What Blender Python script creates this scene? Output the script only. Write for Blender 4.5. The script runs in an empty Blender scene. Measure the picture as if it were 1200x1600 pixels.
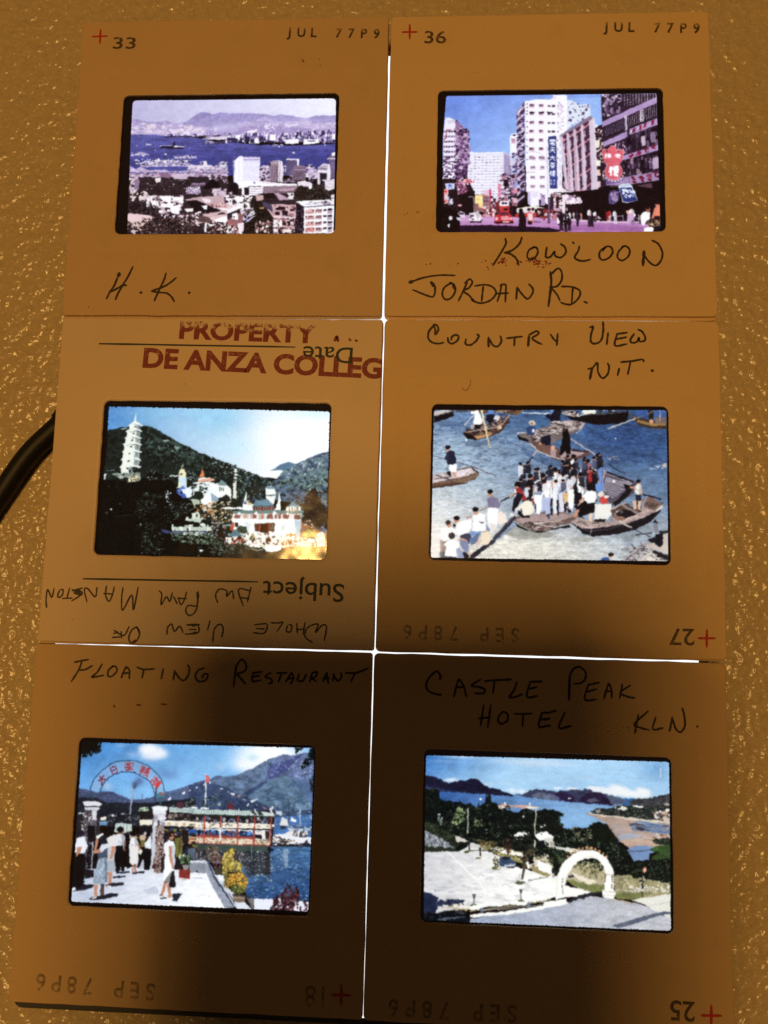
import bpy, math, random
import numpy as np

# ================================================================ camera, world, lamp, exposure
SC = bpy.context.scene
COL = SC.collection
random.seed(7); np.random.seed(7)
MM = .001
PAD_H, MOUNT_T = 6.0, 1.2                      # light pad and slide mount thickness, mm
FACE = PAD_H + .03 + MOUNT_T                   # height of the slide faces above the tabletop

# ---------------------------------------------------------------- measured camera and slide poses (mm, slide faces at z = 0)
CAM_ROT = (8.17574, 3.27556, 0.0)            # degrees
CAM_POS = (8.17763, -25.32620, 138.01171)    # mm above the slide faces
FOCAL = 1449.3268                            # in pixels of the 1200 x 1600 photograph
SLIDE_POSE = [(-24.912, 51.273, -.023), (26.280, 50.109, -.023), (-26.0, 0.0, -.027),
              (25.136, -1.350, -.027), (-27.502, -51.127, -.027), (23.494, -52.578, -.029)]
MOUNT = 50.8

def rot_matrix(rx, ry, rz):
    cx, sx, cy, sy, cz, sz = math.cos(rx), math.sin(rx), math.cos(ry), math.sin(ry), math.cos(rz), math.sin(rz)
    return (np.array([[cz, -sz, 0], [sz, cz, 0], [0, 0, 1]]) @ np.array([[cy, 0, sy], [0, 1, 0], [-sy, 0, cy]])
            @ np.array([[1, 0, 0], [0, cx, -sx], [0, sx, cx]]))
CAM_R = rot_matrix(*[math.radians(a) for a in CAM_ROT])

def px_to_plane(px, z=0.0):
    """pixels of the photograph -> millimetres on the horizontal plane at height z"""
    px = np.atleast_2d(np.asarray(px, float))
    d = np.c_[(px[:, 0] - 600) / FOCAL, -(px[:, 1] - 800) / FOCAL, -np.ones(len(px))] @ CAM_R.T
    t = (z - CAM_POS[2]) / d[:, 2]
    return np.c_[CAM_POS[0] + t * d[:, 0], CAM_POS[1] + t * d[:, 1]]

def to_local(i, p):
    x, y, t = SLIDE_POSE[i]
    c, s = math.cos(t), math.sin(t)
    q = np.asarray(p, float) - (x, y)
    return np.c_[q[:, 0] * c + q[:, 1] * s, -q[:, 0] * s + q[:, 1] * c]

def parse(s, frames=None):
    """'A10,20 30,40 B5,5' -> photograph pixels; a letter switches the measuring frame (origin x, y and zoom)"""
    out, fr = [], (0, 0, 1.0)
    if frames and '' in frames: fr = frames['']
    for tok in s.split():
        if tok[0].isalpha():
            fr = frames[tok[0]]; tok = tok[1:]
            if not tok: continue
        x, y = tok.split(',')
        out.append((fr[0] + float(x) / fr[2], fr[1] + float(y) / fr[2]))
    return np.array(out)

def smooth_line(p, n=5):
    """Catmull-Rom through the measured points"""
    p = np.asarray(p, float)
    if len(p) < 3: return p
    q = np.vstack([2 * p[0] - p[1], p, 2 * p[-1] - p[-2]])
    out = []
    for i in range(1, len(q) - 2):
        a, b, c, d = q[i - 1], q[i], q[i + 1], q[i + 2]
        for k in range(n):
            t = k / n
            out.append(.5 * (2 * b + (c - a) * t + (2 * a - 5 * b + 4 * c - d) * t * t + (3 * b - a - 3 * c + d) * t ** 3))
    out.append(q[-2])
    return np.array(out)

# ---------------------------------------------------------------- picture painter: each transparency is drawn shape by shape
FILM_Z = -.5
PPM = 24                                      # picture cells per millimetre of film

class Film:
    def __init__(self, i, apert, frames, seed):
        self.i, self.frames, self.rng = i, frames, np.random.RandomState(seed)
        ap = to_local(i, px_to_plane(apert, 0))
        self.lo, self.hi = ap.min(0) - .9, ap.max(0) + .9
        self.w, self.h = [int(v) for v in np.ceil((self.hi - self.lo) * PPM)]
        self.im = np.zeros((self.h, self.w, 3), np.float32)
        self.im[:] = (16, 9, 8)
        self.cur = frames.get('A', (0, 0, 1.0))
    def cv(self, px):
        q = to_local(self.i, px_to_plane(px, FILM_Z))
        return np.c_[(q[:, 0] - self.lo[0]) * PPM, (self.hi[1] - q[:, 1]) * PPM]
    def f(self, k): self.cur = self.frames[k]; return self
    def pts(self, s):
        if isinstance(s, str):
            if s[0].isalpha(): self.cur = self.frames[s[0]]      # the first letter also sets the frame for what follows
            fr = dict(self.frames); fr[''] = self.cur
            return parse(s, fr)
        return np.array([(self.cur[0] + x / self.cur[2], self.cur[1] + y / self.cur[2]) for x, y in s])
    def mask(self, c):
        x0, y0 = np.floor(c.min(0)).astype(int); x1, y1 = np.ceil(c.max(0)).astype(int) + 1
        x0, y0, x1, y1 = max(x0, 0), max(y0, 0), min(x1, self.w), min(y1, self.h)
        if x1 <= x0 or y1 <= y0: return None
        X = np.arange(x0, x1)[None, :] + .5; Y = np.arange(y0, y1)[:, None] + .5
        m = np.zeros((y1 - y0, x1 - x0), bool)
        n = len(c)
        for k in range(n):
            (ax, ay), (bx, by) = c[k], c[(k + 1) % n]
            if ay == by: continue
            m ^= ((ay > Y) != (by > Y)) & (X < (bx - ax) * (Y - ay) / (by - ay) + ax)
        return slice(y0, y1), slice(x0, x1), m
    def fill(self, c, col, a=1.0):
        r = self.mask(c)
        if r is None: return
        sy, sx, m = r
        reg = self.im[sy, sx]
        if a >= 1: reg[m] = col
        else: reg[m] = reg[m] * (1 - a) + np.array(col, np.float32) * a
    def p(self, s, col, a=1.0, sm=0):                       # polygon
        q = self.pts(s)
        if sm: q = smooth_line(q, sm)
        self.fill(self.cv(q), col, a)
    def r(self, x0, y0, x1, y1, col, a=1.0): self.p([(x0, y0), (x1, y0), (x1, y1), (x0, y1)], col, a)
    def e(self, x, y, rx, ry, col, a=1.0, ang=0, n=14):     # ellipse
        t = np.linspace(0, 2 * math.pi, n, endpoint=False); c, s = math.cos(ang), math.sin(ang)
        u, v = rx * np.cos(t), ry * np.sin(t)
        self.p(list(zip(x + u * c - v * s, y + u * s + v * c)), col, a)
    def l(self, s, w, col, a=1.0, sm=0, w1=None):           # stroke
        q = self.pts(s)
        if sm: q = smooth_line(q, sm)
        z = self.cur[2]
        d = np.gradient(q, axis=0); d /= np.maximum(np.linalg.norm(d, axis=1, keepdims=True), 1e-6)
        nn = np.c_[-d[:, 1], d[:, 0]]
        ww = np.linspace(w, w if w1 is None else w1, len(q))[:, None] / z / 2
        self.fill(self.cv(np.vstack([q + nn * ww, (q - nn * ww)[::-1]])), col, a)
    def grad(self, s, p0, p1, c0, c1, a=1.0, g=1.0):        # polygon shaded from c0 at p0 to c1 at p1
        r = self.mask(self.cv(self.pts(s)))
        if r is None: return
        sy, sx, m = r
        q0, q1 = self.cv(self.pts([p0, p1]))
        d = q1 - q0
        X = np.arange(sx.start, sx.stop)[None, :]; Y = np.arange(sy.start, sy.stop)[:, None]
        t = np.clip(((X - q0[0]) * d[0] + (Y - q0[1]) * d[1]) / (d @ d), 0, 1)[..., None] ** g
        v = np.array(c0, np.float32) * (1 - t) + np.array(c1, np.float32) * t
        reg = self.im[sy, sx]; reg[m] = reg[m] * (1 - a) + v[m] * a
    def glow(self, x, y, rx, ry, col, a=1.0, pw=2.0):        # soft-edged cloud or puff of smoke
        z = self.cur[2]
        q = self.cv(self.pts([(x, y), (x + rx, y), (x, y + ry)]))
        RX, RY = abs(q[1] - q[0]).max(), abs(q[2] - q[0]).max()
        Y, X = np.mgrid[0:self.h, 0:self.w]
        d = ((X - q[0][0]) / RX) ** 2 + ((Y - q[0][1]) / RY) ** 2
        k = (a * np.exp(-d ** (pw / 2) * 1.2))[..., None]
        self.im[:] = self.im * (1 - k) + np.array(col, np.float32) * k
    def noise(self, sx, sy):
        """value noise over the whole canvas, cell sizes in photograph pixels"""
        k = PPM / 10.3
        nx, ny = max(2, int(self.w / (sx * k)) + 2), max(2, int(self.h / (sy * k)) + 2)
        g = self.rng.rand(ny, nx).astype(np.float32)
        X = np.linspace(0, nx - 1.001, self.w); Y = np.linspace(0, ny - 1.001, self.h)
        xi, yi = X.astype(int), Y.astype(int); fx, fy = X - xi, Y - yi
        fx, fy = fx * fx * (3 - 2 * fx), (fy * fy * (3 - 2 * fy))[:, None]
        a = g[yi][:, xi] * (1 - fx) + g[yi][:, xi + 1] * fx
        b = g[yi + 1][:, xi] * (1 - fx) + g[yi + 1][:, xi + 1] * fx
        return a * (1 - fy) + b * fy
    def nz(self, s, amp, sx=3, sy=3, oct=3, col=None, thr=None):
        """grain inside a polygon: brightness noise, or, with thr, patches of col"""
        r = self.mask(self.cv(self.pts(s)))
        if r is None: return
        yy, xx, m = r
        n = sum(self.noise(max(sx / 2 ** o, .5), max(sy / 2 ** o, .5)) * .5 ** o for o in range(oct)) / sum(.5 ** o for o in range(oct))
        n = n[yy, xx]
        reg = self.im[yy, xx]
        if thr is None: reg[m] = reg[m] * (1 + (n[m][:, None] - .5) * 2 * amp)
        else:
            k = (np.clip((n - thr) * 14, 0, 1) * amp * m)[..., None]
            reg[:] = reg * (1 - k) + np.array(col, np.float32) * k
    def sc(self, s, n, wr, hr, cols, a=1.0, ang=.3, kind='q'):
        """n small quads (or leaf tufts) strewn over a polygon"""
        q = self.pts(s); lo, hi = q.min(0), q.max(0); z = self.cur[2]; R = self.rng
        c = self.cv(q); r = self.mask(c)
        if r is None: return
        yy, xx, m = r
        P = lo + R.rand(n * 3, 2) * (hi - lo)
        C = self.cv(P)
        ix, iy = C[:, 0].astype(int) - xx.start, C[:, 1].astype(int) - yy.start
        ok = (ix >= 0) & (iy >= 0) & (ix < m.shape[1]) & (iy < m.shape[0])
        ok[ok] = m[iy[ok], ix[ok]]
        P = P[ok][:n]
        sav = self.cur; self.cur = (0, 0, 1.0)
        C = self.cv(P) if len(P) else []
        self.cur = sav
        k = PPM / 10.3 / z
        for (x, y) in C:
            w, h = R.uniform(*wr) * k / 2, R.uniform(*hr) * k / 2
            t = R.uniform(-ang, ang); cc, ss = math.cos(t), math.sin(t)
            if kind == 'q': pts = [(-w, -h), (w, -h), (w, h), (-w, h)]
            elif kind == 't': pts = [(-w, h), (0, -h), (w, h)]
            else: pts = [(u * w * R.uniform(.5, 1.1), v * h * R.uniform(.5, 1.1)) for u, v in ((-1, 0), (-.6, -.8), (.2, -1), (.9, -.5), (1, .3), (.3, 1), (-.5, .8))]
            self.fill(np.array([(x + u * cc - v * ss, y + u * ss + v * cc) for u, v in pts]), cols[R.randint(len(cols))], a)
    def grid(self, s, nx, ny, col, fx=.5, fy=.5, a=1.0, cols=None, skip=0.0):
        """windows on a facade given as a quad: top-left, top-right, bottom-right, bottom-left"""
        q = self.pts(s)
        def at(u, v): return (q[0] * (1 - u) + q[1] * u) * (1 - v) + (q[3] * (1 - u) + q[2] * u) * v
        for j in range(ny):
            for i in range(nx):
                if skip and self.rng.rand() < skip: continue
                u0, u1 = (i + .5 - fx / 2) / nx, (i + .5 + fx / 2) / nx
                v0, v1 = (j + .5 - fy / 2) / ny, (j + .5 + fy / 2) / ny
                k = col if cols is None else cols[self.rng.randint(len(cols))]
                self.fill(self.cv(np.array([at(u0, v0), at(u1, v0), at(u1, v1), at(u0, v1)])), k, a)
    def fig(self, x, y, h, hair, skin, top, low, w=.26, lean=0, legs=1, sk=0):
        """a small standing figure, head top at x, y, height h; sk: skirt with bare legs"""
        q = h / 7.2; W = w * h
        X = lambda u, v: (x + u * W + lean * v * h, y + v * h)
        if legs:
            if sk:
                self.p([X(-.28, .75), X(-.05, .75), X(-.1, 1), X(-.3, 1)], skin); self.p([X(.08, .75), X(.32, .75), X(.25, 1), X(.08, 1)], skin)
                self.p([X(-.33, .42), X(.33, .42), X(.48, .78), X(-.45, .78)], low)
            else:
                self.p([X(-.33, .46), X(.02, .46), X(-.06, 1), X(-.34, 1)], low); self.p([X(-.02, .46), X(.34, .46), X(.4, 1), X(.1, 1)], low)
        self.p([X(-.2, .14), X(.2, .14), X(.5, .2), X(.58, .42), X(.4, .45), X(.35, .5), X(-.35, .5), X(-.4, .45), X(-.58, .42), X(-.5, .2)], top)
        self.p([X(.1, .15), X(.24, .15), X(.5, .2), X(.58, .42), X(.4, .45), X(.35, .5), X(.08, .5)], (40, 38, 56), .26)
        self.p([X(.36, .3), X(.56, .3), X(.5, .54), X(.36, .54)], skin); self.l([X(-.3, .3), X(-.05, .36), X(.2, .33)], .03 * h, (40, 38, 56), .25)
        if legs: self.p([X(.02, .5), X(.12, .5), X(.1, .97), X(0, .97)], (20, 18, 28), .45)
        self.e(x + .07 * lean * h, y + .075 * h, q * .5, q * .58, skin)
        self.e(x - q * .08, y + .05 * h, q * .55, q * .48, hair)
    def soften(self, sig, reg=None):
        k = np.exp(-.5 * (np.arange(-4, 5) / sig) ** 2); k /= k.sum()
        im = np.pad(self.im, ((4, 4), (0, 0), (0, 0)), 'edge')
        im = sum(im[j:j + self.h] * k[j] for j in range(9))
        im = np.pad(im, ((0, 0), (4, 4), (0, 0)), 'edge')
        self.im = sum(im[:, j:j + self.w] * k[j] for j in range(9)).astype(np.float32)
    def finish(self, frame, rad=6, rough=1.2, grain=3, dust=30, sig=1.7, warp=.7, tex=.22, sat=1.0):
        """film grain, dust, the rounded camera gate with its fuzzy edge and the black rebate round it"""
        R = self.rng; k = PPM / 10.3
        # lens softness: outlines wander a little, mid and dark tones break up into fine texture
        Y, X = np.mgrid[0:self.h, 0:self.w].astype(np.float32)
        wx = (self.noise(4, 4) - .5) * 1.4 + (self.noise(2, 2) - .5) * .7; wy = (self.noise(4, 4) - .5) * 1.4 + (self.noise(2, 2) - .5) * .7
        self.im = self.im[np.clip(Y + wy * 2 * warp * k, 0, self.h - 1).astype(int), np.clip(X + wx * 2 * warp * k, 0, self.w - 1).astype(int)]
        lum = self.im.mean(2, keepdims=True) / 255
        n = self.noise(1.6, 1.6) * .4 + self.noise(3.2, 2.6) * .35 + self.noise(8, 6) * .25
        self.im *= 1 + (n[..., None] - .5) * 2 * tex * np.clip(.8 - lum, 0, 1)
        n = self.noise(18, 13) * .6 + self.noise(8, 7) * .4
        self.im *= 1 + (n[..., None] - .5) * .5 * np.clip(.95 - lum, 0, .7)
        q = 8; hh, ww = self.h // q * q, self.w // q * q                       # halation: highlights bleed softly
        bl = self.im[:hh, :ww].reshape(hh // q, q, ww // q, q, 3).mean((1, 3))
        bl = np.repeat(np.repeat(bl, q, 0), q, 1); bl = np.pad(bl, ((0, self.h - hh), (0, self.w - ww), (0, 0)), 'edge')
        sav = self.im; self.im = bl; self.soften(4); self.soften(4); bl = self.im
        self.im = sav * .9 + bl * .12
        g = self.im.mean(2, keepdims=True); self.im = g + (self.im - g) * sat
        self.soften(sig)
        self.im *= 1 + (R.rand(self.h, self.w, 1).astype(np.float32) - .5) * .03
        self.im += ((self.noise(1.0, 1.0) - .5) * 13)[..., None] + np.stack([(self.noise(1.3, 1.3) - .5) * 7 for _ in range(3)], 2)
        self.im += (R.rand(self.h, self.w, 3).astype(np.float32) - .5) * grain
        g = self.frames['A']
        for k in range(dust):
            x, y = R.rand(2) * (self.w, self.h); s = R.uniform(.6, 1.8)
            self.fill(np.array([(x - s, y), (x, y - s * .8), (x + s * R.uniform(1, 2), y + s * .3), (x, y + s)]), (30, 30, 45) if R.rand() < .6 else (240, 240, 240), .45)
        self.frames['_'] = (0, 0, 1.0); self.cur = (0, 0, 1.0)
        fr = np.array(frame, float)
        # rounded outline with a little lint along it
        c = fr; n = len(c); out = []
        for k in range(n):
            a, b, d = c[k - 1], c[k], c[(k + 1) % n]
            u, v = (a - b) / np.linalg.norm(a - b), (d - b) / np.linalg.norm(d - b)
            rr = rad if abs(u @ v) < .5 else 0
            if rr == 0: out.append(b)
            else:
                for t in np.linspace(0, 1, 7): out.append(b + u * rr * (1 - t) ** 2 + v * rr * t ** 2)
        q = self.cv(np.array(out)); pts = []
        for k in range(len(q)):
            a, b = q[k], q[(k + 1) % len(q)]; L = np.linalg.norm(b - a); m = max(1, int(L / 3))
            nrm = np.array([-(b - a)[1], (b - a)[0]]) / max(L, 1e-6)
            for j in range(m): pts.append(a + (b - a) * j / m + nrm * max(0, R.randn() * rough + rough * .3) * (1 if R.rand() < .6 else .2))
        r = self.mask(np.array(pts))
        yy, xx, m = r
        keep = np.zeros((self.h, self.w), np.float32); keep[yy, xx] = m
        sav = self.im; self.im = np.repeat(keep[..., None], 3, 2); self.soften(.8); keep = self.im; self.im = sav
        self.im = np.clip(self.im, 0, 255) * keep + np.array((13, 7, 6), np.float32) * (1 - keep)
        return np.clip(self.im, 0, 255) / 255

def v3(x, y, z): return (x * MM, y * MM, (z + FACE) * MM)      # z measured from the slide faces

cam_d = bpy.data.cameras.new('camera'); cam = bpy.data.objects.new('camera', cam_d); COL.objects.link(cam)
cam_d.sensor_fit = 'HORIZONTAL'; cam_d.sensor_width = 36; cam_d.lens = FOCAL / 1200 * 36
cam_d.clip_start = .002; cam_d.clip_end = 20
cam.location = v3(*CAM_POS); cam.rotation_euler = [math.radians(a) for a in CAM_ROT]
SC.camera = cam

SC.view_settings.view_transform = 'Standard'; SC.view_settings.look = 'None'
SC.view_settings.exposure = 0; SC.view_settings.gamma = 1
SC.cycles.use_denoising = False
SC.cycles.max_bounces = 8; SC.cycles.transparent_max_bounces = 12

world = bpy.data.worlds.new('World'); SC.world = world; world.use_nodes = True
bg = world.node_tree.nodes['Background']; bg.inputs[0].default_value = (.040, .0240, .0130, 1); bg.inputs[1].default_value = 1.0   # dim room

# the warm ceiling lamp whose mirror image shows at the foot of the pagoda slide
LAMP_H = 1500.0
def over(px):
    """the point at lamp height whose mirror image in the slides is seen at this pixel"""
    p = px_to_plane([px])[0]
    return p + (p - np.array(CAM_POS[:2])) / CAM_POS[2] * LAMP_H
for _n, _px, _size, _w in (('lamp_shade_light', (530, 1012), .32, 8.3), ('lamp_bulb_light', (478, 873), .05, 1.2)):     # a wide shade and the bare bulb beside it
    lamp_d = bpy.data.lights.new(_n, 'AREA'); lamp_d.shape = 'DISK'; lamp_d.size = _size
    lamp_d.energy = _w; lamp_d.color = (1, .545, .150)
    lamp = bpy.data.objects.new(_n, lamp_d); COL.objects.link(lamp)
    lamp.location = v3(*over(_px), LAMP_H)
WH = (252, 250, 252)
def film_harbour():
    z = 6.667
    c = Film(0, [(193, 147), (529.5, 145.5), (524, 364.3), (178.8, 365.5)], dict(A=(175, 140, z), B=(355, 140, z), C=(175, 250, z), D=(355, 250, z)), 11)
    # hazy violet sky
    c.grad('A0,0 B1300,0 B1300,480 A0,480', (100, 350), (2200, 150), (184, 178, 218), (238, 236, 253))
    c.nz('A0,0 B1300,0 B1300,300 A0,300', .035, 9, 5)
    # hills
    hl = 'A150,312 A205,315 250,308 300,316 370,335 450,340 520,328 560,325 640,342 690,352 780,325 830,292 880,258 920,238 945,231 1000,240 1060,257 1090,243 1120,237 1200,241 B0,258 60,252 100,249 150,243 200,249 270,243 340,252 400,258 450,268 480,277 530,263 560,254 600,265 620,268 680,270 720,282 760,290 820,296 860,288 900,276 940,268 980,270 1020,266 1060,276 1130,270 1200,272 B1200,470 A150,480'
    c.grad(hl, (0, 230), (0, 470), (132, 120, 182), (196, 180, 218))
    c.nz(hl, .14, 9, 5); c.nz(hl, .16, 3, 2)
    c.p('A690,352 780,325 880,258 945,231 1060,257 1120,237 1200,241 B200,245 420,262 300,320 100,350 A1060,400 900,380 800,372', (126, 118, 184), .32)
    c.p('B420,290 480,277 560,254 680,270 760,290 B760,330 600,340 480,330', (128, 122, 186), .35); c.p('B800,300 900,276 980,270 1130,270 1130,340 900,350', (124, 116, 182), .4)
    c.f('A'); c.nz('A200,335 400,350 480,372 640,360 760,372 860,380 990,425 1000,445 200,455', .85, 8, 4, 3, (236, 220, 232), .52)
    c.sc('A200,340 640,360 640,450 200,450', 70, (5, 26), (3, 9), [(230, 214, 232), (214, 196, 222), (150, 130, 180), (128, 112, 168)])
    c.sc('A760,375 990,415 990,445 600,440', 40, (8, 34), (4, 9), [(244, 236, 244), (232, 216, 232), (160, 140, 186)])
    c.nz('A200,435 1000,435 1000,470 200,470', .25, 10, 2); c.f('A').r(200, 448, 520, 470, (190, 172, 212), .8)
    # far shore
    c.grad('A960,430 B0,400 400,360 760,400 1200,430 1200,560 A1000,500', (0, 380), (0, 540), (200, 180, 218), (150, 132, 190), .75)
    c.f('B'); c.sc('B0,360 1140,410 1140,470 0,470', 230, (6, 34), (3, 9), [(222, 202, 228), (186, 160, 202), (238, 226, 240), (146, 118, 170), (160, 136, 186)], 1, .1)
    c.sc('B380,355 480,365 500,410 400,410', 30, (8, 24), (6, 18), [(250, 244, 250), (240, 226, 238)], 1, .1)
    c.p('B200,430 310,415 300,445 215,450', (250, 238, 244)); c.p('B600,370 730,355 740,372 610,385', (240, 226, 238), .8)
    c.r(0, 455, 1140, 540, (150, 134, 188), .6)
    c.sc('B0,455 500,450 1140,425 1140,552 0,545', 330, (7, 24), (10, 42), [(246, 240, 250), (228, 216, 238), (60, 48, 92), (92, 76, 130), (170, 150, 200), (214, 196, 224), (44, 34, 70)], 1, .05)
    for s in ('80,472 135,472 135,520 80,520', '225,510 330,510 330,560 225,560', '400,460 420,460 420,520 400,520', '440,465 500,465 500,530 440,530', '610,520 750,515 740,560 600,565', '795,515 950,520 960,555 795,572', '1090,455 1120,455 1120,520 1090,520'):
        c.p(s, (250, 247, 252))
    for s in ('180,488 232,488 232,540 180,540', '238,512 280,512 280,555 238,555', '330,485 380,490 370,530 330,530', '0,500 110,510 110,535 0,530', '415,530 490,530 490,552 415,556', '720,440 740,440 740,480 720,480', '835,530 915,530 915,540 835,540', '980,430 1015,430 1015,475 980,475'):
        c.p(s, (48, 38, 78))
    # the harbour water
    wt = 'A150,470 420,466 520,478 800,492 960,512 1100,560 B0,545 130,552 340,578 420,572 600,580 780,580 980,572 1200,555 D1200,160 C100,160'
    c.grad(wt, (0, 470), (0, 900), (90, 88, 160), (60, 60, 132))
    c.nz(wt, .22, 14, 1.4); c.nz(wt, .16, 4, 1)
    c.p('B0,560 340,580 600,585 1130,575 1130,640 700,600 300,610 0,590', (104, 102, 182), .35)
    # breakwater shipping line
    c.f('A'); c.sc('A540,462 820,466 1060,480 1060,496 540,496', 80, (10, 40), (4, 12), [(236, 226, 240), (52, 44, 84), (90, 78, 126), (206, 190, 220)], 1, .05)
    c.sc('A960,462 1200,455 1200,485 960,480', 40, (10, 40), (4, 10), [(236, 224, 240), (60, 50, 92), (200, 180, 214)], 1, .05)
    c.p('A540,488 580,480 700,484 830,484 830,494 560,498', (54, 46, 88)); c.r(605, 462, 630, 490, (44, 38, 76)); c.r(784, 446, 806, 478, (244, 236, 246))
    c.p('A930,512 1100,490 1200,484 1200,520 1000,518', (228, 212, 232)); c.p('B0,480 30,485 60,500 0,500', (236, 226, 240))
    c.p('A955,552 1010,520 1060,535 1110,560 1105,570 975,568', (70, 60, 104)); c.sc('A960,530 1100,545 1100,562 970,560', 24, (8, 22), (5, 10), [(240, 232, 244), (180, 166, 204), (40, 32, 66)])
    c.p('A1065,535 1180,530 1182,562 1090,560', (64, 54, 92)); c.p('A1182,528 1200,526 1200,565 1186,562', WH)
    # aircraft carrier and small craft
    c.p('A490,594 560,580 640,580 760,595 745,612 700,618 530,612', (36, 30, 60)); c.l('A492,588 560,582 640,584 760,597', 7, (206, 194, 222))
    c.p('A630,582 645,545 650,532 656,550 664,580', (34, 28, 58)); c.p('A640,590 700,588 740,600 640,600', (240, 232, 244)); c.l('A500,604 745,611', 14, (24, 20, 44)); c.l('A630,600 650,540', 12, (30, 26, 50))
    for s in ('A345,574 360,560 400,566 412,580 350,582', 'A195,678 260,664 290,648 340,660 385,672 380,684 200,690', 'A640,705 700,694 770,684 800,680 840,692 882,704 870,714 650,716'):
        c.p(s, (196, 184, 216))
    c.sc('A195,655 390,660 385,690 195,690', 50, (6, 22), (4, 12), [(246, 240, 248), (66, 56, 92), (190, 176, 208)]); c.sc('A640,685 880,688 880,716 640,716', 50, (6, 22), (4, 12), [(240, 232, 246), (56, 48, 84), (176, 160, 200)])
    c.sc('A345,562 410,565 410,582 345,582', 12, (6, 16), (3, 8), [WH, (80, 70, 110)])
    for x, y in ((258, 582), (448, 632), (556, 672), (810, 606)): c.e(x, y, 6, 5, (240, 234, 250))
    c.f('B'); c.p('B670,652 690,645 706,660 680,668', (226, 214, 232)); c.e(538, 592, 9, 7, WH); c.e(1018, 576, 8, 6, WH); c.sc('B460,565 600,560 600,588 460,588', 20, (8, 26), (5, 10), [WH, (50, 40, 80)])
    # naval dockyard basin
    c.f('C'); c.p('C185,60 250,95 330,48 800,30 850,60 800,95 1000,60 1200,75 1200,130 185,130', (188, 168, 204))
    c.p('C300,75 680,62 790,70 780,108 590,118 560,100 370,104', (76, 76, 152)); c.p('C180,140 1200,135 1200,190 180,190', (190, 164, 198)); c.nz('C185,60 1200,60 1200,190 185,190', .25, 8, 2)
    c.p('C260,30 480,0 800,0 805,45 640,60 330,60 265,48', (150, 136, 180)); c.sc('C240,-10 810,-10 810,62 250,62', 170, (8, 34), (4, 14), [(244, 236, 246), (52, 42, 76), (206, 192, 216), (120, 104, 150), WH], 1, .1)
    c.f('A'); c.p('A540,722 548,680 556,722', (46, 40, 72)); c.e(556, 672, 10, 8, WH); c.p('A470,735 480,708 500,730', WH)
    c.f('C'); c.p('C790,60 840,50 920,62 980,48 1050,60 1050,84 960,100 860,112 790,90', (226, 212, 228)); c.p('C915,15 985,8 990,52 920,62', (240, 232, 240)); c.p('C918,18 950,16 950,50 922,58', (120, 96, 140))
    c.sc('C800,55 1200,60 1200,130 800,120', 90, (8, 40), (5, 14), [(244, 236, 242), (200, 178, 206), (110, 92, 136), (232, 218, 230)], 1, .2)
    c.p('C1100,55 1115,20 1160,12 1200,25 1200,68 1110,68', (204, 190, 216)); c.sc('C1100,20 1200,15 1200,70 1100,70', 26, (8, 22), (5, 14), [WH, (62, 52, 88), (186, 172, 206)])
    c.sc('C185,115 1200,125 1200,185 185,185', 150, (10, 50), (4, 12), [(232, 216, 228), (150, 118, 152), (206, 180, 204), (80, 58, 84), (170, 134, 160)], 1, .1)
    # wooded slopes and roofs in the middle
    town = 'C150,180 1200,170 D0,235 D80,230 D720,250 D1200,240 D1200,800 C100,800'
    c.p(town, (46, 32, 38))
    c.sc('C170,180 D700,240 D1130,330 D1130,760 C150,760', 900, (10, 40), (8, 26), [(28, 18, 24), (44, 30, 34), (18, 10, 16), (62, 46, 50), (84, 66, 70), (34, 24, 22)], 1, 1, 'b')
    c.sc('C180,170 280,190 270,330 180,330', 60, (12, 34), (14, 40), [(238, 222, 230), (204, 180, 200), (120, 92, 118), (34, 22, 32), WH], 1, .1); c.p('C230,200 276,195 276,310 236,310', (150, 120, 156))
    c.sc('C280,180 800,180 760,300 500,330 300,300', 60, (8, 20), (8, 20), [(200, 176, 196), (90, 66, 78), (226, 204, 216), (20, 12, 18)], 1, .4, 'b')
    c.p('C445,190 510,180 505,225 460,238', (240, 228, 230)); c.p('C480,140 540,130 620,150 600,190 520,180', (130, 96, 124)); c.p('C620,150 800,140 780,200 640,196', (206, 182, 204))
    c.p('C800,180 960,172 990,232 830,235', (40, 28, 36)); c.p('C830,240 970,236 975,268 820,268', (120, 92, 124)); c.l('C830,246 972,240', 6, (190, 162, 190)); c.sc('C1000,150 1200,150 1200,240 1010,210', 60, (10, 30), (10, 26), [(210, 186, 206), (50, 36, 48), (236, 222, 232), (130, 100, 124)])
    c.p('C960,270 1050,190 1110,240 1120,300 960,305', (18, 10, 16))
    c.p('C775,290 910,272 925,330 900,360 770,350', (178, 156, 188)); c.sc('C770,280 920,280 920,350 770,350', 36, (10, 26), (8, 20), [(214, 196, 216), (120, 96, 130), (240, 230, 238)])
    c.p('C1035,300 1130,290 1135,318 1190,330 1190,370 1060,375 1040,340', (196, 172, 194)); c.sc('C1030,300 1190,300 1190,375 1050,375', 40, (10, 26), (8, 20), [(236, 222, 230), (110, 84, 100), (210, 186, 200)])
    c.p('C270,345 340,320 370,370 360,420 290,420', (206, 180, 182)); c.sc('C190,340 380,330 380,430 200,430', 40, (12, 36), (12, 30), [(226, 200, 200), (40, 26, 28), (244, 230, 230)], 1, .6)
    c.sc('C360,370 740,370 740,480 640,610 500,590 500,500 360,470', 200, (14, 52), (12, 40), [WH, (250, 242, 244), (226, 204, 214), (60, 40, 48), (30, 18, 24), (190, 160, 176)], 1, .5)
    for s in ('360,400 412,398 410,430 370,430', '412,420 480,430 490,470 415,490', '500,372 610,370 610,440 560,440 500,400', '620,385 745,380 740,420 640,420', '500,455 640,450 600,500 510,490', '610,480 700,470 700,540 640,560 610,540'): c.p('C' + s, (252, 246, 248))
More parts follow.
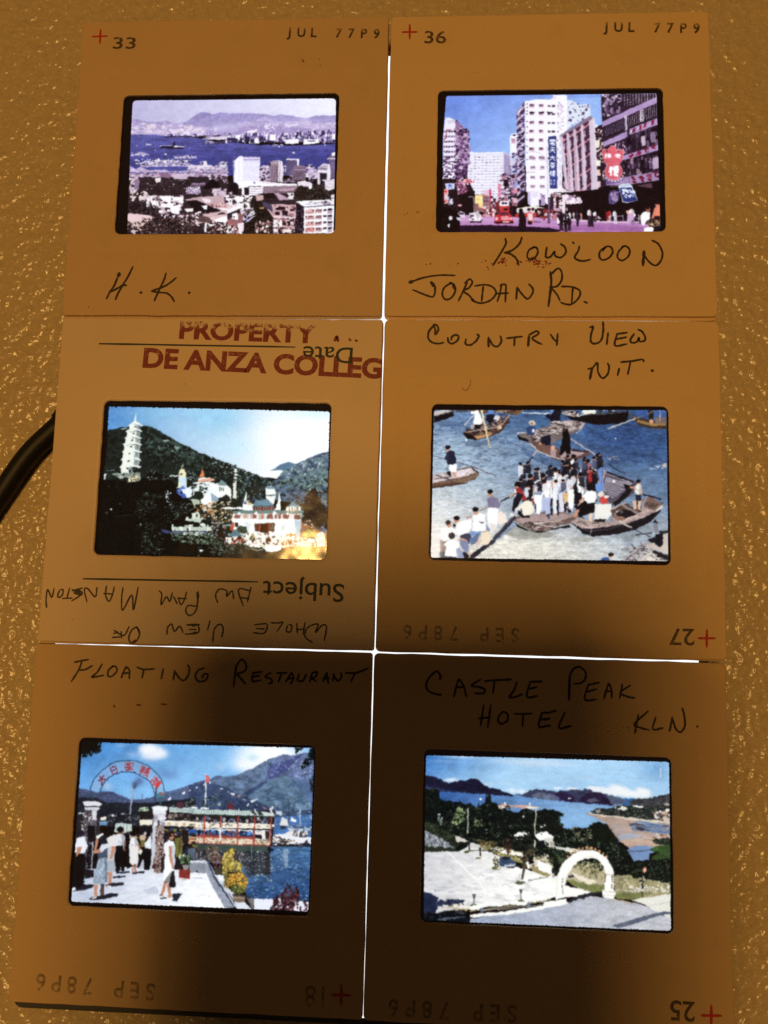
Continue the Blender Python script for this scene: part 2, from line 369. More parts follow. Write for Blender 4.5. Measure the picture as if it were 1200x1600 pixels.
    c.sc('C170,430 500,480 480,580 170,560', 160, (10, 34), (10, 30), [(24, 14, 18), (46, 30, 34), (90, 66, 70), (14, 8, 12)], 1, 1, 'b')
    for x in (305, 395, 462): c.l(f'C{x},400 {x+4},580', 5, (140, 112, 116), .7)
    # long barrack roofs
    c.p('C760,410 930,380 1200,370 1200,560 960,580 840,480', (198, 164, 172)); c.p('C780,425 880,415 1140,530 960,560 870,560', (26, 14, 20)); c.p('C930,395 1010,405 1040,440 960,440', (240, 226, 228)); c.p('C1000,455 1160,445 1200,470 1200,500 1090,500', (206, 150, 150)); c.sc('C1010,460 1190,450 1190,490 1060,490', 16, (10, 22), (12, 22), [(150, 96, 100), (236, 214, 214)])
    c.p('C930,478 990,470 990,515 960,512', WH); c.p('C860,550 925,530 930,545 880,565', (250, 240, 240)); c.p('C1090,495 1200,500 1200,530 1150,525', (246, 232, 234)); c.l('C960,530 985,570', 5, (180, 150, 150)); c.p('C1165,390 1200,385 1200,450 1170,455', (70, 50, 70))
    c.p('C860,600 960,575 1140,545 1200,540 1200,590 1080,640 920,660 860,640', (222, 186, 188)); c.p('C1100,560 1150,545 1190,562 1100,575', (40, 24, 28)); c.p('C1060,620 1200,580 1200,650 1080,645', WH); c.l('C870,670 1060,600', 8, (240, 220, 218)); c.l('C930,600 1180,560', 4, (150, 110, 116))
    c.p('C850,590 920,580 1000,590 1050,640 980,660 900,640', (92, 66, 66)); c.sc('C690,560 900,570 900,680 690,660', 60, (14, 40), (12, 30), [(186, 150, 164), (40, 24, 28), (110, 80, 88), (232, 214, 216)], 1, .7)
    c.p('C750,510 840,500 850,530 780,545', (250, 242, 240)); c.p('C155,565 180,556 230,558 390,578 450,600 370,640 310,700 240,690 160,630', (236, 204, 206))
    c.sc('C150,640 300,640 330,770 150,770', 110, (12, 36), (10, 26), [(40, 26, 24), (22, 12, 14), (180, 140, 130), (110, 80, 70), (236, 214, 208)], 1, 1, 'b'); c.sc('C310,600 870,610 870,770 330,770', 300, (12, 40), (10, 28), [(28, 16, 16), (52, 36, 32), (16, 8, 10), (84, 60, 54), (120, 92, 84)], 1, 1, 'b'); c.sc('C330,620 900,640 900,770 330,770', 26, (10, 26), (8, 22), [(226, 196, 196), (160, 120, 120)], 1, 1, 'b'); c.e(222, 745, 24, 18, (220, 200, 200))
    c.sc('C950,640 1200,640 1200,770 950,770', 110, (14, 44), (10, 30), [(244, 228, 226), (40, 24, 24), (150, 110, 108), (206, 170, 166), (24, 12, 14)], 1, .8, 'b'); c.p('C960,665 985,655 985,750 965,755', WH); c.p('C1000,665 1070,672 1050,690 1010,690', WH)
    # right-hand side: office blocks along the front
    c.f('D')
    c.p('D340,70 380,50 430,60 430,200 340,200', (206, 188, 212)); c.sc('D335,50 440,60 440,230 335,230', 40, (12, 30), (12, 30), [(236, 224, 236), (80, 60, 90), (180, 156, 186), (40, 26, 44)])
    c.sc('D560,60 720,60 720,230 560,230', 40, (12, 36), (10, 30), [(220, 204, 222), (60, 42, 64), (190, 168, 196)]); c.sc('D820,50 960,50 960,230 820,230', 70, (12, 36), (8, 26), [(214, 200, 224), (80, 62, 96), (180, 160, 196), (240, 232, 240), (40, 26, 40)])
    c.p('D830,110 880,85 945,110 945,190 850,190', (196, 176, 206)); c.sc('D850,110 940,110 940,185 850,185', 18, (20, 50), (5, 9), [(96, 76, 110), (230, 216, 230)], 1, .05)
    c.p('B75,735 130,690 160,700 340,702 D334,235 D60,245', (244, 241, 252)); c.f('B'); c.r(165, 700, 338, 712, (206, 192, 224)); c.r(165, 720, 335, 740, (176, 156, 206)); c.p('B120,690 160,688 160,704 110,705', (236, 230, 246))
    c.f('D'); c.grid('D166,-5 332,-5 328,215 162,218', 16, 17, (206, 194, 228), .8, .35); c.r(60, 0, 160, 225, (246, 244, 254)); c.l('D120,5 122,230', 4, (214, 206, 230)); c.l('D72,-60 62,240', 8, (98, 88, 140))
    c.p('B440,770 470,742 540,738 575,760 588,800 D575,230 D440,215', (222, 210, 226)); c.p('D445,15 535,10 530,225 440,212', (150, 124, 142)); c.grid('D455,60 530,60 526,215 450,205', 3, 12, (92, 68, 90), .6, .5); c.r(452, 20, 530, 34, (190, 168, 180)); c.p('D535,8 575,15 560,228 530,225', (246, 240, 246)); c.l('D552,20 545,225', 7, (130, 104, 128)); c.p('B440,770 455,745 450,800 435,800', (60, 46, 70))
    c.p('B615,722 745,722 745,800 D742,60 D720,120 D690,160 D612,158', (108, 92, 134)); c.p('B615,718 748,718 748,730 615,732', (240, 232, 244)); c.p('B725,725 748,725 746,800 D742,60 728,60', WH); c.grid('D618,5 722,5 715,60 612,155', 1, 9, (66, 52, 86), 1, .35)
    c.p('D700,60 725,52 800,55 822,95 815,210 670,212 680,112', (128, 104, 128)); c.grid('D690,118 815,118 808,210 680,210', 8, 1, (206, 184, 202), .35, 1); c.grid('D690,118 815,118 808,210 680,210', 8, 6, (60, 42, 60), .4, .7); c.p('D680,112 720,72 800,75 822,112', (112, 88, 112)); c.l('D690,100 820,100', 6, (196, 170, 190))
    c.p('D945,75 1000,35 1075,45 1070,215 940,210', (212, 198, 216)); c.r(955, 70, 1040, 100, (110, 92, 126)); c.r(960, 135, 1035, 210, (38, 26, 42)); c.l('D945,115 1050,120', 9, (250, 246, 250)); c.p('D1050,45 1078,50 1072,215 1045,215', (240, 232, 242)); c.l('D950,80 1045,82', 8, (240, 232, 240)); c.p('D938,150 962,150 965,255 940,250', (230, 214, 226))
    c.p('B1050,720 1085,660 1130,655 1140,800 D1130,200 D1080,200 D1070,60', (88, 72, 108)); c.grid('D1058,-40 1130,-40 1128,180 1074,180', 6, 1, (150, 130, 166), .4, 1); c.p('B1085,660 1130,652 1135,690 1085,690', (250, 246, 250)); c.p('B1045,715 1135,708 1135,722 1045,728', (226, 214, 230))
    # low blocks and trees behind the barracks
    c.p('D90,235 350,215 440,225 570,240 720,250 740,265 700,300 360,300 350,270 140,270 110,310', (232, 216, 226)); c.p('D60,240 130,225 300,218 370,245 720,245 730,268 370,270 230,275 100,300', WH); c.p('D265,230 290,225 290,250', (120, 90, 120))
    c.p('D370,272 735,265 735,300 500,345 370,345', (170, 142, 158)); c.grid('D375,275 730,272 730,300 375,345', 16, 3, (86, 62, 80), .5, .5); c.p('D225,282 370,275 370,345 280,370 225,370', (250, 246, 250)); 
    for y in (302, 326, 350): c.l(f'D230,{y} 368,{y-4}', 6, (176, 150, 174))
    c.p('D150,270 205,262 222,290 180,370 180,400 150,400', WH); c.p('D175,290 215,285 225,330 222,400 180,400', (36, 22, 32)); c.p('D370,350 480,340 500,400 380,400', (30, 18, 22))
    c.p('D490,345 530,345 660,410 545,420', (196, 164, 184)); c.p('D485,345 545,418 520,415', (60, 40, 56)); c.p('D480,325 760,315 765,345 700,350 500,345', (120, 92, 104)); c.p('D540,300 720,290 720,320 540,325', (190, 158, 172)); c.p('D620,342 690,340 690,408 650,410 640,370', (236, 220, 226)); c.sc('D620,345 690,345 690,408 640,405', 14, (10, 22), (8, 18), [(40, 26, 34), WH]); c.p('D580,215 640,205 720,215 720,240 600,236', (70, 52, 70)); c.l('D590,232 630,215 700,222', 9, (190, 168, 190))
    c.p('D730,225 800,215 880,240 890,300 845,305 820,270 740,280', (236, 222, 232)); c.p('D720,300 770,262 830,290 910,262 960,255 1020,300 1130,290 1130,400 1000,420 700,430 690,400', (38, 28, 26)); c.sc('D700,270 1130,270 1130,430 690,430', 260, (12, 36), (10, 26), [(26, 18, 18), (52, 42, 38), (16, 10, 12), (84, 72, 66), (66, 48, 48)], 1, 1, 'b'); c.p('D845,265 885,268 880,302 848,304', WH)
    c.p('D1015,225 1120,215 1118,300 1060,318 1018,305', (246, 240, 246)); c.grid('D1022,235 1116,230 1114,300 1024,300', 1, 5, (170, 146, 168), 1, .3); c.p('D985,205 1120,198 1122,225 1010,228', (220, 204, 218)); c.p('D985,215 1015,225 1018,300 990,270', (46, 32, 46))
    # left of the right half: white houses, red roof
    c.p('D0,250 60,230 110,260 100,320 130,360 0,380', (30, 18, 26)); c.e(75, 290, 45, 55, (22, 12, 20)); c.sc('D0,340 240,380 240,500 0,520', 120, (16, 50), (12, 34), [(246, 236, 240), (206, 180, 192), (60, 40, 48), (30, 18, 22), WH], 1, .5)
    c.p('D70,390 150,380 190,410 150,440 90,430', WH); c.p('D200,420 235,415 240,495 205,490', WH); c.p('D0,515 100,470 180,440 160,490 40,545 0,560', (250, 242, 246)); c.p('D0,480 40,470 50,500 0,520', (230, 200, 206)); c.p('D35,400 50,400 55,460 38,460', WH)
    c.p('D130,520 200,490 290,500 295,580 270,610 180,640 150,600', (240, 234, 244)); c.p('D135,530 210,505 260,515 240,560 180,560', (196, 170, 192)); c.p('D175,575 245,570 240,640 180,650', (196, 184, 222)); c.p('D100,550 170,570 160,680 110,690 0,680 0,630', (150, 96, 104)); c.p('D50,560 100,545 115,600 110,625 50,610', WH); c.e(72, 592, 9, 9, (40, 24, 36)); c.p('D0,620 100,640 80,740 0,700', (170, 106, 108)); c.p('D0,680 50,690 70,765 0,765', WH); c.sc('D0,680 180,680 180,770 0,770', 40, (12, 34), (14, 36), [WH, (60, 36, 40), (200, 150, 150)]); c.p('D110,660 170,650 170,740 115,765', (244, 228, 232))
    # trees and the balconied block
    c.p('D250,400 330,440 460,480 470,765 170,765 190,660 300,600', (30, 22, 18)); c.sc('D170,400 470,450 470,765 170,765', 300, (12, 36), (10, 28), [(24, 16, 14), (44, 34, 26), (14, 8, 8), (70, 54, 44)], 1, 1, 'b'); c.sc('D290,640 460,640 460,760 290,760', 34, (10, 30), (12, 40), [(246, 226, 228), (200, 150, 150), (120, 84, 84)], 1, .5); c.p('D330,490 385,485 380,510 340,512', (180, 130, 100)); c.p('D290,370 370,365 380,410 310,430', (206, 170, 168))
    c.p('D365,440 460,460 560,458 720,470 715,600 480,600', (212, 170, 176)); c.p('D360,440 460,460 480,560 440,520 370,480', (78, 64, 92)); c.p('D465,470 720,462 720,600 485,610', (214, 168, 174)); c.sc('D470,470 720,470 715,610 490,610', 60, (16, 50), (10, 30), [(60, 34, 44), (232, 200, 204), (150, 100, 112), (190, 150, 166)], 1, .2); c.p('D500,500 540,485 600,490 600,520 510,520', (30, 14, 22)); c.p('D500,540 550,540 550,570 500,570', (24, 12, 20)); c.p('D570,530 630,530 630,580 570,570', (40, 22, 32)); c.l('D480,590 720,600', 16, (244, 224, 226))
    c.p('D480,610 720,610 715,700 560,710 480,765 470,765', (150, 104, 112)); c.sc('D480,615 715,615 715,765 480,765', 80, (18, 50), (12, 32), [(240, 222, 224), (40, 22, 28), (190, 136, 140), (24, 12, 16)], 1, .1); c.l('D540,690 715,700', 22, (210, 160, 166)); c.p('D585,720 670,722 660,760 590,755', (246, 232, 234)); c.p('D545,630 570,630 570,700 540,690', WH)
    for y in (620, 665, 712): c.p(f'D480,{y} 525,{y+6} 528,{y+36} 485,{y+40}', (244, 232, 236))
    # white apartment block in the corner
    c.p('D710,430 1060,410 1120,465 1105,765 790,765 720,480', WH); c.p('D715,445 800,495 792,765 700,765 715,560', (28, 18, 26)); c.sc('D720,480 795,510 790,765 715,765', 40, (12, 30), (8, 22), [(60, 44, 62), (20, 10, 16), (96, 76, 100)])
    c.l('D712,438 800,492 1115,468', 9, (70, 54, 74)); c.p('D790,455 1050,420 1085,450 830,470', (226, 216, 228)); c.sc('D820,440 1060,430 1060,462 830,465', 20, (16, 40), (6, 14), [(180, 164, 184), (250, 246, 250), (100, 80, 100)]); c.p('D990,440 1030,420 1040,450', (50, 36, 46)); c.p('D1080,362 1118,360 1116,460 1082,460', (240, 232, 238)); c.l('D1080,395 1116,395', 8, (120, 96, 116))
    for y in (515, 580, 645, 708):
        c.p(f'D815,{y} 908,{y-4} 906,{y+40} 812,{y+44}', (206, 150, 150)); c.grid(f'D818,{y+3} 905,{y} 904,{y+16} 816,{y+20}', 7, 1, (110, 62, 70), .6, 1, 1, [(110, 62, 70), (240, 226, 226), (60, 30, 40)])
        c.p(f'D918,{y-2} 985,{y-5} 983,{y+36} 915,{y+40}', (196, 156, 160)); c.grid(f'D920,{y} 983,{y-3} 982,{y+18} 918,{y+22}', 4, 1, (84, 50, 60), .6, 1)
        c.p(f'D1000,{y-6} 1035,{y-8} 1033,{y+12} 998,{y+14}', (60, 40, 52)); c.p(f'D1048,{y-8} 1092,{y-10} 1088,{y+44} 1040,{y+44}', (176, 156, 178)); c.p(f'D1048,{y-8} 1092,{y-10} 1091,{y+8} 1046,{y+12}', (30, 16, 28)); c.e(1106, y + 40, 10, 14, WH)
    c.p('D815,705 900,700 895,760 870,735 812,760', (196, 110, 106), .6)
    # smoke and haze over the shipyards
    c.f('A'); c.glow(1130, 395, 95, 45, (196, 190, 226), .7); c.glow(1075, 412, 16, 26, (226, 222, 244), .8); c.f('B'); c.glow(50, 390, 90, 50, (198, 190, 228), .6); c.glow(250, 330, 420, 90, (170, 160, 214), .25)
    return c.finish([(207.2, 157.2), (525.2, 153.8), (521.5, 372), (198.2, 372), (203.5, 230)], rad=7, rough=.5, dust=24, warp=0.45, tex=.3, sat=.93)

def cjk(c, x, y, s, strokes, col, w=.13, fl=1):
    for st in strokes:
        c.l(' '.join(f'{x+fl*(u-.5)*s:.1f},{y+(v-.5)*s:.1f}' for u, v in st), w * s, col)
G_YUN = [[(.1, .06), (.9, .06)], [(.05, .2), (.95, .2)], [(.05, .2), (.05, .38)], [(.95, .2), (.95, .38)], [(.5, .06), (.5, .42)], [(.25, .32), (.4, .32)], [(.6, .32), (.75, .32)], [(.2, .52), (.8, .52)], [(.05, .68), (.95, .68)], [(.45, .7), (.2, .95), (.8, .9)], [(.7, .78), (.9, .98)]]
G_TIN = [[(.12, .12), (.88, .12)], [(.06, .44), (.94, .44)], [(.5, .12), (.46, .5), (.1, .95)], [(.52, .5), (.92, .95)]]
G_DAI = [[(.06, .34), (.94, .34)], [(.5, .03), (.46, .45), (.08, .96)], [(.52, .4), (.92, .96)]]
G_CHA = [[(.08, .12), (.92, .12)], [(.32, .02), (.32, .22)], [(.68, .02), (.68, .22)], [(.5, .22), (.08, .55)], [(.5, .22), (.92, .55)], [(.2, .62), (.8, .62)], [(.5, .45), (.5, .98)], [(.42, .7), (.2, .92)], [(.58, .7), (.8, .92)]]
G_LAU = [[(.05, .3), (.4, .3)], [(.22, .05), (.22, .95)], [(.22, .35), (.05, .65)], [(.5, .1), (.92, .1), (.92, .42), (.5, .42), (.5, .1)], [(.72, .03), (.72, .5)], [(.46, .26), (.96, .26)], [(.45, .6), (.97, .6)], [(.62, .5), (.52, .78), (.92, .97)], [(.85, .6), (.5, .97)]]
G_TAI = G_DAI + [[(.46, .72), (.58, .86)]]
G_BAK = [[(.5, .02), (.38, .2)], [(.2, .2), (.8, .2), (.8, .95), (.2, .95), (.2, .2)], [(.2, .56), (.8, .56)]]
G_HOI = [[(.06, .12), (.2, .24)], [(.02, .4), (.16, .5)], [(.04, .95), (.22, .66)], [(.45, .04), (.34, .24)], [(.4, .16), (.95, .16)], [(.42, .32), (.88, .32), (.84, .95), (.38, .95), (.42, .32)], [(.28, .62), (.98, .62)], [(.62, .32), (.6, .95)]]
G_SIN = [[(.26, .02), (.1, .2)], [(.12, .16), (.42, .16)], [(.08, .3), (.44, .3), (.44, .68), (.08, .68), (.08, .3)], [(.26, .3), (.26, .68)], [(.08, .49), (.44, .49)], [(.06, .95), (.1, .8)], [(.22, .95), (.22, .8)], [(.44, .95), (.4, .8)], [(.6, .05), (.68, .18)], [(.92, .05), (.84, .18)], [(.54, .26), (.98, .26)], [(.56, .46), (.96, .46)], [(.5, .66), (1, .66)], [(.76, .26), (.76, .98)]]
G_FONG = [[(.28, .0), (.2, .14)], [(.1, .16), (.1, .95)], [(.1, .16), (.42, .16), (.42, .95)], [(.02, .55), (.5, .55)], [(.26, .28), (.28, .4)], [(.26, .66), (.28, .8)], [(.74, .02), (.8, .16)], [(.54, .24), (1, .24)], [(.7, .24), (.66, .6), (.52, .96)], [(.68, .5), (.94, .5), (.9, .92), (.78, .88)]]

def film_street():
    z = 6.486
    c = Film(1, [(683.9, 139.6), (1036.5, 137.3), (1041, 362.2), (681.5, 361.4)], dict(A=(680, 135, z), B=(860, 135, z), C=(680, 245, z), D=(860, 245, z)), 22)
    PK, DK, MV = (222, 190, 206), (24, 12, 20), (150, 116, 176)
    c.grad('A0,0 B1200,0 B1200,800 A0,800', (200, 80), (600, 700), (104, 134, 222), (150, 182, 242)); c.nz('A0,0 B1200,0 B1200,700 A0,700', .04, 8, 5); c.grad('A0,70 B600,60 B600,110 A0,118', (0, 75), (0, 118), (60, 66, 120), (120, 148, 226), .6)
    # far block at the end of the street
    c.p('A340,670 370,655 390,672 680,660 700,668 755,690 760,800 C760,450 C320,450 C330,0', (240, 238, 250))
    c.grid('A350,700 690,695 C690,420 C330,420', 9, 15, (160, 140, 170), .5, .3, 1, [(160, 140, 170), (120, 96, 130), (196, 180, 206), (110, 84, 116)], .12); c.grid('A350,680 690,668 C690,420 C330,420', 1, 16, (206, 196, 222), 1, .16)
    c.p('A690,668 755,690 C765,200 C690,220', (186, 170, 206)); c.grid('A695,690 755,705 C762,180 C695,190', 2, 12, (120, 100, 150), .7, .4)
    c.p('A755,510 775,478 815,470 830,480 830,790 760,800', (244, 242, 252)); c.r(768, 526, 812, 560, (186, 140, 160)); c.r(770, 565, 815, 574, (200, 130, 150)); c.e(800, 492, 18, 7, (40, 30, 60))
    c.p('C760,0 800,0 850,0 850,330 760,330 770,200', (214, 206, 232)); c.sc('C780,-40 850,-40 850,320 780,320', 60, (16, 40), (12, 34), [(120, 150, 220), (160, 180, 230), (90, 70, 120), (220, 214, 240)], 1, .8)
    # left block
    c.p('A75,480 105,320 140,315 205,335 260,400 340,460 345,800 C330,0 C310,240 C80,270', (120, 84, 130)); c.p('A80,480 105,318 140,314 200,335 205,440 C210,0 C205,230 C80,260', (238, 232, 246))
    c.grid('A85,430 195,430 C200,230 C85,230', 1, 10, (96, 60, 100), 1, .36, 1, [(96, 60, 100), (70, 40, 80), (130, 96, 140)]); c.grid('A85,430 195,430 C200,230 C85,230', 4, 10, (200, 184, 214), .35, .36); c.p('A120,340 200,335 195,370 125,372', (214, 206, 226)); c.l('A80,540 110,520 110,440 160,440', 8, (110, 30, 50))
    c.sc('A205,345 340,460 345,800 C330,0 C310,240 C205,230 A205,800', 420, (8, 30), (10, 40), [(60, 30, 66), (90, 56, 100), (150, 112, 160), (206, 176, 210), (36, 16, 44), (120, 84, 130), (190, 150, 186)], 1, .9)
    for k in range(9): c.l(f'A200,{400+44*k} 345,{470+36*k}', 7, (206, 180, 210), .5)
    c.l('A190,780 240,700', 22, (214, 206, 214)); c.l('C190,45 240,-20', 14, (214, 206, 214)); c.r(200, 0, 201, 1, WH); c.f('C'); c.p('C130,60 200,55 190,130 140,140', WH); c.p('C130,170 195,170 190,215 130,218', WH); c.sc('C80,0 330,0 330,250 80,250', 110, (10, 34), (8, 26), [(70, 40, 80), (230, 220, 240), (110, 76, 120), (40, 20, 46)], 1, .7)
    # shop signs left
    c.p('C80,220 330,230 400,360 400,480 250,700 60,740 60,260', (34, 18, 26)); c.p('C100,270 195,265 195,325 110,330', (206, 210, 240)); cjk(c, 150, 296, 48, G_DAI, (60, 80, 170)); c.p('C90,325 130,325 130,475 90,470', (240, 150, 150)); c.sc('C95,330 128,330 128,470 95,470', 26, (8, 20), (8, 18), [(250, 230, 230), (200, 50, 60)]); c.sc('C210,240 330,230 330,370 220,380', 90, (8, 30), (10, 40), [(200, 130, 160), (120, 60, 90), (230, 190, 210), (160, 90, 130), (60, 30, 50)], 1, .3); c.p('C290,235 320,215 330,250 400,245 395,262 300,262', (230, 110, 130)); c.sc('C290,220 400,235 400,262 290,262', 16, (8, 22), (8, 18), [(250, 220, 226), (210, 70, 90)])
    c.p('C230,380 330,360 400,380 400,590 240,600', (26, 12, 18)); c.l('C335,405 375,405 390,425 392,560', 7, (206, 180, 190), 1, 3); c.e(250, 492, 22, 12, (230, 160, 170)); c.sc('C110,390 170,390 170,480 110,480', 10, (14, 30), (20, 50), [(220, 214, 230), (150, 140, 170)], 1, .2)
    c.p('C400,385 560,375 560,560 400,560', (150, 104, 100)); c.p('C402,392 482,386 482,470 402,470', (250, 226, 150)); c.sc('C410,395 480,395 480,460 410,460', 8, (8, 16), (8, 16), [(220, 150, 90), (250, 250, 220)]); c.p('C440,470 482,470 482,520 440,510', (246, 214, 150)); c.p('C485,410 540,405 545,470 490,470', (120, 76, 96)); c.grid('C488,412 545,408 545,520 490,520', 3, 3, (206, 170, 186), .5, .4); c.p('C545,330 568,330 565,470 550,470', (206, 70, 110)); c.p('C485,340 545,330 545,400 485,380', (226, 190, 210))
    c.r(632, 265, 664, 440, (236, 190, 214)); c.grid('C636,270 660,270 660,430 636,430', 1, 7, (220, 60, 90), .9, .55); c.sc('C560,400 690,400 690,560 560,560', 60, (12, 34), (10, 30), [(230, 200, 216), (120, 60, 80), (200, 150, 170), (60, 30, 40)], 1, .2)
    c.sc('C660,180 850,180 850,500 690,500', 150, (14, 44), (10, 34), [(160, 124, 160), (70, 40, 60), (214, 190, 214), (40, 20, 34), (180, 110, 130), (120, 90, 130)], 1, .4); c.p('C770,335 860,330 866,360 790,372', (230, 140, 160)); c.p('C800,255 850,235 850,300 800,310', (150, 160, 220)); c.p('C690,230 740,220 730,300 700,310', (30, 16, 24)); c.e(785, 195, 18, 18, (50, 26, 40)); c.e(722, 275, 22, 22, (30, 14, 22)); c.p('C830,385 920,380 910,450 880,470 830,480', (30, 14, 22)); c.p('C785,420 830,415 830,470 790,470', (226, 180, 190)); c.l('C655,200 760,175', 5, (120, 90, 130))
    # tall white block
    c.p('A905,150 1010,130 1170,130 1195,110 1190,85 B130,85 165,90 170,140 B170,500 D120,0 D120,340 C1200,520 C920,350 C915,0', (248, 244, 250)); c.p('A1170,130 1195,100 B0,85 60,100 60,130', (240, 200, 220), .6)
    c.p('A905,150 905,800 C915,350 850,370 845,0 A825,800 825,380 820,260', (88, 66, 112))
    for k in range(13): c.p(f'A825,{255+75*k} 905,{195+75*k} 905,{215+75*k} 825,{290+75*k}', (222, 204, 226), .8); c.p(f'A830,{290+75*k} 903,{222+75*k} 903,{250+75*k} 830,{320+75*k}', (36, 22, 44), .8)
    c.sc('A825,260 905,160 905,800 C915,350 850,360 A825,800', 110, (10, 26), (8, 22), [(200, 176, 206), (50, 30, 56), (130, 104, 150), (236, 224, 240)], 1, .7)
    for k, y in enumerate((195, 275, 368, 455, 545, 635, 722)):
        for x in (978, 1074): c.r(x - 24, y - 17, x + 22, y + 16, (176, 130, 156) if k % 2 else (150, 110, 140)); c.r(x - 22, y - 14, x + 4, y + 2, (96, 60, 88)); c.r(x - 24, y + 6, x + 22, y + 18, (224, 196, 214), .7)
        for x in (1155, 1195): c.r(x - 14, y - 8, x + 12, y + 12, (90, 60, 88))
        c.f('B'); c.r(18, y - 8, 46, y + 12, (86, 60, 90)); c.e(75, y, 5, 12, (120, 90, 120)); c.f('A')
    for x in (978, 1074, 1160): c.p(f'A{x-30},255 {x+32},255 {x+26},268 {x-20},270', (40, 20, 40))
    for y in (178, 212, 248, 280, 352, 410, 470, 538, 604, 668, 738): c.e(930, y, 8, 7, (120, 84, 116))
    c.f('C')
    for y in (15, 108, 208, 302): 
        for x in (988, 1086): c.r(x - 26, y - 18, x + 24, y + 18, (206, 184, 206)); c.r(x - 22, y - 12, x + 20, y + 2, (140, 104, 136))
    for x in (930, 950, 975, 1000): c.e(x, 155, 5, 5, (120, 80, 110))
    c.l('A925,668 1000,660 1060,675 1110,715 1135,790', 5, (196, 176, 210)); c.l('C1135,0 1140,400', 9, (206, 190, 222)); c.l('A1125,600 1135,790', 7, (220, 206, 230))
    c.f('B'); c.p('B168,140 200,135 260,165 265,180 400,180 408,310 330,330 170,430', (220, 228, 244)); c.sc('B170,150 400,190 330,330 180,420', 60, (8, 22), (8, 24), [(180, 176, 206), (110, 90, 130), (236, 240, 250)], 1, .2)
    for x, y in ((200, 262), (330, 272), (205, 340), (362, 238)): c.r(x - 13, y - 14, x + 12, y + 12, (84, 60, 96))
    c.sc('B75,150 140,150 140,440 75,440', 40, (10, 26), (6, 20), [(206, 214, 236), (180, 170, 200), (230, 200, 220)], 1, .8)
    # the slab with fins
    c.p('B100,495 400,300 445,320 470,800 D480,0 D490,320 D420,340 D240,365 D180,340 D150,320 D120,0 B120,800', (196, 170, 190))
    for (x0, y0, x1, y1) in ((115, 505, 160, 480), (175, 468, 230, 435), (243, 425, 305, 388), (322, 378, 390, 330)):
        w = 0
        for k in range(5):
            dy = 150 * k; s = k * 8
            c.p(f'B{x0+s*.6:.0f},{y0+dy} {x1+s*.6:.0f},{y1+dy} {x1+s*.6+3:.0f},{y1+dy+100} {x0+s*.6+3:.0f},{y0+dy+112}', (206, 140, 160)); c.p(f'B{x0+s*.6:.0f},{y0+dy} {x1+s*.6:.0f},{y1+dy} {x1+s*.6+2:.0f},{y1+dy+34} {x0+s*.6+30:.0f},{y0+dy+30}', (70, 34, 56)); c.p(f'B{x0+s*.6+8:.0f},{y0+dy+62} {x1+s*.6:.0f},{y1+dy+58} {x1+s*.6+3:.0f},{y1+dy+144} {x0+s*.6+34:.0f},{y0+dy+146}', (66, 40, 62)); c.p(f'B{x0+s*.6+20:.0f},{y0+dy+70} {x0+s*.6+32:.0f},{y0+dy+66} {x0+s*.6+36:.0f},{y0+dy+140} {x0+s*.6+24:.0f},{y0+dy+144}', (190, 160, 184))
    for s in ('160,470 182,460 D215,0 D240,345 D205,350 D190,0', '232,430 250,420 D285,0 D300,340 D268,345 D262,0', '305,380 325,370 D355,0 D365,330 D338,335 D330,0', '385,310 445,318 470,800 D490,325 D420,335 D412,0', '92,500 115,500 D150,0 D180,330 D150,320 D120,0'): c.p('B' + s, (214, 196, 214))
    c.p('B100,490 400,296 445,318 100,512', (140, 116, 140)); c.p('B425,310 447,320 D480,0 D488,300 D470,330 B462,800', (228, 214, 226)); c.p('D150,320 240,350 520,330 510,360 250,372', (190, 150, 180))
    # gap buildings
    c.p('B455,420 520,385 560,440 560,800 D560,320 D480,330 B470,800', (44, 26, 40)); c.sc('B460,400 550,420 550,780 470,780', 60, (14, 34), (10, 30), [(206, 180, 176), (80, 50, 60), (30, 16, 26), (236, 220, 210)], 1, .1); c.p('D460,40 505,35 505,90 462,92', (246, 238, 226)); c.p('D470,130 500,125 505,190 475,190', (240, 206, 190)); c.p('D470,250 505,245 505,300 478,320', (226, 196, 210)); c.p('B455,545 495,540 495,620 458,625', (240, 232, 214)); c.e(466, 400, 16, 16, (244, 240, 246))
    # dark balconied building on the right
    c.p('B512,90 560,75 1100,70 1120,800 D1120,130 D1110,740 D560,740 D560,320 B540,800', (44, 28, 44))
    def lv(l, r, t, col): c.p(f'B{l[0]},{l[1]} {r[0]},{r[1]} {r[0]},{r[1]+t} {l[0]},{l[1]+t*.9:.0f}', col)
    for (a, b, t) in (((540, 165), (720, 80), 44), ((525, 355), (1085, 100), 62), ((535, 560), (780, 450), 60), ((800, 430), (1090, 315), 70), ((560, 760), (1100, 585), 62)): lv(a, b, t, (176, 146, 196))
    c.p('D560,240 800,195 1110,140 1110,235 800,280 560,290', (170, 140, 186)); c.p('D560,200 700,180 700,260 560,285', (110, 88, 140))
    c.sc('B515,80 720,80 720,210 520,220', 60, (12, 34), (14, 40), [(150, 124, 160), (30, 16, 30), (220, 200, 220), (70, 48, 72)], 1, .3); c.grid('B735,85 1080,-40 1085,150 740,210', 12, 1, (206, 186, 204), .22, .9); c.grid('B740,90 950,30 950,150 745,205', 8, 4, (60, 40, 62), .5, .4)
    c.p('B520,225 740,140 735,250 530,320', (44, 28, 46)); c.p('B565,225 605,215 605,300 572,305', (220, 200, 222)); c.e(628, 252, 14, 12, (214, 170, 140)); c.sc('B530,230 730,170 730,240 540,320', 30, (10, 24), (24, 60), [(90, 66, 96), (24, 12, 26), (150, 120, 156)], 1, .2)
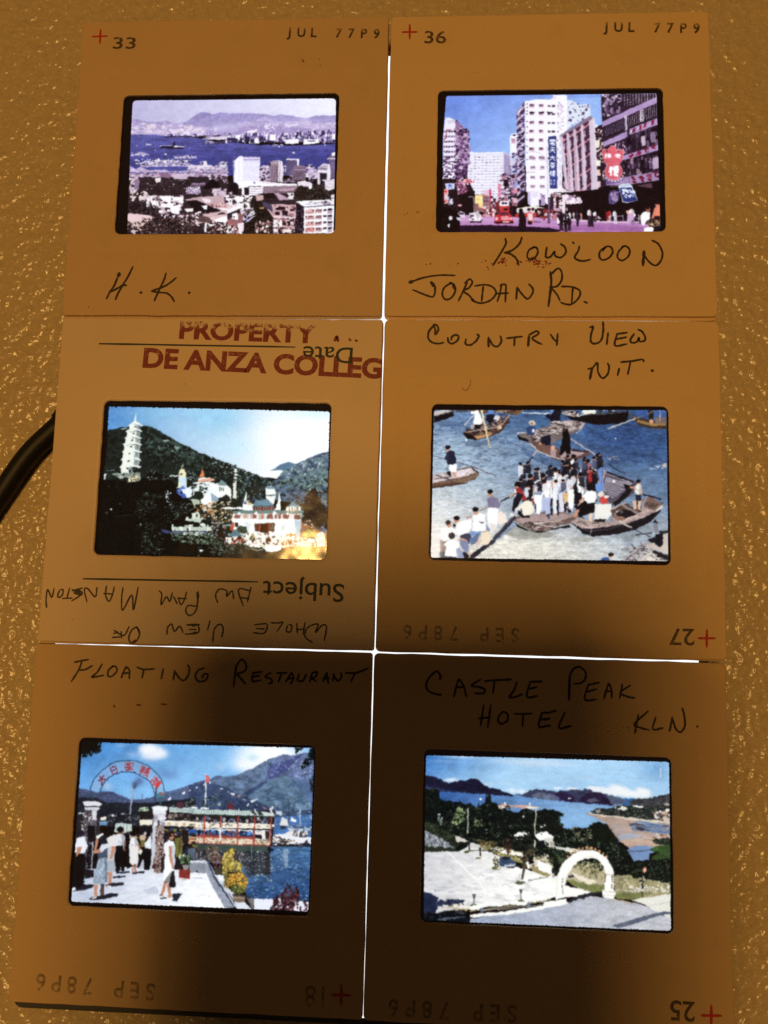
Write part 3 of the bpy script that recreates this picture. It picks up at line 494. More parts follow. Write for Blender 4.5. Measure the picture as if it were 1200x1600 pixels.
    c.p('B545,430 750,320 755,440 550,520', (34, 20, 36)); c.grid('B548,420 750,318 755,430 552,510', 14, 1, (160, 134, 170), .25, .95); c.p('B775,320 1080,170 1085,300 785,430', (30, 18, 30)); c.grid('B780,310 1080,165 1085,300 785,420', 15, 1, (190, 168, 186), .25, .95); c.p('B905,245 940,235 945,355 908,360', (236, 226, 236)); c.grid('B910,250 940,242 942,350 912,355', 1, 5, (60, 40, 70), .6, .5); c.p('B750,290 775,285 780,440 755,450', (206, 184, 210))
    c.p('B770,520 1090,400 1095,560 780,640', (24, 12, 24)); c.sc('B780,530 1080,420 1090,570 790,640', 40, (14, 36), (40, 90), [(60, 40, 60), (110, 86, 116), (36, 20, 36)], 1, .1); c.p('B915,510 955,495 965,595 925,605', (206, 184, 206)); c.p('B1015,470 1060,455 1065,560 1020,570', (170, 146, 176)); c.grid('B1018,475 1060,462 1064,555 1022,566', 1, 6, (90, 66, 96), .8, .4)
    c.p('B640,590 770,545 775,660 700,690', (40, 24, 40)); c.sc('B640,590 770,550 775,670 700,680', 30, (10, 24), (20, 50), [(120, 94, 126), (24, 12, 24), (206, 180, 196)], 1, .1); c.p('D720,40 1100,-70 1105,100 800,165', (30, 16, 30)); c.sc('D720,60 1100,-40 1105,140 800,180', 60, (14, 34), (30, 80), [(60, 40, 60), (120, 96, 130), (26, 12, 24), (150, 120, 140)], 1, .1); c.p('D1035,10 1095,0 1098,110 1045,130', (196, 170, 196))
    for x, y in ((950, 390), (1030, 365), (840, 445), (905, 415)): c.p(f'B{x-20},{y+25} {x},{y-22} {x+22},{y-26} {x+14},{y+20}', (120, 26, 46)); c.p(f'B{x-34},{y+36} {x-14},{y-12} {x-8},{y+10}', (236, 220, 236))
    for x, y in ((818, 690), (888, 672), (975, 642), (1052, 615)): c.sc(f'B{x-20},{y-26} {x+20},{y-30} {x+20},{y+26} {x-20},{y+30}', 7, (12, 30), (8, 26), [(130, 28, 50), (110, 20, 40)], 1, 1)
    for x, y in ((845, 230), (915, 222), (995, 210), (1080, 190)): c.sc(f'D{x-24},{y-34} {x+24},{y-36} {x+24},{y+34} {x-24},{y+34}', 10, (12, 36), (8, 22), [(130, 30, 54), (90, 16, 36)], 1, 1)
    # ground floor arcade
    c.p('D160,360 500,325 560,290 800,280 1110,240 1120,640 900,640 180,620', (20, 9, 14)); c.p('D860,290 1030,265 1030,320', (96, 60, 76)); c.p('D590,380 640,335 700,350 690,440 640,485 590,470', (96, 76, 130)); c.p('D640,370 690,350 680,440 630,480', (150, 126, 170)); c.sc('D600,350 690,350 690,470 600,470', 16, (14, 30), (14, 40), [(70, 50, 96), (170, 146, 186)], 1, .5)
    # pavilion, kiosk
    c.p('D20,350 90,335 120,305 160,340 215,352 200,362 30,368', (240, 230, 236)); c.l('D30,366 205,360', 8, (60, 40, 60)); c.p('D0,370 300,400 300,520 160,520 110,560 0,540', (150, 110, 120)); c.sc('D0,380 300,400 300,520 0,540', 90, (14, 40), (14, 40), [(244, 230, 240), (60, 34, 44), (206, 170, 196), (30, 14, 20), (226, 214, 236)], 1, .1); c.p('D120,380 150,380 148,570 118,570', (244, 226, 226)); c.p('D10,420 50,415 50,505 12,510', (250, 240, 250)); c.sc('D14,425 48,425 48,500 14,500', 8, (6, 14), (6, 14), [(180, 50, 90), (90, 50, 120)]); c.p('D55,400 85,395 85,520 55,520', (60, 26, 30)); c.sc('D160,400 300,405 300,480 170,480', 30, (20, 50), (16, 40), [(236, 214, 236), (190, 150, 190), (250, 240, 246)], 1, .1); c.p('D170,480 330,470 330,560 170,560', (30, 14, 20))
    # white hoarding and blue vertical sign
    c.p('C935,350 1050,345 1055,500 965,500 935,470', (206, 190, 226)); c.p('C962,352 1048,348 1050,498 968,498', (244, 240, 250)); 
    for y in (365, 382, 400): c.l(f'C975,{y} 1040,{y-3}', 6, (200, 190, 214))
    c.p('C1065,385 1115,380 1115,490 1070,495', (180, 150, 200)); c.l('C1065,370 1115,420', 10, (120, 80, 130)); c.p('C1140,410 1200,405 1200,560 1145,560', (50, 30, 46))
    c.p('A1145,505 1200,503 B58,503 D70,318 C1160,322', (50, 58, 128)); c.f('A')
    for k, g in enumerate((G_YUN, G_TIN, G_DAI, G_CHA, G_LAU)): cjk(c, 1188, 566 + 78 * k, 62, g, (240, 242, 252), .15)
    c.f('D')
    for x in (12, 44): 
        for y in (238, 270): cjk(c, x - 6, y, 24, G_BAK, (236, 238, 250), .2)
    c.p('D78,0 110,0 118,310 80,310', (240, 230, 246)); c.grid('D80,-240 108,-240 116,300 84,300', 1, 7, (190, 196, 226), .4, .5)
    # red flower sign
    RS = (214, 92, 108)
    c.f('B'); c.p('B520,650 540,625 570,640 600,615 625,590 660,615 680,650 705,630 735,650 740,700 720,750 690,790 570,790 540,750 525,700', (236, 130, 140), 1, 3); c.p('B530,655 545,635 572,652 604,622 625,602 652,622 676,660 705,642 728,656 732,700 714,745 690,785 575,785 548,748 532,700', RS, 1, 3); c.p('B565,650 580,640 572,665', DK); c.p('B678,655 695,640 690,668', DK)
    cjk(c, 582, 710, 66, G_LAU, WH, .17); cjk(c, 682, 716, 62, G_YUN, WH, .17)
    c.f('D'); c.e(640, 145, 92, 94, (236, 140, 146)); c.e(640, 142, 84, 84, RS); cjk(c, 642, 142, 108, G_LAU, WH, .2); c.e(632, 35, 95, 30, RS)
    for k in range(9): t = .25 + k * .3; c.e(640 + 108 * math.cos(t), 140 + 106 * math.sin(t), 12, 7, (236, 220, 230), 1, t + 1.57)
    c.l('D540,135 532,190 545,235', 10, (206, 186, 196)); c.l('D720,240 790,190 810,300', 5, (60, 40, 56))
    # blue cut-out sign
    c.p('D685,290 720,275 800,268 825,290 840,330 885,440 780,468 728,455 712,380', (226, 232, 244)); c.p('D700,315 820,310 878,440 780,460 735,448 715,380', (44, 52, 122)); c.sc('D725,330 845,325 850,365 735,372', 24, (12, 30), (10, 26), [WH, (220, 226, 246)], 1, .5); c.sc('D740,385 840,380 845,405 750,410', 16, (10, 18), (8, 18), [(226, 230, 248)], 1, .3); c.p('D690,292 800,270 815,290 720,312', (190, 206, 222)); c.l('D600,305 690,290', 6, (150, 130, 150))
    # the street
    st = 'C60,620 300,590 640,590 840,610 1160,620 D180,625 560,650 1120,690 1160,780 C60,780'
    c.grad(st, (0, 600), (0, 770), (206, 160, 206), (172, 112, 172)); c.nz(st, .12, 12, 1.5); c.p('C60,700 400,690 700,695 1200,720 D0,720 100,740 60,790 C60,790', (34, 16, 32)); c.p('D180,690 600,680 980,710 1120,730 1120,760 600,745 200,740', (150, 92, 150), .6); c.l('C990,655 1070,658', 9, (90, 56, 90)); c.p('D180,625 560,650 900,655 900,670 560,668 180,645', (222, 186, 214)); c.l('C200,640 620,640 880,625', 7, (226, 190, 216), .7)
    # tram or bus terminus, bus, cars
    c.p('C650,455 745,445 750,495 650,500', (250, 240, 244)); c.p('C612,470 650,450 652,540 615,560', (120, 40, 44)); c.p('C650,498 748,495 750,560 655,560', (214, 64, 62)); c.p('C690,520 735,520 730,545 695,545', (70, 20, 30)); c.e(686, 470, 14, 12, (30, 20, 40)); c.e(714, 468, 14, 12, (30, 20, 40)); c.p('C755,510 790,505 790,600 760,600', (40, 20, 30))
    c.p('C600,600 650,560 740,558 780,600 786,660 770,676 620,680 600,650', (196, 48, 56)); c.p('C650,565 735,562 750,590 640,592', (110, 40, 60)); c.p('C665,600 745,598 750,640 668,642', (236, 150, 160)); c.e(620, 625, 16, 16, (244, 190, 200)); c.e(765, 625, 14, 14, (244, 190, 200)); c.r(600, 655, 790, 674, (50, 14, 22)); c.r(680, 652, 748, 668, (240, 210, 214))
    c.p('C825,520 990,498 1110,515 1100,530 830,535', (246, 240, 222)); c.p('C820,535 1010,525 1010,570 830,570', (230, 220, 226)); c.p('C805,575 1025,565 1025,610 810,615', (190, 56, 52)); c.p('C1030,520 1140,515 1140,610 1030,612', (60, 26, 30)); c.sc('C1035,540 1200,540 1200,620 1035,620', 30, (12, 30), (16, 40), [(230, 206, 214), (40, 16, 22), (150, 60, 60)], 1, .2); c.e(948, 532, 18, 16, (40, 20, 30)); c.e(988, 530, 16, 16, (50, 26, 36)); c.p('C930,560 970,545 1000,620 990,680 940,680', (226, 130, 130)); c.p('C940,580 985,570 985,640 945,640', (240, 214, 220)); c.p('C935,650 985,650 980,685 935,685', (30, 12, 20))
    c.p('C345,570 400,560 460,580 475,640 460,665 350,668 340,620', (236, 226, 236)); c.r(350, 585, 390, 610, (90, 66, 90)); c.sc('C350,600 470,600 470,665 350,665', 12, (14, 30), (10, 20), [(120, 90, 110), WH]); c.r(350, 650, 470, 668, (60, 34, 50))
    c.p('C222,570 260,550 300,565 300,620 225,610', (220, 206, 220)); c.r(240, 565, 290, 585, (70, 46, 70)); c.p('C500,560 540,555 540,610 505,610', (206, 160, 180)); c.sc('C480,510 600,520 600,600 480,600', 40, (10, 26), (14, 36), [(220, 160, 170), (80, 30, 46), (246, 226, 230), (180, 60, 70)], 1, .3)
    c.p('C1140,560 1165,560 1165,670 1140,670', (60, 34, 56)); c.l('C1152,420 1155,660', 12, (130, 104, 140))
    c.p('D62,620 80,580 165,572 185,610 195,685 70,690', WH); c.p('D80,582 162,575 178,608 74,615', (50, 34, 50)); c.r(70, 678, 192, 690, (60, 40, 56)); c.e(100, 622, 14, 9, (220, 190, 210)); c.p('D20,590 60,560 85,570 60,640 20,640', (190, 120, 140)); c.e(78, 598, 16, 20, (60, 36, 50))
    # people
    for x, y, h, t in ((420, 560, 150, DK), (395, 570, 140, DK), (275, 590, 115, (30, 16, 26)), (155, 610, 150, DK), (190, 590, 160, DK), (110, 560, 190, DK)): c.fig(x, y, h, DK, (60, 30, 30), t, DK)
    c.f('C'); c.p('C845,560 855,530 885,530 895,570 920,620 915,760 840,760 850,640', (26, 12, 20)); c.e(868, 545, 22, 22, (18, 8, 14)); c.p('C70,500 200,540 250,600 250,760 60,760', (18, 8, 12)); c.e(155, 620, 18, 22, (230, 220, 230)); c.p('C120,690 150,680 140,720', WH); c.p('C210,610 250,615 260,650 220,640', (220, 214, 226)); c.p('C400,560 440,540 450,600 430,640', (206, 190, 200))
    c.f('D')
    for x, y, h, t, l in ((198, 555, 75, WH, WH), (235, 555, 78, (240, 220, 230), (230, 200, 210)), (265, 550, 80, (40, 30, 60), (50, 40, 70)), (310, 560, 76, (230, 150, 130), (220, 160, 150))): c.fig(x, y, h, DK, (200, 130, 110), t, l)
    c.fig(392, 520, 150, DK, (220, 150, 130), (250, 246, 250), (56, 40, 60)); c.fig(450, 540, 120, DK, (214, 150, 130), WH, (40, 26, 40)); c.fig(600, 535, 130, DK, (220, 160, 140), (190, 40, 44), (246, 220, 220), .26, -.1); c.p('D560,560 590,550 590,640 570,640', (150, 30, 36)); c.fig(645, 530, 150, DK, (220, 160, 140), (246, 244, 250), (240, 234, 244), .26, .1); c.fig(815, 505, 185, DK, (220, 160, 140), (250, 236, 240), (150, 120, 160), .3, .1); c.p('D780,570 860,580 850,620 790,680 775,680', (200, 160, 200)); c.e(780, 560, 16, 18, (230, 180, 150)); c.p('D845,570 860,580 855,610 840,600', WH)
    for x in (610, 670, 735, 895, 925): c.l(f'D{x},585 {x},650', 7, (206, 186, 200))
    c.l('D600,600 740,600', 6, (170, 146, 166)); c.l('D860,620 960,630', 6, (206, 180, 196)); c.sc('D460,590 520,590 520,660 460,650', 12, (12, 30), (8, 20), [(230, 200, 214), (70, 40, 56)])
    c.p('D905,600 940,560 990,540 1010,570 1005,630 970,650 950,700 925,690', (250, 246, 250)); c.e(985, 530, 24, 32, (150, 90, 70)); c.e(978, 512, 22, 18, (30, 12, 16)); c.p('D950,720 1000,705 1040,715 1040,760 945,760', WH)
    c.p('D1040,560 1060,510 1130,500 1140,600 1120,620 1070,610 1030,640 1020,620', (226, 128, 104)); c.e(1085, 490, 24, 30, (214, 130, 104)); c.e(1090, 465, 26, 20, (30, 12, 16)); c.p('D970,660 1030,620 1110,620 1140,660 1130,710 1000,710', (70, 48, 40)); c.sc('D975,640 1135,640 1135,710 985,710', 50, (10, 26), (8, 20), [(150, 120, 90), (40, 22, 24), (206, 180, 140), (90, 66, 50)], 1, .8); c.p('D1050,600 1110,600 1100,640 1050,640', (40, 20, 22)); c.p('D1045,710 1140,705 1130,770 1040,770', DK)
    return c.finish([(697.3, 149.8), (1026, 145.8), (1032.5, 372), (690.5, 372), (691.8, 215)], rad=3, rough=.6, dust=26, warp=0.38, tex=.3, sat=.95)
def film_temple():
    z = 6.154
    c = Film(2, [(162, 625), (517.7, 630), (509.6, 873.4), (146.5, 867.7)], dict(A=(140, 620, z), B=(330, 620, z), C=(140, 745, z), D=(330, 745, z)), 33)
    W2 = (250, 253, 250); BK = (9, 10, 8)
    GR = [(20, 26, 20), (34, 44, 34), (50, 66, 56), (12, 15, 12), (70, 90, 80), (26, 34, 26)]
    c.grad('A100,0 B1250,0 B1250,800 A100,800', (150, 150), (1900, 700), (86, 148, 200), (255, 255, 255), 1, .9)
    c.f('B'); c.glow(760, 430, 480, 300, (255, 255, 255), 1, 3); c.glow(60, 200, 330, 200, (150, 208, 240), .75); c.glow(1000, 150, 330, 70, (206, 240, 252), .7); c.glow(200, 480, 240, 130, (196, 232, 248), .7); c.f('A'); c.glow(150, 150, 330, 220, (76, 128, 192), .8); c.glow(700, 150, 500, 60, (140, 196, 232), .5)
    # right-hand mountains
    c.f('B'); c.p('B560,718 620,680 680,640 740,625 800,640 830,650 700,720', (86, 116, 142)); c.p('B600,800 680,720 820,645 900,610 1000,560 1120,525 1180,510 D1180,300 D450,200 D540,0', (84, 100, 120))
    c.nz('B600,800 680,720 820,645 900,610 1000,560 1120,525 1180,510 D1180,300 D450,200 D540,0', .45, 7, 4); c.nz('B600,800 680,720 820,645 1120,525 1180,510 D1180,200 D540,0', .8, 5, 3, 3, (134, 160, 150), .56); c.nz('B600,800 680,720 820,645 1120,525 1180,510 D1180,200 D540,0', .8, 4, 2, 3, (44, 58, 76), .6)
    c.p('D620,60 760,0 960,-60 1110,-90 1110,60 900,120 760,110', (110, 140, 130), .35); c.sc('B820,640 1120,540 1120,780 700,780', 26, (8, 20), (6, 14), [(226, 236, 240), (180, 200, 206)])
    c.p('B560,716 660,700 690,715 620,790 560,780', W2); c.p('B450,760 560,712 640,780 560,790', W2)
    # big dark hill with boulders
    hill = 'A100,330 170,322 260,302 340,290 440,280 540,275 600,290 660,322 740,368 820,415 880,452 960,485 1040,530 1110,555 1150,580 1180,600 B0,575 60,600 130,630 200,650 280,690 350,715 420,745 480,775 560,778 640,790 D560,60 D560,800 C30,800 C60,0'
    c.p(hill, (22, 30, 27)); c.nz(hill, .7, 6, 3); c.nz('A560,275 660,322 820,415 960,485 1180,600 1180,700 800,620 520,520', .7, 7, 4, 3, (58, 78, 70), .5)
    c.sc('A560,290 660,330 880,452 1180,600 1180,790 520,650', 240, (6, 22), (5, 16), [(60, 80, 76), (84, 108, 98), (26, 34, 32), (130, 150, 140), (44, 60, 54), (12, 14, 14)], 1, .9, 'b'); c.sc('A700,410 880,460 1150,590 1150,640 900,560 700,500', 46, (8, 22), (6, 14), [(190, 204, 200), (120, 140, 136), (80, 100, 96)], 1, .8, 'b'); c.sc('A510,430 680,420 700,520 520,520', 16, (6, 18), (4, 9), [(170, 184, 184), (90, 104, 106)], 1, .5, 'b')
    c.p('A700,420 735,410 780,412 720,440', (150, 166, 166)); c.p('A810,475 860,478 860,510 820,500', (130, 150, 148)); c.sc('A160,320 340,300 320,560 130,600', 30, (8, 24), (5, 12), [(40, 46, 48), (60, 68, 70), (24, 28, 28)], 1, .6, 'b')
    c.f('B'); c.sc('B0,580 200,650 420,745 420,800 0,800', 160, (8, 30), (6, 20), [(14, 18, 18), (60, 78, 76), (190, 206, 200), (110, 130, 126), (30, 38, 38)], 1, .9, 'b'); c.sc('B0,590 200,660 420,750 420,770 0,640', 40, (10, 24), (8, 16), [(206, 220, 212), (160, 180, 170), (20, 24, 24)], 1, .8, 'b')
    # trees on the slopes
    c.sc('D250,0 560,0 640,40 1120,-20 1120,560 880,430 700,260 420,230 250,220', 520, (14, 46), (10, 30), [(40, 52, 56), (62, 80, 80), (20, 26, 30), (84, 106, 104), (28, 36, 34), (50, 62, 72), (110, 130, 124)], 1, .9, 'b'); c.sc('D960,60 1120,-60 1120,280 900,330 860,200', 40, (14, 40), (10, 26), [(160, 184, 160), (110, 140, 116), (190, 206, 186)], 1, 1, 'b')
    c.p('D880,330 900,200 960,120 1000,100 1040,220 1110,300 1110,560 1000,480 900,380', (34, 24, 20)); c.sc('D860,200 1110,120 1110,540 880,420', 130, (12, 40), (10, 26), [(30, 22, 20), (50, 38, 30), (20, 16, 16), (70, 60, 56)], 1, 1, 'b'); c.sc('D960,500 1110,440 1110,560 1000,560', 40, (12, 34), (10, 26), [(90, 100, 130), (60, 66, 90), (150, 160, 180)], 1, 1, 'b'); c.sc('D220,20 420,20 420,240 220,200', 70, (12, 30), (10, 22), [(36, 46, 40), (60, 76, 64), (130, 150, 120), (22, 28, 26)], 1, .9, 'b')
    # pagoda, seven storeys stepping out
    WP = (240, 243, 232)
    top = [(437, 262, 500, 272), (425, 320, 508, 334), (425, 386, 505, 402), (412, 448, 503, 466), (402, 520, 500, 536), (392, 596, 498, 606), (362, 665, 480, 672)]
    lf = [368, 345, 332, 320, 308, 296, 284]
    c.l('A440,232 447,150', 15, WP, 1, 0, 4); c.p('A398,260 437,225 480,250 510,274 500,280 455,262 400,272 362,274', WP)
    for k in range(7):
        y0 = (272, 334, 400, 462, 528, 600, 672)[k]; y1 = (322, 390, 450, 520, 598, 668, 735)[k]; x0 = lf[k] + 14; x1 = (488, 486, 486, 484, 480, 474, 415)[k]
        if k == 6: x0, x1 = 306, 412
        m = x0 + (x1 - x0) * .68
        c.p(f'A{x0},{y0} {m},{y0-2} {m-2},{y1} {x0-6},{y1}', WP); c.p(f'A{m},{y0-2} {x1},{y0+6} {x1-4},{y1} {m-2},{y1}', (150, 160, 160)); 
        c.e(x0 + 62, y0 + 18, 10, 8, (60, 70, 74)); c.e(m + 22, y0 + 22, 5, 8, (30, 36, 40))
        if k < 6:
            yb = y1
            c.p(f'A{lf[k+1]-6},{yb+12} {lf[k+1]+18},{yb-6} {m},{yb-16} {x1+4},{yb-4} {x1+20},{yb+8} {x1+12},{yb+16} {m},{yb+4} {lf[k+1]+30},{yb+14}', WP); c.l(f'A{lf[k+1]+16},{yb+16} {m},{yb+6} {x1+6},{yb+18}', 7, (40, 50, 50)); c.r(lf[k + 1] + 8, yb + 12, lf[k + 1] + 20, yb + 24, WP)
    c.p('A376,700 390,700 392,735 376,735', (30, 34, 36)); c.p('A300,312 360,292 358,306 312,320', (170, 186, 190))
    c.l('A165,708 235,710', 6, (170, 180, 180)); c.p('A205,735 490,728 490,800 C470,45 365,50 380,0 A290,790', (150, 160, 146)); c.grid('A215,738 490,732 490,750 215,756', 22, 1, (90, 100, 96), .4, .8); c.p('A385,762 465,752 465,800 C465,40 365,46 370,20', (222, 206, 160)); c.e(405, 770, 7, 9, (50, 30, 16)); c.e(430, 768, 7, 9, (50, 30, 16)); c.sc('C230,-40 470,-20 470,45 290,20', 40, (8, 26), (5, 12), [(200, 206, 190), (100, 110, 104), (40, 46, 44)], 1, .4); c.p('A135,740 158,740 150,800 C150,65 130,65', (226, 232, 226)); c.sc('C360,18 470,10 470,45 360,50', 24, (6, 14), (8, 20), [(240, 240, 216), (60, 56, 44)], 1, .1)
    # dark woods lower left
    wood = 'A100,780 200,800 C250,30 380,50 480,40 600,-60 760,0 900,180 1000,260 1200,560 D150,640 D340,660 D420,800 C20,800 C80,200'
    c.p(wood, (8, 9, 8)); c.sc('C450,250 520,160 720,170 960,240 980,330 780,440 680,560 520,640 470,500 500,380', 330, (8, 30), (3, 10), [(26, 32, 28), (44, 56, 50), (70, 90, 80), (14, 16, 14), (18, 22, 20)], 1, .6, 'b'); c.sc('C500,150 700,175 690,200 480,190', 34, (12, 34), (3, 7), [(96, 124, 108), (60, 80, 70)], 1, .2, 'b')
    c.sc('C440,220 620,230 560,420 440,380', 80, (8, 26), (3, 9), [(80, 104, 92), (50, 66, 58), (120, 146, 130)], 1, .5, 'b'); c.sc('C450,470 560,430 700,460 720,740 520,740 440,600', 170, (8, 26), (4, 12), [(40, 50, 42), (64, 78, 66), (24, 28, 24), (100, 120, 104)], 1, .6, 'b'); c.sc('C480,600 720,620 710,740 500,740', 40, (6, 16), (5, 14), [(150, 166, 150), (90, 104, 92)], 1, .6, 'b'); c.sc('C760,230 980,240 1000,310 780,440', 120, (8, 26), (5, 12), [(50, 62, 56), (90, 106, 96), (20, 24, 22), (150, 164, 150)], 1, .5, 'b')
    c.sc('C240,40 380,60 400,140 240,140', 40, (8, 26), (3, 9), [(24, 28, 26), (40, 46, 44)], 1, .7, 'b'); c.e(203, 308, 11, 7, W2, 1, -.6); c.e(160, 346, 14, 13, (60, 56, 52)); c.e(290, 262, 8, 5, (130, 140, 130)); c.e(186, 92, 6, 4, (150, 150, 140)); c.l('C240,385 430,360', 4, (60, 60, 58)); c.l('C105,394 165,390', 4, (46, 42, 40)); c.e(488, 458, 7, 12, (170, 180, 176))
    c.sc('C720,110 780,140 770,245 720,240', 14, (12, 24), (12, 26), [W2, (200, 214, 226)], 1, .5, 'b')
    # temple terraces in the middle
    c.sc('A520,680 860,760 860,800 520,800', 90, (8, 26), (6, 14), [(30, 38, 36), (150, 164, 160), (70, 84, 80), (14, 16, 16)], 1, .6, 'b'); c.p('A770,752 860,755 860,768 770,764', (226, 234, 226)); c.l('A880,690 905,640', 6, (170, 170, 150)); c.p('A860,720 880,690 910,688 925,730 930,800 C930,105 840,105 850,80', (246, 238, 196)); c.p('C850,5 930,0 925,100 880,105', (206, 226, 240)); c.p('C830,130 900,80 920,110 860,160', (90, 120, 190))
    c.f('A'); c.e(880, 745, 12, 14, (120, 110, 90)); c.p('A1050,772 1075,720 1085,672 1092,720 1105,772', (230, 136, 90)); c.p('A1040,775 1160,778 1170,800 1040,800', (250, 240, 226)); c.sc('A930,720 1040,740 1040,800 930,800', 40, (8, 26), (8, 20), [(30, 40, 40), (180, 196, 190), (90, 106, 100)], 1, .8, 'b')
    c.f('C'); c.p('C880,120 980,90 985,190 930,200', (236, 244, 250)); c.p('C830,150 920,160 930,200 890,200', (70, 96, 170)); c.p('C990,50 1140,40 1200,60 1200,180 990,180', (240, 244, 242)); c.sc('C985,40 1140,40 1140,150 990,150', 30, (10, 34), (10, 26), [(20, 26, 24), (200, 214, 206), (60, 74, 70)], 1, .2); c.r(1055, 95, 1070, 135, (70, 80, 70)); c.r(1080, 95, 1092, 135, (70, 80, 70)); c.l('C990,62 1140,52', 12, W2); c.p('C1040,30 1120,20 1180,10 1200,20 1200,40 1050,45', (230, 170, 140)); c.e(1045, 175, 48, 38, (30, 36, 28)); c.p('C1060,225 1110,180 1190,165 1200,170 1200,250 1080,275', W2); c.p('C1080,265 1180,255 1180,330 1090,330', (224, 214, 190)); c.e(1130, 300, 14, 22, (80, 80, 80)); c.p('C960,210 1050,215 1060,260 1000,270', (180, 190, 170)); c.sc('C990,260 1200,250 1200,420 1060,420', 70, (10, 34), (8, 26), [(206, 170, 110), (250, 240, 220), (120, 90, 60), (50, 50, 40), (230, 140, 90)], 1, .6, 'b')
    c.p('C985,345 1055,340 1060,420 985,430', (226, 232, 216)); c.e(1030, 370, 10, 16, (70, 80, 70)); c.p('C925,405 1000,395 1100,395 1060,440 930,425', (196, 208, 190)); c.p('C930,385 945,380 945,420 925,420', (236, 240, 226)); c.p('C1060,440 1110,445 1120,480 1050,470', (226, 234, 220))
    c.p('C790,478 1140,480 1165,470 1175,520 790,518', (206, 216, 200)); c.grid('C810,484 1130,488 1130,510 810,508', 12, 1, (160, 172, 160), .3, .7); c.p('C788,460 806,460 806,522 788,520', (236, 242, 230)); c.p('C1125,455 1140,455 1140,520 1125,520', (236, 242, 230)); c.p('C870,478 890,478 890,515 870,515', (236, 242, 230)); c.p('C910,466 990,462 990,476 910,476', (226, 234, 220)); c.p('C955,460 968,460 968,520 955,518', W2); c.p('C790,522 1130,524 1150,560 800,550', (90, 100, 130)); c.p('C890,535 1090,530 1090,565 900,560', (226, 230, 220)); c.e(940, 520, 12, 26, (60, 50, 50)); c.p('C690,500 780,520 780,545 690,535', (60, 70, 110))
    c.sc('C760,540 900,530 1200,540 D100,600 D150,660 C1200,660 800,620', 260, (10, 34), (8, 20), [(40, 52, 40), (70, 88, 70), (110, 130, 110), (24, 30, 24), (150, 166, 140)], 1, .9, 'b'); c.sc('C1030,680 1200,660 D340,680 D300,760 C1030,760', 60, (10, 30), (8, 20), [(60, 70, 60), (24, 22, 16), (120, 136, 116)], 1, .9, 'b'); c.e(1070, 706, 14, 12, W2)
    # white halls
    c.f('D'); c.p('D0,70 60,60 130,50 190,120 195,230 150,180 40,210 0,260', (246, 248, 244)); c.p('D60,70 100,25 150,60 140,90 70,80', (120, 140, 140)); c.grid('D75,100 125,100 125,138 75,138', 3, 1, (70, 80, 70), .5, 1); c.p('D0,150 60,200 70,230 0,260', (150, 170, 190)); c.e(145, 200, 30, 26, (34, 40, 34)); c.p('D205,60 240,40 240,210 210,200', (236, 236, 220)); c.l('B232,690 D232,30', 18, W2); 
    for y in (-50, -22, 10, 40): c.l(f'D210,{y} 255,{y}', 8, (226, 230, 214))
    for y in (-36, -6, 26): c.l(f'D218,{y} 246,{y}', 7, (60, 70, 60))
    c.sc('D0,240 200,230 200,400 100,480 0,420', 130, (12, 36), (10, 28), [(220, 190, 130), (150, 110, 60), (250, 244, 220), (60, 50, 40), (190, 150, 100), (40, 40, 34)], 1, .8, 'b'); c.sc('D0,400 110,430 180,560 0,570', 90, (12, 34), (10, 24), [(120, 140, 150), (40, 52, 50), (200, 210, 206), (24, 28, 28), (150, 100, 70)], 1, .8, 'b')
    c.p('D105,292 300,294 300,312 105,308', W2); c.grid('D110,312 190,312 190,350 110,350', 3, 1, (60, 60, 50), .5, .9); c.p('D300,320 310,230 335,130 345,230 400,270 400,330', W2); c.sc('D270,230 410,200 400,270 300,260', 30, (10, 24), (8, 18), [(60, 70, 120), (220, 170, 90), (40, 50, 44), (240, 230, 200)], 1, .8, 'b')
    c.p('D520,100 570,85 610,110 620,160 600,260 560,300 520,170', (244, 246, 240)); c.p('D510,110 530,95 610,95 600,118', (110, 140, 150)); c.p('D530,172 610,172 605,185 530,182', (80, 90, 90)); c.p('D600,320 640,250 657,130 664,200 672,320', W2); c.p('D715,290 850,280 860,335 720,330', (240, 244, 240)); c.p('D725,285 770,235 840,272 850,290', (110, 146, 160)); c.grid('D735,295 840,292 840,325 735,328', 4, 1, (90, 100, 90), .4, .9)
    c.p('D395,278 430,220 545,216 605,272 560,288 410,290', (104, 136, 150)); c.p('D415,225 430,205 440,225', (80, 100, 110)); c.p('D400,288 605,284 600,325 400,325', (150, 110, 100)); c.grid('D400,290 605,286 602,322 402,322', 8, 1, (90, 40, 36), .5, .9); c.l('D395,284 605,280', 7, (60, 80, 84))
    c.p('D195,325 310,320 880,325 890,345 860,355 210,350', (106, 130, 124)); c.p('D210,350 870,356 860,410 190,405', (240, 232, 222)); c.grid('D215,358 760,360 755,400 212,400', 7, 1, (110, 60, 50), .72, 1, 1, [(90, 50, 44), (130, 90, 90), (110, 70, 70), (190, 180, 170)]); c.r(800, 362, 858, 408, (110, 80, 76)); c.grid('D205,350 860,352 858,408 198,406', 8, 1, (200, 84, 60), .1, 1); c.grid('D330,365 700,365 700,400 330,400', 3, 1, (226, 240, 240), .1, 1)
    for x in (425, 605, 265, 730): c.p(f'D{x-18},360 {x},330 {x+18},350 {x+8},366', W2)
    c.p('D185,405 860,408 860,430 800,460 800,620 200,600 210,440', W2); c.p('D415,448 610,444 606,525 412,524', (90, 56, 40)); c.p('D480,450 545,450 550,540 470,535', (60, 30, 20)); c.l('D465,450 465,520', 12, (190, 70, 50)); c.l('D552,446 552,520', 12, (180, 70, 50)); c.grid('D565,455 604,452 602,520 565,522', 2, 1, (150, 140, 130), .3, 1)
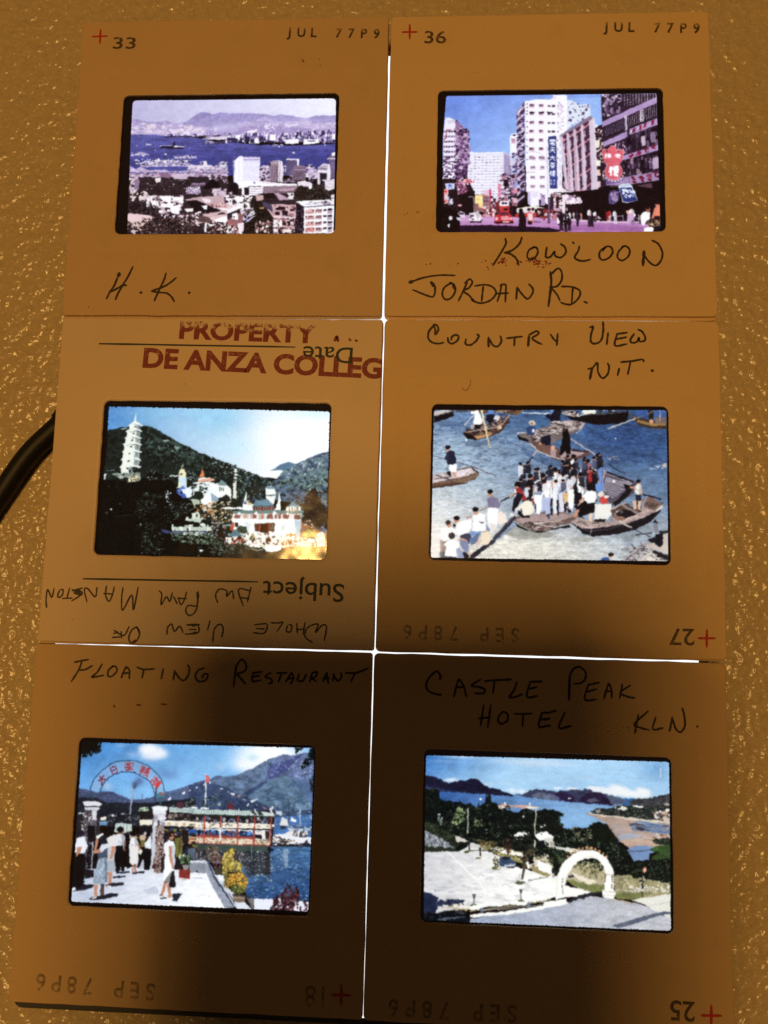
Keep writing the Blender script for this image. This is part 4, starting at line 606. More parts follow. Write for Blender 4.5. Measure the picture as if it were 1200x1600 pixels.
    c.p('D670,470 700,455 705,520 675,520', (220, 226, 220)); c.p('D815,460 830,460 825,525 812,525', (70, 70, 80)); c.p('D800,415 865,420 858,600 800,610', (190, 206, 214)); c.p('D865,430 940,470 940,580 860,590', (150, 100, 70)); c.sc('D870,410 980,420 980,500 880,460', 34, (12, 30), (8, 20), [(244, 226, 200), (160, 110, 80), (220, 190, 150)], 1, .8, 'b'); c.p('D885,540 940,500 1000,530 1000,590 900,590', (130, 140, 80))
    c.p('D190,440 215,440 210,520 180,510', (200, 90, 60)); c.e(240, 462, 22, 20, (60, 36, 24)); c.p('D100,460 180,450 200,470 110,480', (130, 150, 150)); c.p('D170,570 200,520 230,505 290,560 280,575', (100, 130, 140)); c.p('D125,580 310,575 300,640 130,650', (244, 236, 222)); c.sc('D130,590 310,590 310,650 130,650', 26, (10, 24), (14, 34), [(170, 60, 44), (60, 30, 24), (250, 244, 236)], 1, .1); c.e(300, 505, 60, 36, (64, 80, 60)); c.sc('D235,470 365,480 355,600 290,590', 60, (10, 26), (8, 18), [(50, 64, 46), (90, 106, 80), (36, 44, 32)], 1, .9, 'b'); c.p('D60,560 90,430 125,560 140,620 50,600', (34, 22, 18))
    c.p('D310,440 340,430 385,450 360,580 330,460', (226, 232, 230)); c.p('D1000,575 1050,530 1095,540 1095,670 1020,670', (236, 240, 240)); c.sc('D1000,500 1100,490 1100,580 1000,570', 26, (12, 30), (8, 18), [(110, 130, 170), (190, 206, 220), (60, 70, 100)], 1, .6, 'b'); c.l('D1000,582 1095,572', 12, (120, 140, 150)); c.grid('D1030,600 1090,600 1090,650 1030,650', 3, 1, (120, 126, 130), .4, 1)
    c.p('D330,560 820,580 1000,600 1010,680 330,680', (250, 246, 236)); c.sc('D340,540 820,550 820,660 340,660', 60, (14, 40), (14, 36), [(150, 110, 70), (110, 70, 50), (190, 160, 120), (90, 90, 60)], 1, .8, 'b'); c.e(545, 610, 24, 38, (110, 66, 36)); c.e(755, 625, 20, 34, (140, 90, 50)); c.e(412, 600, 26, 16, (90, 80, 50)); c.sc('D650,590 1000,600 1000,660 650,660', 50, (14, 40), (12, 30), [(206, 170, 110), (250, 240, 210), (160, 110, 66)], 1, .8, 'b')
    c.sc('D300,560 700,600 700,650 300,640', 40, (10, 24), (10, 22), [(255, 252, 244)], 1, .6, 'b')
    c.p('D150,650 340,660 510,720 700,730 1010,690 1110,700 1110,800 100,800', (40, 34, 26)); c.sc('D0,560 160,600 340,650 500,700 480,740 0,740', 200, (10, 34), (8, 20), [(50, 60, 50), (80, 94, 80), (24, 26, 22), (110, 116, 96)], 1, .9, 'b'); c.p('D515,690 520,670 660,672 670,700 640,715 530,722', W2); c.sc('D310,640 560,650 520,690 330,680', 26, (14, 34), (8, 18), [W2, (220, 210, 180)], 1, .5, 'b'); c.l('D350,690 500,705', 8, (190, 180, 150)); c.p('D700,670 990,660 1000,700 720,700', (110, 80, 50), .6)
    return c.finish([(170, 634.8), (515.4, 642.8), (509.5, 884), (145, 884), (166.6, 700)], rad=3, rough=1.6, dust=60, warp=0.68, tex=.35)

def film_boats():
    z = 6.154
    c = Film(3, [(674, 631.5), (1044.4, 634), (1049.3, 884), (670.7, 874.4)], dict(A=(665, 625, z), B=(860, 625, z), C=(665, 755, z), D=(860, 755, z)), 44)
    W2 = (252, 250, 246); BK = (16, 14, 18); SK = (214, 150, 120); NV = (26, 30, 52); WD = (120, 92, 84); WDL = (176, 152, 146)
    al = 'A0,0 B1250,0 D1250,800 C0,800'
    c.grad(al, (500, 1620), (950, 120), (240, 234, 220), (58, 94, 142), 1, .85)
    c.f('A'); c.glow(120, 520, 720, 440, (166, 192, 212), .85); c.glow(500, 250, 420, 160, (62, 98, 156), .5); c.f('C'); c.glow(60, 350, 520, 420, (236, 232, 226), .7); c.glow(900, 640, 900, 220, (232, 222, 200), .75); c.f('B'); c.glow(700, 360, 460, 260, (38, 66, 120), .75); c.f('D'); c.glow(1080, 120, 240, 240, (96, 122, 158), .8); c.glow(1080, 420, 260, 160, (176, 182, 188), .6)
    c.nz(al, .18, 12, 2.2, 4); c.nz(al, .16, 4, 1.2, 2); c.nz('A0,0 B1200,0 B1200,600 A0,700', .35, 6, 2.2, 3, (22, 44, 96), .58); c.nz('A0,300 A1200,300 C1200,200 C0,400', .35, 6, 1.6, 3, (200, 214, 230), .58); c.nz('C500,560 1200,480 D700,520 D700,760 C500,760', .4, 5, 1.6, 3, (252, 246, 232), .54); c.nz('C60,40 700,60 500,300 60,400', .5, 8, 2, 3, (226, 228, 226), .55); c.nz('B300,250 1120,250 1120,700 500,600', .35, 6, 1.5, 3, (86, 120, 180), .6)
    for (s, col) in (('A100,215 250,200 330,240 150,260', (60, 84, 120)), ('A370,380 600,390 720,330 560,440 380,440', (64, 84, 110)), ('A880,430 1000,480 1200,580 1200,640 1000,560', (50, 74, 120)), ('B0,560 200,600 180,640 0,640', (60, 84, 126)), ('C740,480 900,390 1200,470 1200,520 900,540', (120, 116, 100)), ('D560,520 960,400 1000,440 760,560', (130, 136, 140)), ('D180,520 420,520 380,560 200,560', (150, 146, 130))): c.p(s, col, .45, 4)
    c.f('B'); c.e(625, 370, 8, 6, W2); c.sc('B540,540 650,520 660,580 540,570', 24, (10, 34), (5, 12), [(190, 160, 150), (140, 130, 150), (220, 210, 210)], .8, .3, 'b'); c.sc('B950,650 1110,610 1110,650 960,670', 20, (12, 40), (4, 10), [(220, 226, 236), (170, 186, 210)], 1, .3, 'b'); c.p('B1070,620 1110,605 1115,640 1080,640', (190, 176, 160)); c.f('A'); c.e(388, 384, 10, 8, W2); c.e(166, 490, 7, 7, W2)
    # boats along the top
    c.p('A78,130 260,90 270,150 180,190 80,215', BK); c.p('A78,110 180,88 260,100 120,140 78,150', (206, 196, 190)); c.l('A80,155 200,125 260,108', 9, (120, 110, 106)); c.p('A285,90 400,85 410,110 300,120', (60, 60, 70)); c.p('A410,85 960,80 950,100 860,140 780,130 700,120 430,130', (90, 66, 54)); c.sc('A640,85 950,85 900,110 680,120', 40, (12, 50), (4, 10), [(180, 150, 130), (60, 44, 40), (140, 100, 80), (226, 210, 200)], 1, .1); c.p('A820,110 940,95 870,150', (120, 84, 50)); c.l('A930,122 1200,130', 12, (220, 220, 226)); c.p('A1140,140 1200,130 1200,200', (16, 20, 36))
    c.p('B0,85 40,90 50,130 0,140', (110, 160, 220)); c.p('B40,90 110,85 100,140 80,250 20,250 0,200 0,150', (16, 18, 34)); c.p('B110,120 250,140 520,140 750,100 740,200 640,230 420,235 200,190', (14, 12, 16)); c.l('B110,125 240,155 330,135', 13, (190, 186, 184), 1, 4); c.l('B330,140 560,130 740,105', 12, (70, 62, 58)); c.p('B290,120 320,90 440,92 435,130 330,135', (244, 240, 224)); c.p('B540,92 640,86 630,105 545,108', (250, 240, 214)); c.sc('B110,90 300,90 260,150 130,140', 26, (10, 28), (10, 24), [(240, 230, 220), (60, 50, 56), (200, 160, 140), (24, 22, 30)], 1, .4); c.sc('B440,90 640,86 640,130 450,130', 20, (10, 30), (8, 20), [(30, 26, 30), (220, 214, 204), (70, 60, 56)], 1, .3)
    c.p('B750,140 830,170 1000,200 1115,180 1115,280 960,270 850,240', (64, 44, 34)); c.l('B830,200 960,235 1110,230', 26, (150, 112, 64)); c.p('B1000,165 1115,165 1115,220 1010,215', (120, 100, 96)); c.p('B940,100 990,90 985,220 950,215', (30, 26, 30)); c.e(968, 205, 22, 20, SK); c.l('B545,275 760,200 810,180', 11, (206, 196, 180)); c.l('B810,180 1000,105', 7, (170, 140, 110)); c.p('B825,140 850,95 940,95 920,150', (50, 84, 160)); c.p('B990,100 1110,95 1110,160 1000,155', (60, 92, 160)); c.l('B1052,95 1052,200', 5, (190, 190, 200)); c.l('B750,140 820,175', 12, (110, 90, 80))
    # boat with the white-shirted rower and long pole
    c.p('A355,320 400,270 480,290 640,250 780,180 815,130 790,230 720,310 600,360 480,385 390,370', (66, 46, 40)); c.p('A355,318 440,330 490,380 400,372', (14, 12, 14)); c.p('A460,350 640,310 630,340 500,378', (196, 140, 90)); c.sc('A440,250 800,150 790,230 640,320 470,340', 130, (14, 44), (6, 16), [(150, 116, 104), (50, 34, 32), (200, 170, 150), (110, 70, 56), (30, 22, 22), (180, 120, 90)], 1, .7); c.l('A370,310 500,290 700,250 810,140', 12, (176, 150, 140), 1, 5); c.e(715, 262, 18, 22, (226, 196, 160)); c.p('A590,140 660,130 650,210 610,220 580,190', (18, 18, 30)); c.p('A598,95 655,95 655,135 600,132', (84, 130, 210)); c.e(685, 170, 30, 26, (220, 214, 210)); c.p('A470,110 500,90 550,190 545,215 520,240 458,235', W2); c.p('A430,115 500,100 490,140 440,135', W2); c.p('A465,235 520,240 522,278 470,275', (16, 14, 18)); c.e(450, 258, 22, 24, (190, 170, 170)); c.l('A368,245 460,145', 10, (220, 206, 180)); c.l('A540,92 580,310 620,465', 17, (240, 220, 170), 1, 0, 11); c.l('A580,250 620,465', 5, (190, 160, 110)); c.l('A622,470 640,500', 5, (226, 226, 226), .6)
    # boatman at left
    c.p('A66,710 200,690 300,660 440,640 510,700 470,770 300,800 C400,-5 250,25 60,45', (110, 84, 72)); c.p('A66,712 300,675 440,648 500,690 400,725 66,798', (206, 190, 190)); c.p('A300,690 420,655 440,680 300,740', (226, 214, 220)); c.l('A66,760 230,740 180,700', 9, (90, 70, 74)); c.l('A100,720 230,765', 10, (70, 54, 60)); c.l('A440,645 510,705', 12, (60, 44, 44)); c.l('A300,795 510,715', 20, (120, 92, 70)); c.p('C60,0 400,-10 260,22 60,44', (100, 64, 48)); c.l('C60,40 260,20 400,-6', 10, (50, 32, 26)); c.nz('A66,710 510,690 470,770 C250,25 60,45', .3, 3, 2)
    c.l('A85,538 170,560', 7, (80, 70, 80)); c.l('A300,595 480,650 685,735', 8, (90, 76, 84)); c.p('A225,620 298,615 295,690 260,700 228,690', W2); c.p('A250,690 275,690 310,745 285,748', SK); c.p('A195,690 235,685 245,740 225,735', (30, 24, 28)); c.p('A205,500 230,485 275,495 290,560 295,612 210,625 205,580', NV); c.p('A205,500 220,540 200,575 172,570', (36, 42, 70)); c.e(208, 478, 20, 18, SK); c.e(210, 456, 24, 18, BK)
    # covered and open sampans in the middle
    c.p('A875,335 960,315 1100,270 1200,245 B330,210 B300,270 B200,330 A1200,420 A1000,405', (120, 104, 100)); c.p('A875,335 990,385 1000,410 900,380', BK); c.sc('A980,320 1200,255 B330,215 B240,290 A1180,330 A1060,400', 130, (20, 60), (5, 12), [(180, 160, 156), (80, 64, 64), (214, 200, 196), (130, 110, 110), (40, 32, 34)], 1, .5); c.l('A880,322 960,312', 10, (226, 222, 220)); c.e(1022, 220, 32, 26, (226, 210, 180)); c.e(1018, 226, 20, 14, (170, 130, 100)); c.p('A970,270 1000,245 1060,265 1050,320 980,335', (40, 60, 110)); c.e(1036, 292, 14, 18, W2); c.l('A1030,360 1070,290', 9, (206, 190, 180)); c.p('B80,210 160,190 330,215 320,250 200,300 0,300 0,250', (170, 146, 142)); c.sc('B0,200 330,210 280,280 0,310', 70, (24, 70), (5, 11), [(206, 186, 180), (110, 92, 92), (60, 48, 50), (230, 216, 210)], 1, .4); c.l('B330,215 300,270 250,320', 8, (206, 196, 200))
    c.p('A985,400 1090,400 1200,430 B100,480 330,490 400,510 300,560 150,590 0,560 A1200,545 A1060,470', (100, 70, 66)); c.l('A1000,410 1090,490 1200,540 B60,555 200,585', 10, (206, 196, 190), 1, 5); c.p('A1040,440 1100,410 1200,450 1200,520 1100,490', (120, 80, 70)); c.p('B100,500 280,480 330,510 240,550 100,555', (184, 150, 152)); c.p('B0,460 60,480 50,550 0,540', (170, 140, 140)); c.p('B120,280 165,270 190,370 190,520 150,525 140,480 110,530 85,520 110,400', (10, 10, 16)); c.e(130, 285, 20, 20, (60, 44, 40)); c.p('A1110,350 1200,335 1200,430 1150,435 1105,410', (16, 20, 40)); c.e(1100, 420, 12, 14, SK); c.f('B'); c.e(25, 462, 18, 26, (226, 170, 140)); c.p('B200,470 330,485 390,500 330,500 210,490', (40, 30, 34))
    c.l('B190,370 330,460 440,530', 12, (190, 170, 180)); c.f('A'); c.l('A1080,470 1030,540', 13, (190, 170, 160)); c.l('A1030,540 920,690', 14, (26, 30, 60)); c.p('A915,690 950,650 955,670 925,708', (40, 70, 140)); c.l('B555,610 650,680 720,700', 9, (30, 34, 50), 1, 4)
    # the big ferry sampan
    c.p('B540,690 800,770 D870,60 D740,130 D590,220 D560,180 D500,60 B500,740', (84, 76, 92)); c.p('B535,740 620,760 800,800 D740,40 D600,150 D500,60', (150, 140, 154)); c.l('B540,690 800,790', 14, (30, 26, 34)); c.l('B530,705 760,790', 6, (180, 176, 184))
    for k in range(7): c.l(f'D{500+30*k},{-30+12*k} {560+34*k},{150-16*k}' if 0 else f'D{510+k*6},{-18+24*k} {720-k*18},{48+18*k}', 5, (70, 60, 76))
    c.p('D600,190 750,50 790,60 740,130 620,220', (24, 20, 24)); c.p('D700,10 760,20 800,10 740,80 710,40', BK); c.l('D740,60 880,-40', 8, (60, 50, 54))
    c.p('C850,360 900,300 1000,310 1200,260 D280,310 D200,380 D0,430 C1160,460 1030,465 950,420', WD); c.p('C860,350 1000,305 1200,285 D250,300 D100,345 D0,360 C950,390', (168, 142, 138)); c.l('C900,345 1000,385 1200,370 D130,340 250,310', 9, (190, 170, 168), 1, 4); c.sc('C900,370 1200,370 D180,350 D100,400 C1180,450 1020,450', 70, (30, 80), (4, 9), [(150, 130, 126), (70, 54, 52), (206, 190, 186), (40, 32, 34)], 1, .15); c.p('C850,370 950,430 1010,465 880,420', BK); c.l('C880,345 870,385', 5, (220, 200, 160)); c.l('C1050,390 1130,385', 10, (226, 214, 206)); c.p('C1000,460 1160,462 D0,440 D180,400 D200,420 D0,450 C1100,480', (34, 28, 28))
    c.l('C860,320 640,560 420,725', 42, (44, 40, 52)); c.l('C850,320 640,540', 8, (90, 84, 96)); c.p('C640,560 850,365 880,400 700,540', (90, 120, 170), .5)
    # the second sampan on the right
    c.p('D190,370 400,430 560,390 760,350 1000,250 1085,180 1060,270 960,370 830,440 640,490 400,512 300,480', (24, 20, 26)); c.p('D190,370 260,335 420,360 600,370 900,240 880,150 1080,200 1040,260 800,370 600,410 420,435 300,435', (176, 150, 142)); c.p('D580,250 720,190 900,280 880,300 700,360 600,330', (90, 66, 58)); c.p('D620,270 720,250 840,290 760,340 660,340', (30, 24, 26)); c.l('D690,210 860,300', 22, (150, 130, 130)); c.l('D690,360 1000,240', 20, (196, 170, 160)); c.p('D880,150 960,130 1075,200 1000,260 900,230', (120, 92, 84)); c.grid('D900,170 1040,200 1000,240 890,210', 5, 1, (70, 52, 50), .5, .9); c.l('D880,105 960,125 1060,155', 16, (24, 22, 28)); c.l('D930,120 880,250', 8, (190, 170, 160)); c.l('D590,250 720,185', 14, (190, 166, 156)); c.sc('D600,260 700,250 720,300 620,300', 14, (10, 26), (8, 18), [(220, 210, 200), (60, 50, 50)], 1, .5, 'b'); c.p('D600,300 700,320 720,350 620,370', (150, 110, 96)); c.sc('D240,345 480,370 560,390 400,430 300,420', 30, (40, 90), (4, 8), [(206, 186, 176), (110, 90, 86)], 1, .3); c.p('D1010,260 1080,210 1070,250 1015,275', (220, 206, 196)); c.l('D300,440 420,455 640,420 900,330', 8, (70, 62, 70), 1, 4)
    c.l('D195,380 210,480 250,400', 8, (200, 180, 180), 1, 5); c.l('D395,430 380,500', 6, (190, 180, 180)); c.nz('D190,370 420,360 600,370 900,240 1080,200 1040,260 800,370 420,435', .25, 3, 2)
    c.l('D440,240 560,330 770,420', 10, (190, 170, 160)); c.l('D660,360 780,430', 13, (206, 190, 180)); c.l('D780,430 960,520', 8, (60, 50, 54)); c.l('D430,230 600,350', 6, (90, 76, 76))
    # bottom-right jetty
    c.p('D890,610 960,570 1060,500 1135,480 1135,680 1000,640', (206, 190, 176)); c.p('D890,615 1135,690 1135,740 1000,700 900,640', (34, 28, 28)); c.p('D690,740 850,650 940,640 1000,700 1130,740 1130,770 690,770', (190, 184, 180)); c.sc('D700,640 940,560 1000,700 1120,740 720,750', 90, (30, 90), (5, 12), [(150, 140, 140), (90, 80, 84), (220, 214, 206), (50, 42, 46), (180, 170, 172)], 1, 1); c.l('D700,740 940,560', 14, (170, 160, 164)); c.l('D720,745 900,600', 7, (80, 70, 76)); c.l('D860,640 890,740', 14, (180, 170, 176)); c.l('D880,740 960,670 1050,740', 12, (226, 216, 190)); c.p('D900,745 950,690 1030,745', (236, 220, 206)); c.p('D1005,490 1080,485 1085,590 1050,615 1005,580', (22, 22, 30)); c.p('D935,545 1000,510 1010,570 970,580', (30, 28, 36)); c.p('D990,390 1030,380 1040,470 1000,480', (130, 130, 140)); c.p('D985,370 1010,345 1040,390', (24, 22, 28)); c.l('D815,500 980,475', 12, (50, 46, 54)); c.p('D1040,460 1130,450 1130,480 1050,490', (40, 40, 50)); c.l('D820,510 825,570', 10, (200, 186, 180)); c.p('D480,745 500,715 560,710 575,750', (50, 80, 150)); c.e(580, 705, 24, 28, (226, 190, 160)); c.e(580, 685, 30, 18, (30, 26, 26))
    # crowd on the ferry
    P = [('A', 885, 790, 300, W2, (220, 214, 226)), ('A', 1005, 715, 330, BK, W2), ('A', 1130, 705, 360, (20, 22, 36), (200, 206, 230)), ('A', 1185, 675, 380, (24, 26, 40), W2), ('B', 50, 650, 330, W2, W2), ('B', 100, 670, 360, (240, 236, 236), (220, 216, 226)), ('B', 185, 630, 330, (110, 140, 190), (40, 40, 50)), ('B', 225, 525, 300, W2, (60, 60, 70)), ('B', 225, 615, 330, (26, 26, 36), BK), ('B', 295, 700, 330, W2, W2), ('B', 365, 700, 300, BK, BK), ('B', 365, 570, 260, (226, 120, 120), (60, 30, 40)), ('B', 400, 640, 300, (180, 40, 44), (40, 20, 26)), ('B', 455, 515, 260, (226, 230, 240), (60, 66, 90)), ('B', 490, 575, 320, (110, 140, 210), (120, 150, 210)), ('B', 190, 715, 320, (230, 226, 230), W2), ('B', 0, 690, 300, W2, W2), ('B', 430, 690, 280, BK, BK)]
    c.sc('A870,800 1200,690 B520,600 D520,60 D250,280 C1180,290 900,300', 160, (16, 50), (30, 90), [(30, 28, 40), (240, 236, 236), (60, 60, 84), (16, 14, 20), (206, 206, 224), (120, 60, 60)], 1, .3, 'b')
    for fr, x, y, h, t, l in P: c.f(fr); c.fig(x, y, h, BK, SK, t, l, .2, c.rng.uniform(-.08, .08))
    R = c.rng; c.f('B')
    for k in range(34):
        x, y = R.uniform(-330, 500), R.uniform(600, 840) - 0.0; x, y = x, y - (x + 330) * .12
        c.p([(x - 24, y + 22), (x + 22, y + 20), (x + 30, y + R.uniform(70, 130)), (x - 26, y + R.uniform(80, 140))], [W2, (230, 228, 236), (30, 30, 44), (70, 74, 104), (200, 206, 226), (20, 18, 26)][R.randint(6)], .9)
        c.e(x, y + 8, 15, 17, (190, 130, 104)); c.e(x - 3, y, 17, 14, BK)
    c.sc('C990,160 1200,160 1200,310 1000,310', 16, (10, 22), (40, 90), [BK, (24, 22, 30), (60, 56, 76)], 1, .1); c.sc('D0,120 230,120 230,270 0,290', 16, (10, 22), (40, 90), [BK, (24, 22, 30), (60, 56, 76)], 1, .1)
    c.f('C'); c.p('C860,20 920,40 970,150 940,170 880,120', (170, 44, 48)); c.p('C880,90 940,100 900,200 840,280 830,240 850,150', (24, 22, 34)); c.e(885, 10, 30, 30, BK); c.e(880, 34, 16, 14, SK); c.l('C720,178 870,95', 13, (26, 24, 30)); c.l('C800,130 860,90', 18, (206, 160, 140)); c.p('C795,315 830,280 850,300 840,318', (240, 226, 216)); c.p('C910,210 960,165 1020,180 1040,250 1010,300 950,312 930,280', (246, 236, 214), 1, 3); c.p('C860,240 920,215 925,240 870,258', (246, 236, 214)); c.p('C900,255 940,310 1000,305 1000,330 930,330 880,290', (16, 14, 18)); c.p('C1010,140 1060,150 1060,190 1030,200', (150, 50, 60))
    c.p('C1040,110 1120,110 1130,200 1090,300 1060,290 1060,200 1040,180', W2); c.p('C1120,140 1200,130 1200,290 1160,300 1150,250 1110,280', (180, 190, 226)); c.p('C985,60 1030,50 1030,130 990,150', (24, 20, 26)); c.f('D'); c.p('D80,100 120,90 130,270 100,280 85,200', (226, 222, 230)); c.p('D170,60 235,60 220,240 180,250 170,160', W2); c.p('D125,110 170,80 170,180 130,180', (230, 180, 120)); c.p('D20,60 60,50 60,290 30,300', (240, 238, 242)); c.p('D225,60 300,100 300,200 230,200', (18, 16, 22)); c.p('D430,0 505,0 505,70 440,80', (100, 140, 210))
    c.p('D310,130 340,80 380,66 440,80 450,140 420,190 360,195 330,170', W2); c.p('D330,170 360,195 430,190 420,280 400,290 380,285 300,320 330,340 270,330 240,240', (16, 14, 18)); c.p('D370,290 405,285 400,370 375,365', (236, 200, 170)); c.p('D245,260 285,250 250,330 210,320', SK); c.p('D310,130 335,140 290,200 265,215 265,190', SK); c.e(375, 40, 30, 36, BK); c.p('D425,200 590,195 585,250 580,320 540,345 420,345', (240, 234, 226)); c.p('D480,190 470,150 500,115 545,140 555,190', (214, 60, 54)); c.e(485, 105, 30, 26, (240, 220, 200)); c.e(540, 130, 26, 18, (244, 226, 210)); c.p('D420,345 530,345 530,375 430,370', (30, 24, 26))
    c.fig(845, -35, 285, BK, SK, (240, 234, 222), (24, 26, 44), .24); c.p('D790,170 830,170 830,250 795,250', (224, 180, 150)); c.p('D840,170 870,170 865,260 840,255', (224, 180, 150)); c.p('D760,20 820,40 820,62 765,45', SK); c.f('B'); c.e(612, 780, 16, 14, W2)
    # passengers on the gangplank
    c.f('C'); c.p('C590,150 640,130 690,140 725,210 700,240 600,235', (130, 120, 150)); c.p('C600,232 700,240 700,330 680,420 640,480 600,390 590,300', W2); c.p('C620,380 680,400 650,470 620,490', (236, 220, 214)); c.e(618, 108, 24, 28, SK); c.e(620, 80, 26, 22, BK); c.p('C690,300 720,260 760,290 790,370 700,400 685,350', (246, 230, 216)); c.l('C600,225 540,260', 14, (214, 170, 150)); c.l('C520,265 600,225', 6, (120, 110, 110)); c.l('C390,235 460,238', 5, (150, 146, 140))
    c.p('C450,310 520,280 570,300 580,440 560,470 450,460', W2); c.e(480, 278, 22, 26, SK); c.e(478, 250, 28, 22, BK); c.p('C430,460 560,465 520,510 430,510', (120, 150, 206)); c.p('C470,500 520,500 530,590 490,600', (226, 190, 170)); c.p('C530,480 560,455 610,470 620,560 580,595 540,590', (244, 222, 190), 1, 3); c.l('C545,470 590,462', 6, (150, 120, 90)); c.p('C390,325 450,305 450,330 400,345', (190, 160, 140)); c.p('C515,370 560,375 545,385 525,385', (90, 80, 90)); c.p('C580,390 610,440 620,470 590,450', (120, 130, 170))
    c.p('C290,400 340,360 440,350 440,430 400,490 320,520 290,460', W2); c.e(295, 355, 24, 26, SK); c.e(298, 335, 28, 20, BK); c.p('C330,500 420,480 440,520 420,580 340,540', (60, 60, 80)); c.p('C320,540 410,560 420,660 400,690 330,600', (130, 140, 176)); c.p('C400,640 430,670 430,715 410,710', (226, 190, 170)); c.p('C340,520 400,545 395,560 330,540', SK); c.p('C420,530 520,480 500,560 440,600', (100, 120, 160))
    c.p('C150,430 240,420 290,450 290,520 160,560 130,520', W2); c.e(218, 400, 24, 28, SK); c.e(212, 378, 24, 24, (50, 36, 34)); c.e(275, 405, 18, 18, (40, 34, 40)); c.p('C140,545 200,560 190,660 135,665', (130, 100, 84)); c.p('C135,660 190,655 180,725 130,725', (40, 36, 46)); c.p('C170,590 230,540 290,545 325,600 320,640 295,630 300,700 260,725 200,722 180,690 195,610', W2); c.e(252, 505, 32, 34, (60, 46, 46)); c.p('C290,630 330,620 370,690 370,730 310,720', (150, 160, 190)); c.p('C180,700 300,715 300,735 180,735', (50, 50, 70)); c.p('C355,650 420,690 410,730 370,725', (30, 28, 36))
    c.f('C'); c.glow(90, 600, 90, 260, (252, 240, 226), .75)
    return c.finish([(678, 640.5), (1041.7, 640.6), (1044.4, 877.2), (673, 871.5)], rad=4, rough=.7, dust=24, warp=0.56, tex=.3, sat=.86)
def film_restaurant():
    z = 5.854
    c = Film(4, [(123, 1151.8), (493.2, 1165.5), (483.8, 1432.6), (105.5, 1416.4)], dict(A=(100, 1145, z), B=(295, 1145, z), C=(100, 1290, z), D=(295, 1290, z)), 55)
    W2 = (250, 250, 252); BK = (13, 11, 14); SK = (196, 134, 104); NV = (24, 28, 44)
    c.grad('A50,0 B1250,0 B1250,850 A50,850', (300, 100), (500, 640), (64, 134, 206), (126, 186, 238));
    c.f('A'); c.glow(800, 180, 130, 80, (236, 238, 244), .95, 4); c.glow(760, 140, 80, 50, (246, 246, 250), .8, 4); c.glow(880, 190, 70, 45, (240, 240, 246), .8, 3); c.glow(620, 200, 70, 30, (170, 196, 232), .5); c.glow(390, 490, 50, 40, (190, 206, 232), .6); c.glow(940, 380, 110, 50, (84, 116, 176), .55); c.glow(520, 115, 60, 18, (150, 190, 232), .5); c.glow(1080, 260, 70, 40, (96, 140, 206), .4)
    c.f('B'); c.glow(740, 200, 330, 130, (252, 252, 253), 1, 4); c.glow(560, 290, 190, 90, (250, 250, 252), .9, 3); c.glow(280, 310, 60, 50, (170, 206, 240), .6); c.glow(580, 225, 60, 40, (170, 214, 234), .6)
    # mountains
    m = 'A120,505 180,515 230,520 300,548 350,535 390,536 440,542 480,560 540,595 610,612 700,610 780,595 860,570 940,540 1060,510 1160,470 1200,478 B30,470 100,445 190,425 240,395 270,390 300,396 322,415 380,400 450,385 540,340 580,330 660,280 740,235 800,222 860,198 900,200 940,208 990,205 1030,190 1080,182 1150,190 B1180,860 A50,860'
    c.grad(m, (0, 180), (0, 850), (112, 126, 172), (56, 70, 100)); c.nz(m, .25, 8, 5)
    c.p('B300,400 450,385 580,330 740,235 800,225 760,300 700,440 540,540 380,700 0,700 0,560', (92, 116, 146), .75); c.nz('B300,400 450,385 580,330 740,235 800,225 760,300 700,440 540,540 380,700 0,700 0,480', .35, 6, 4); c.p('B740,300 860,260 940,240 980,210 1060,185 900,340 760,420 700,440', (62, 70, 130), .75); c.sc('B740,270 940,230 900,330 740,400', 46, (8, 26), (6, 16), [(140, 150, 196), (90, 100, 156), (170, 180, 214)], 1, .7, 'b'); c.sc('B560,340 740,250 760,420 600,520', 60, (8, 24), (6, 16), [(120, 138, 170), (84, 100, 136), (140, 156, 184)], 1, .7, 'b'); c.sc('B960,220 1130,200 1130,460 1000,420 900,360', 130, (10, 28), (8, 20), [(140, 156, 200), (104, 120, 170), (80, 94, 146), (170, 184, 216)], 1, .8, 'b'); c.p('B540,560 700,440 880,390 980,420 1100,620 1140,700 900,720 560,640', (100, 132, 158), .75); c.nz('B540,560 700,440 880,390 980,420 1100,620 1140,700 900,720 560,640', .3, 9, 5); c.nz('B560,600 900,420 1130,520 1130,840 700,840', .8, 10, 5, 3, (60, 84, 116), .55); c.p('B480,560 700,440 720,450 560,570', (40, 56, 96), .7); c.p('B920,400 1000,470 1060,600 1000,520', (60, 86, 130), .6); c.p('B1000,420 1130,380 1130,700 1080,620', (90, 122, 170), .5)
    c.p('B0,480 150,450 350,500 480,580 620,620 760,700 740,740 0,720', (44, 56, 92), .7); c.sc('B0,480 400,520 740,700 0,700', 70, (10, 40), (6, 18), [(34, 44, 80), (60, 80, 100), (24, 32, 60), (80, 100, 110)], 1, .6, 'b')
    c.p('A120,505 300,548 440,542 610,612 560,640 300,625 120,600', (58, 68, 104), .8); c.p('A130,590 300,600 380,640 600,642 800,640 1200,600 1200,860 80,860', (26, 30, 40)); c.sc('A130,540 560,580 600,640 130,620', 50, (10, 34), (6, 16), [(80, 92, 130), (44, 54, 86), (96, 110, 140)], 1, .6, 'b'); c.sc('A120,620 700,640 700,850 100,850', 60, (10, 30), (8, 20), [(16, 18, 24), (40, 46, 56), (60, 66, 70)], 1, .6, 'b'); c.p('A1075,550 1110,538 1100,560 1080,566', W2); c.p('A945,605 975,588 980,610 955,622', W2); c.p('A1140,525 1160,516 1155,532', W2); c.p('B55,500 85,492 80,508 60,508', W2); c.p('B128,470 150,462 140,482', W2)
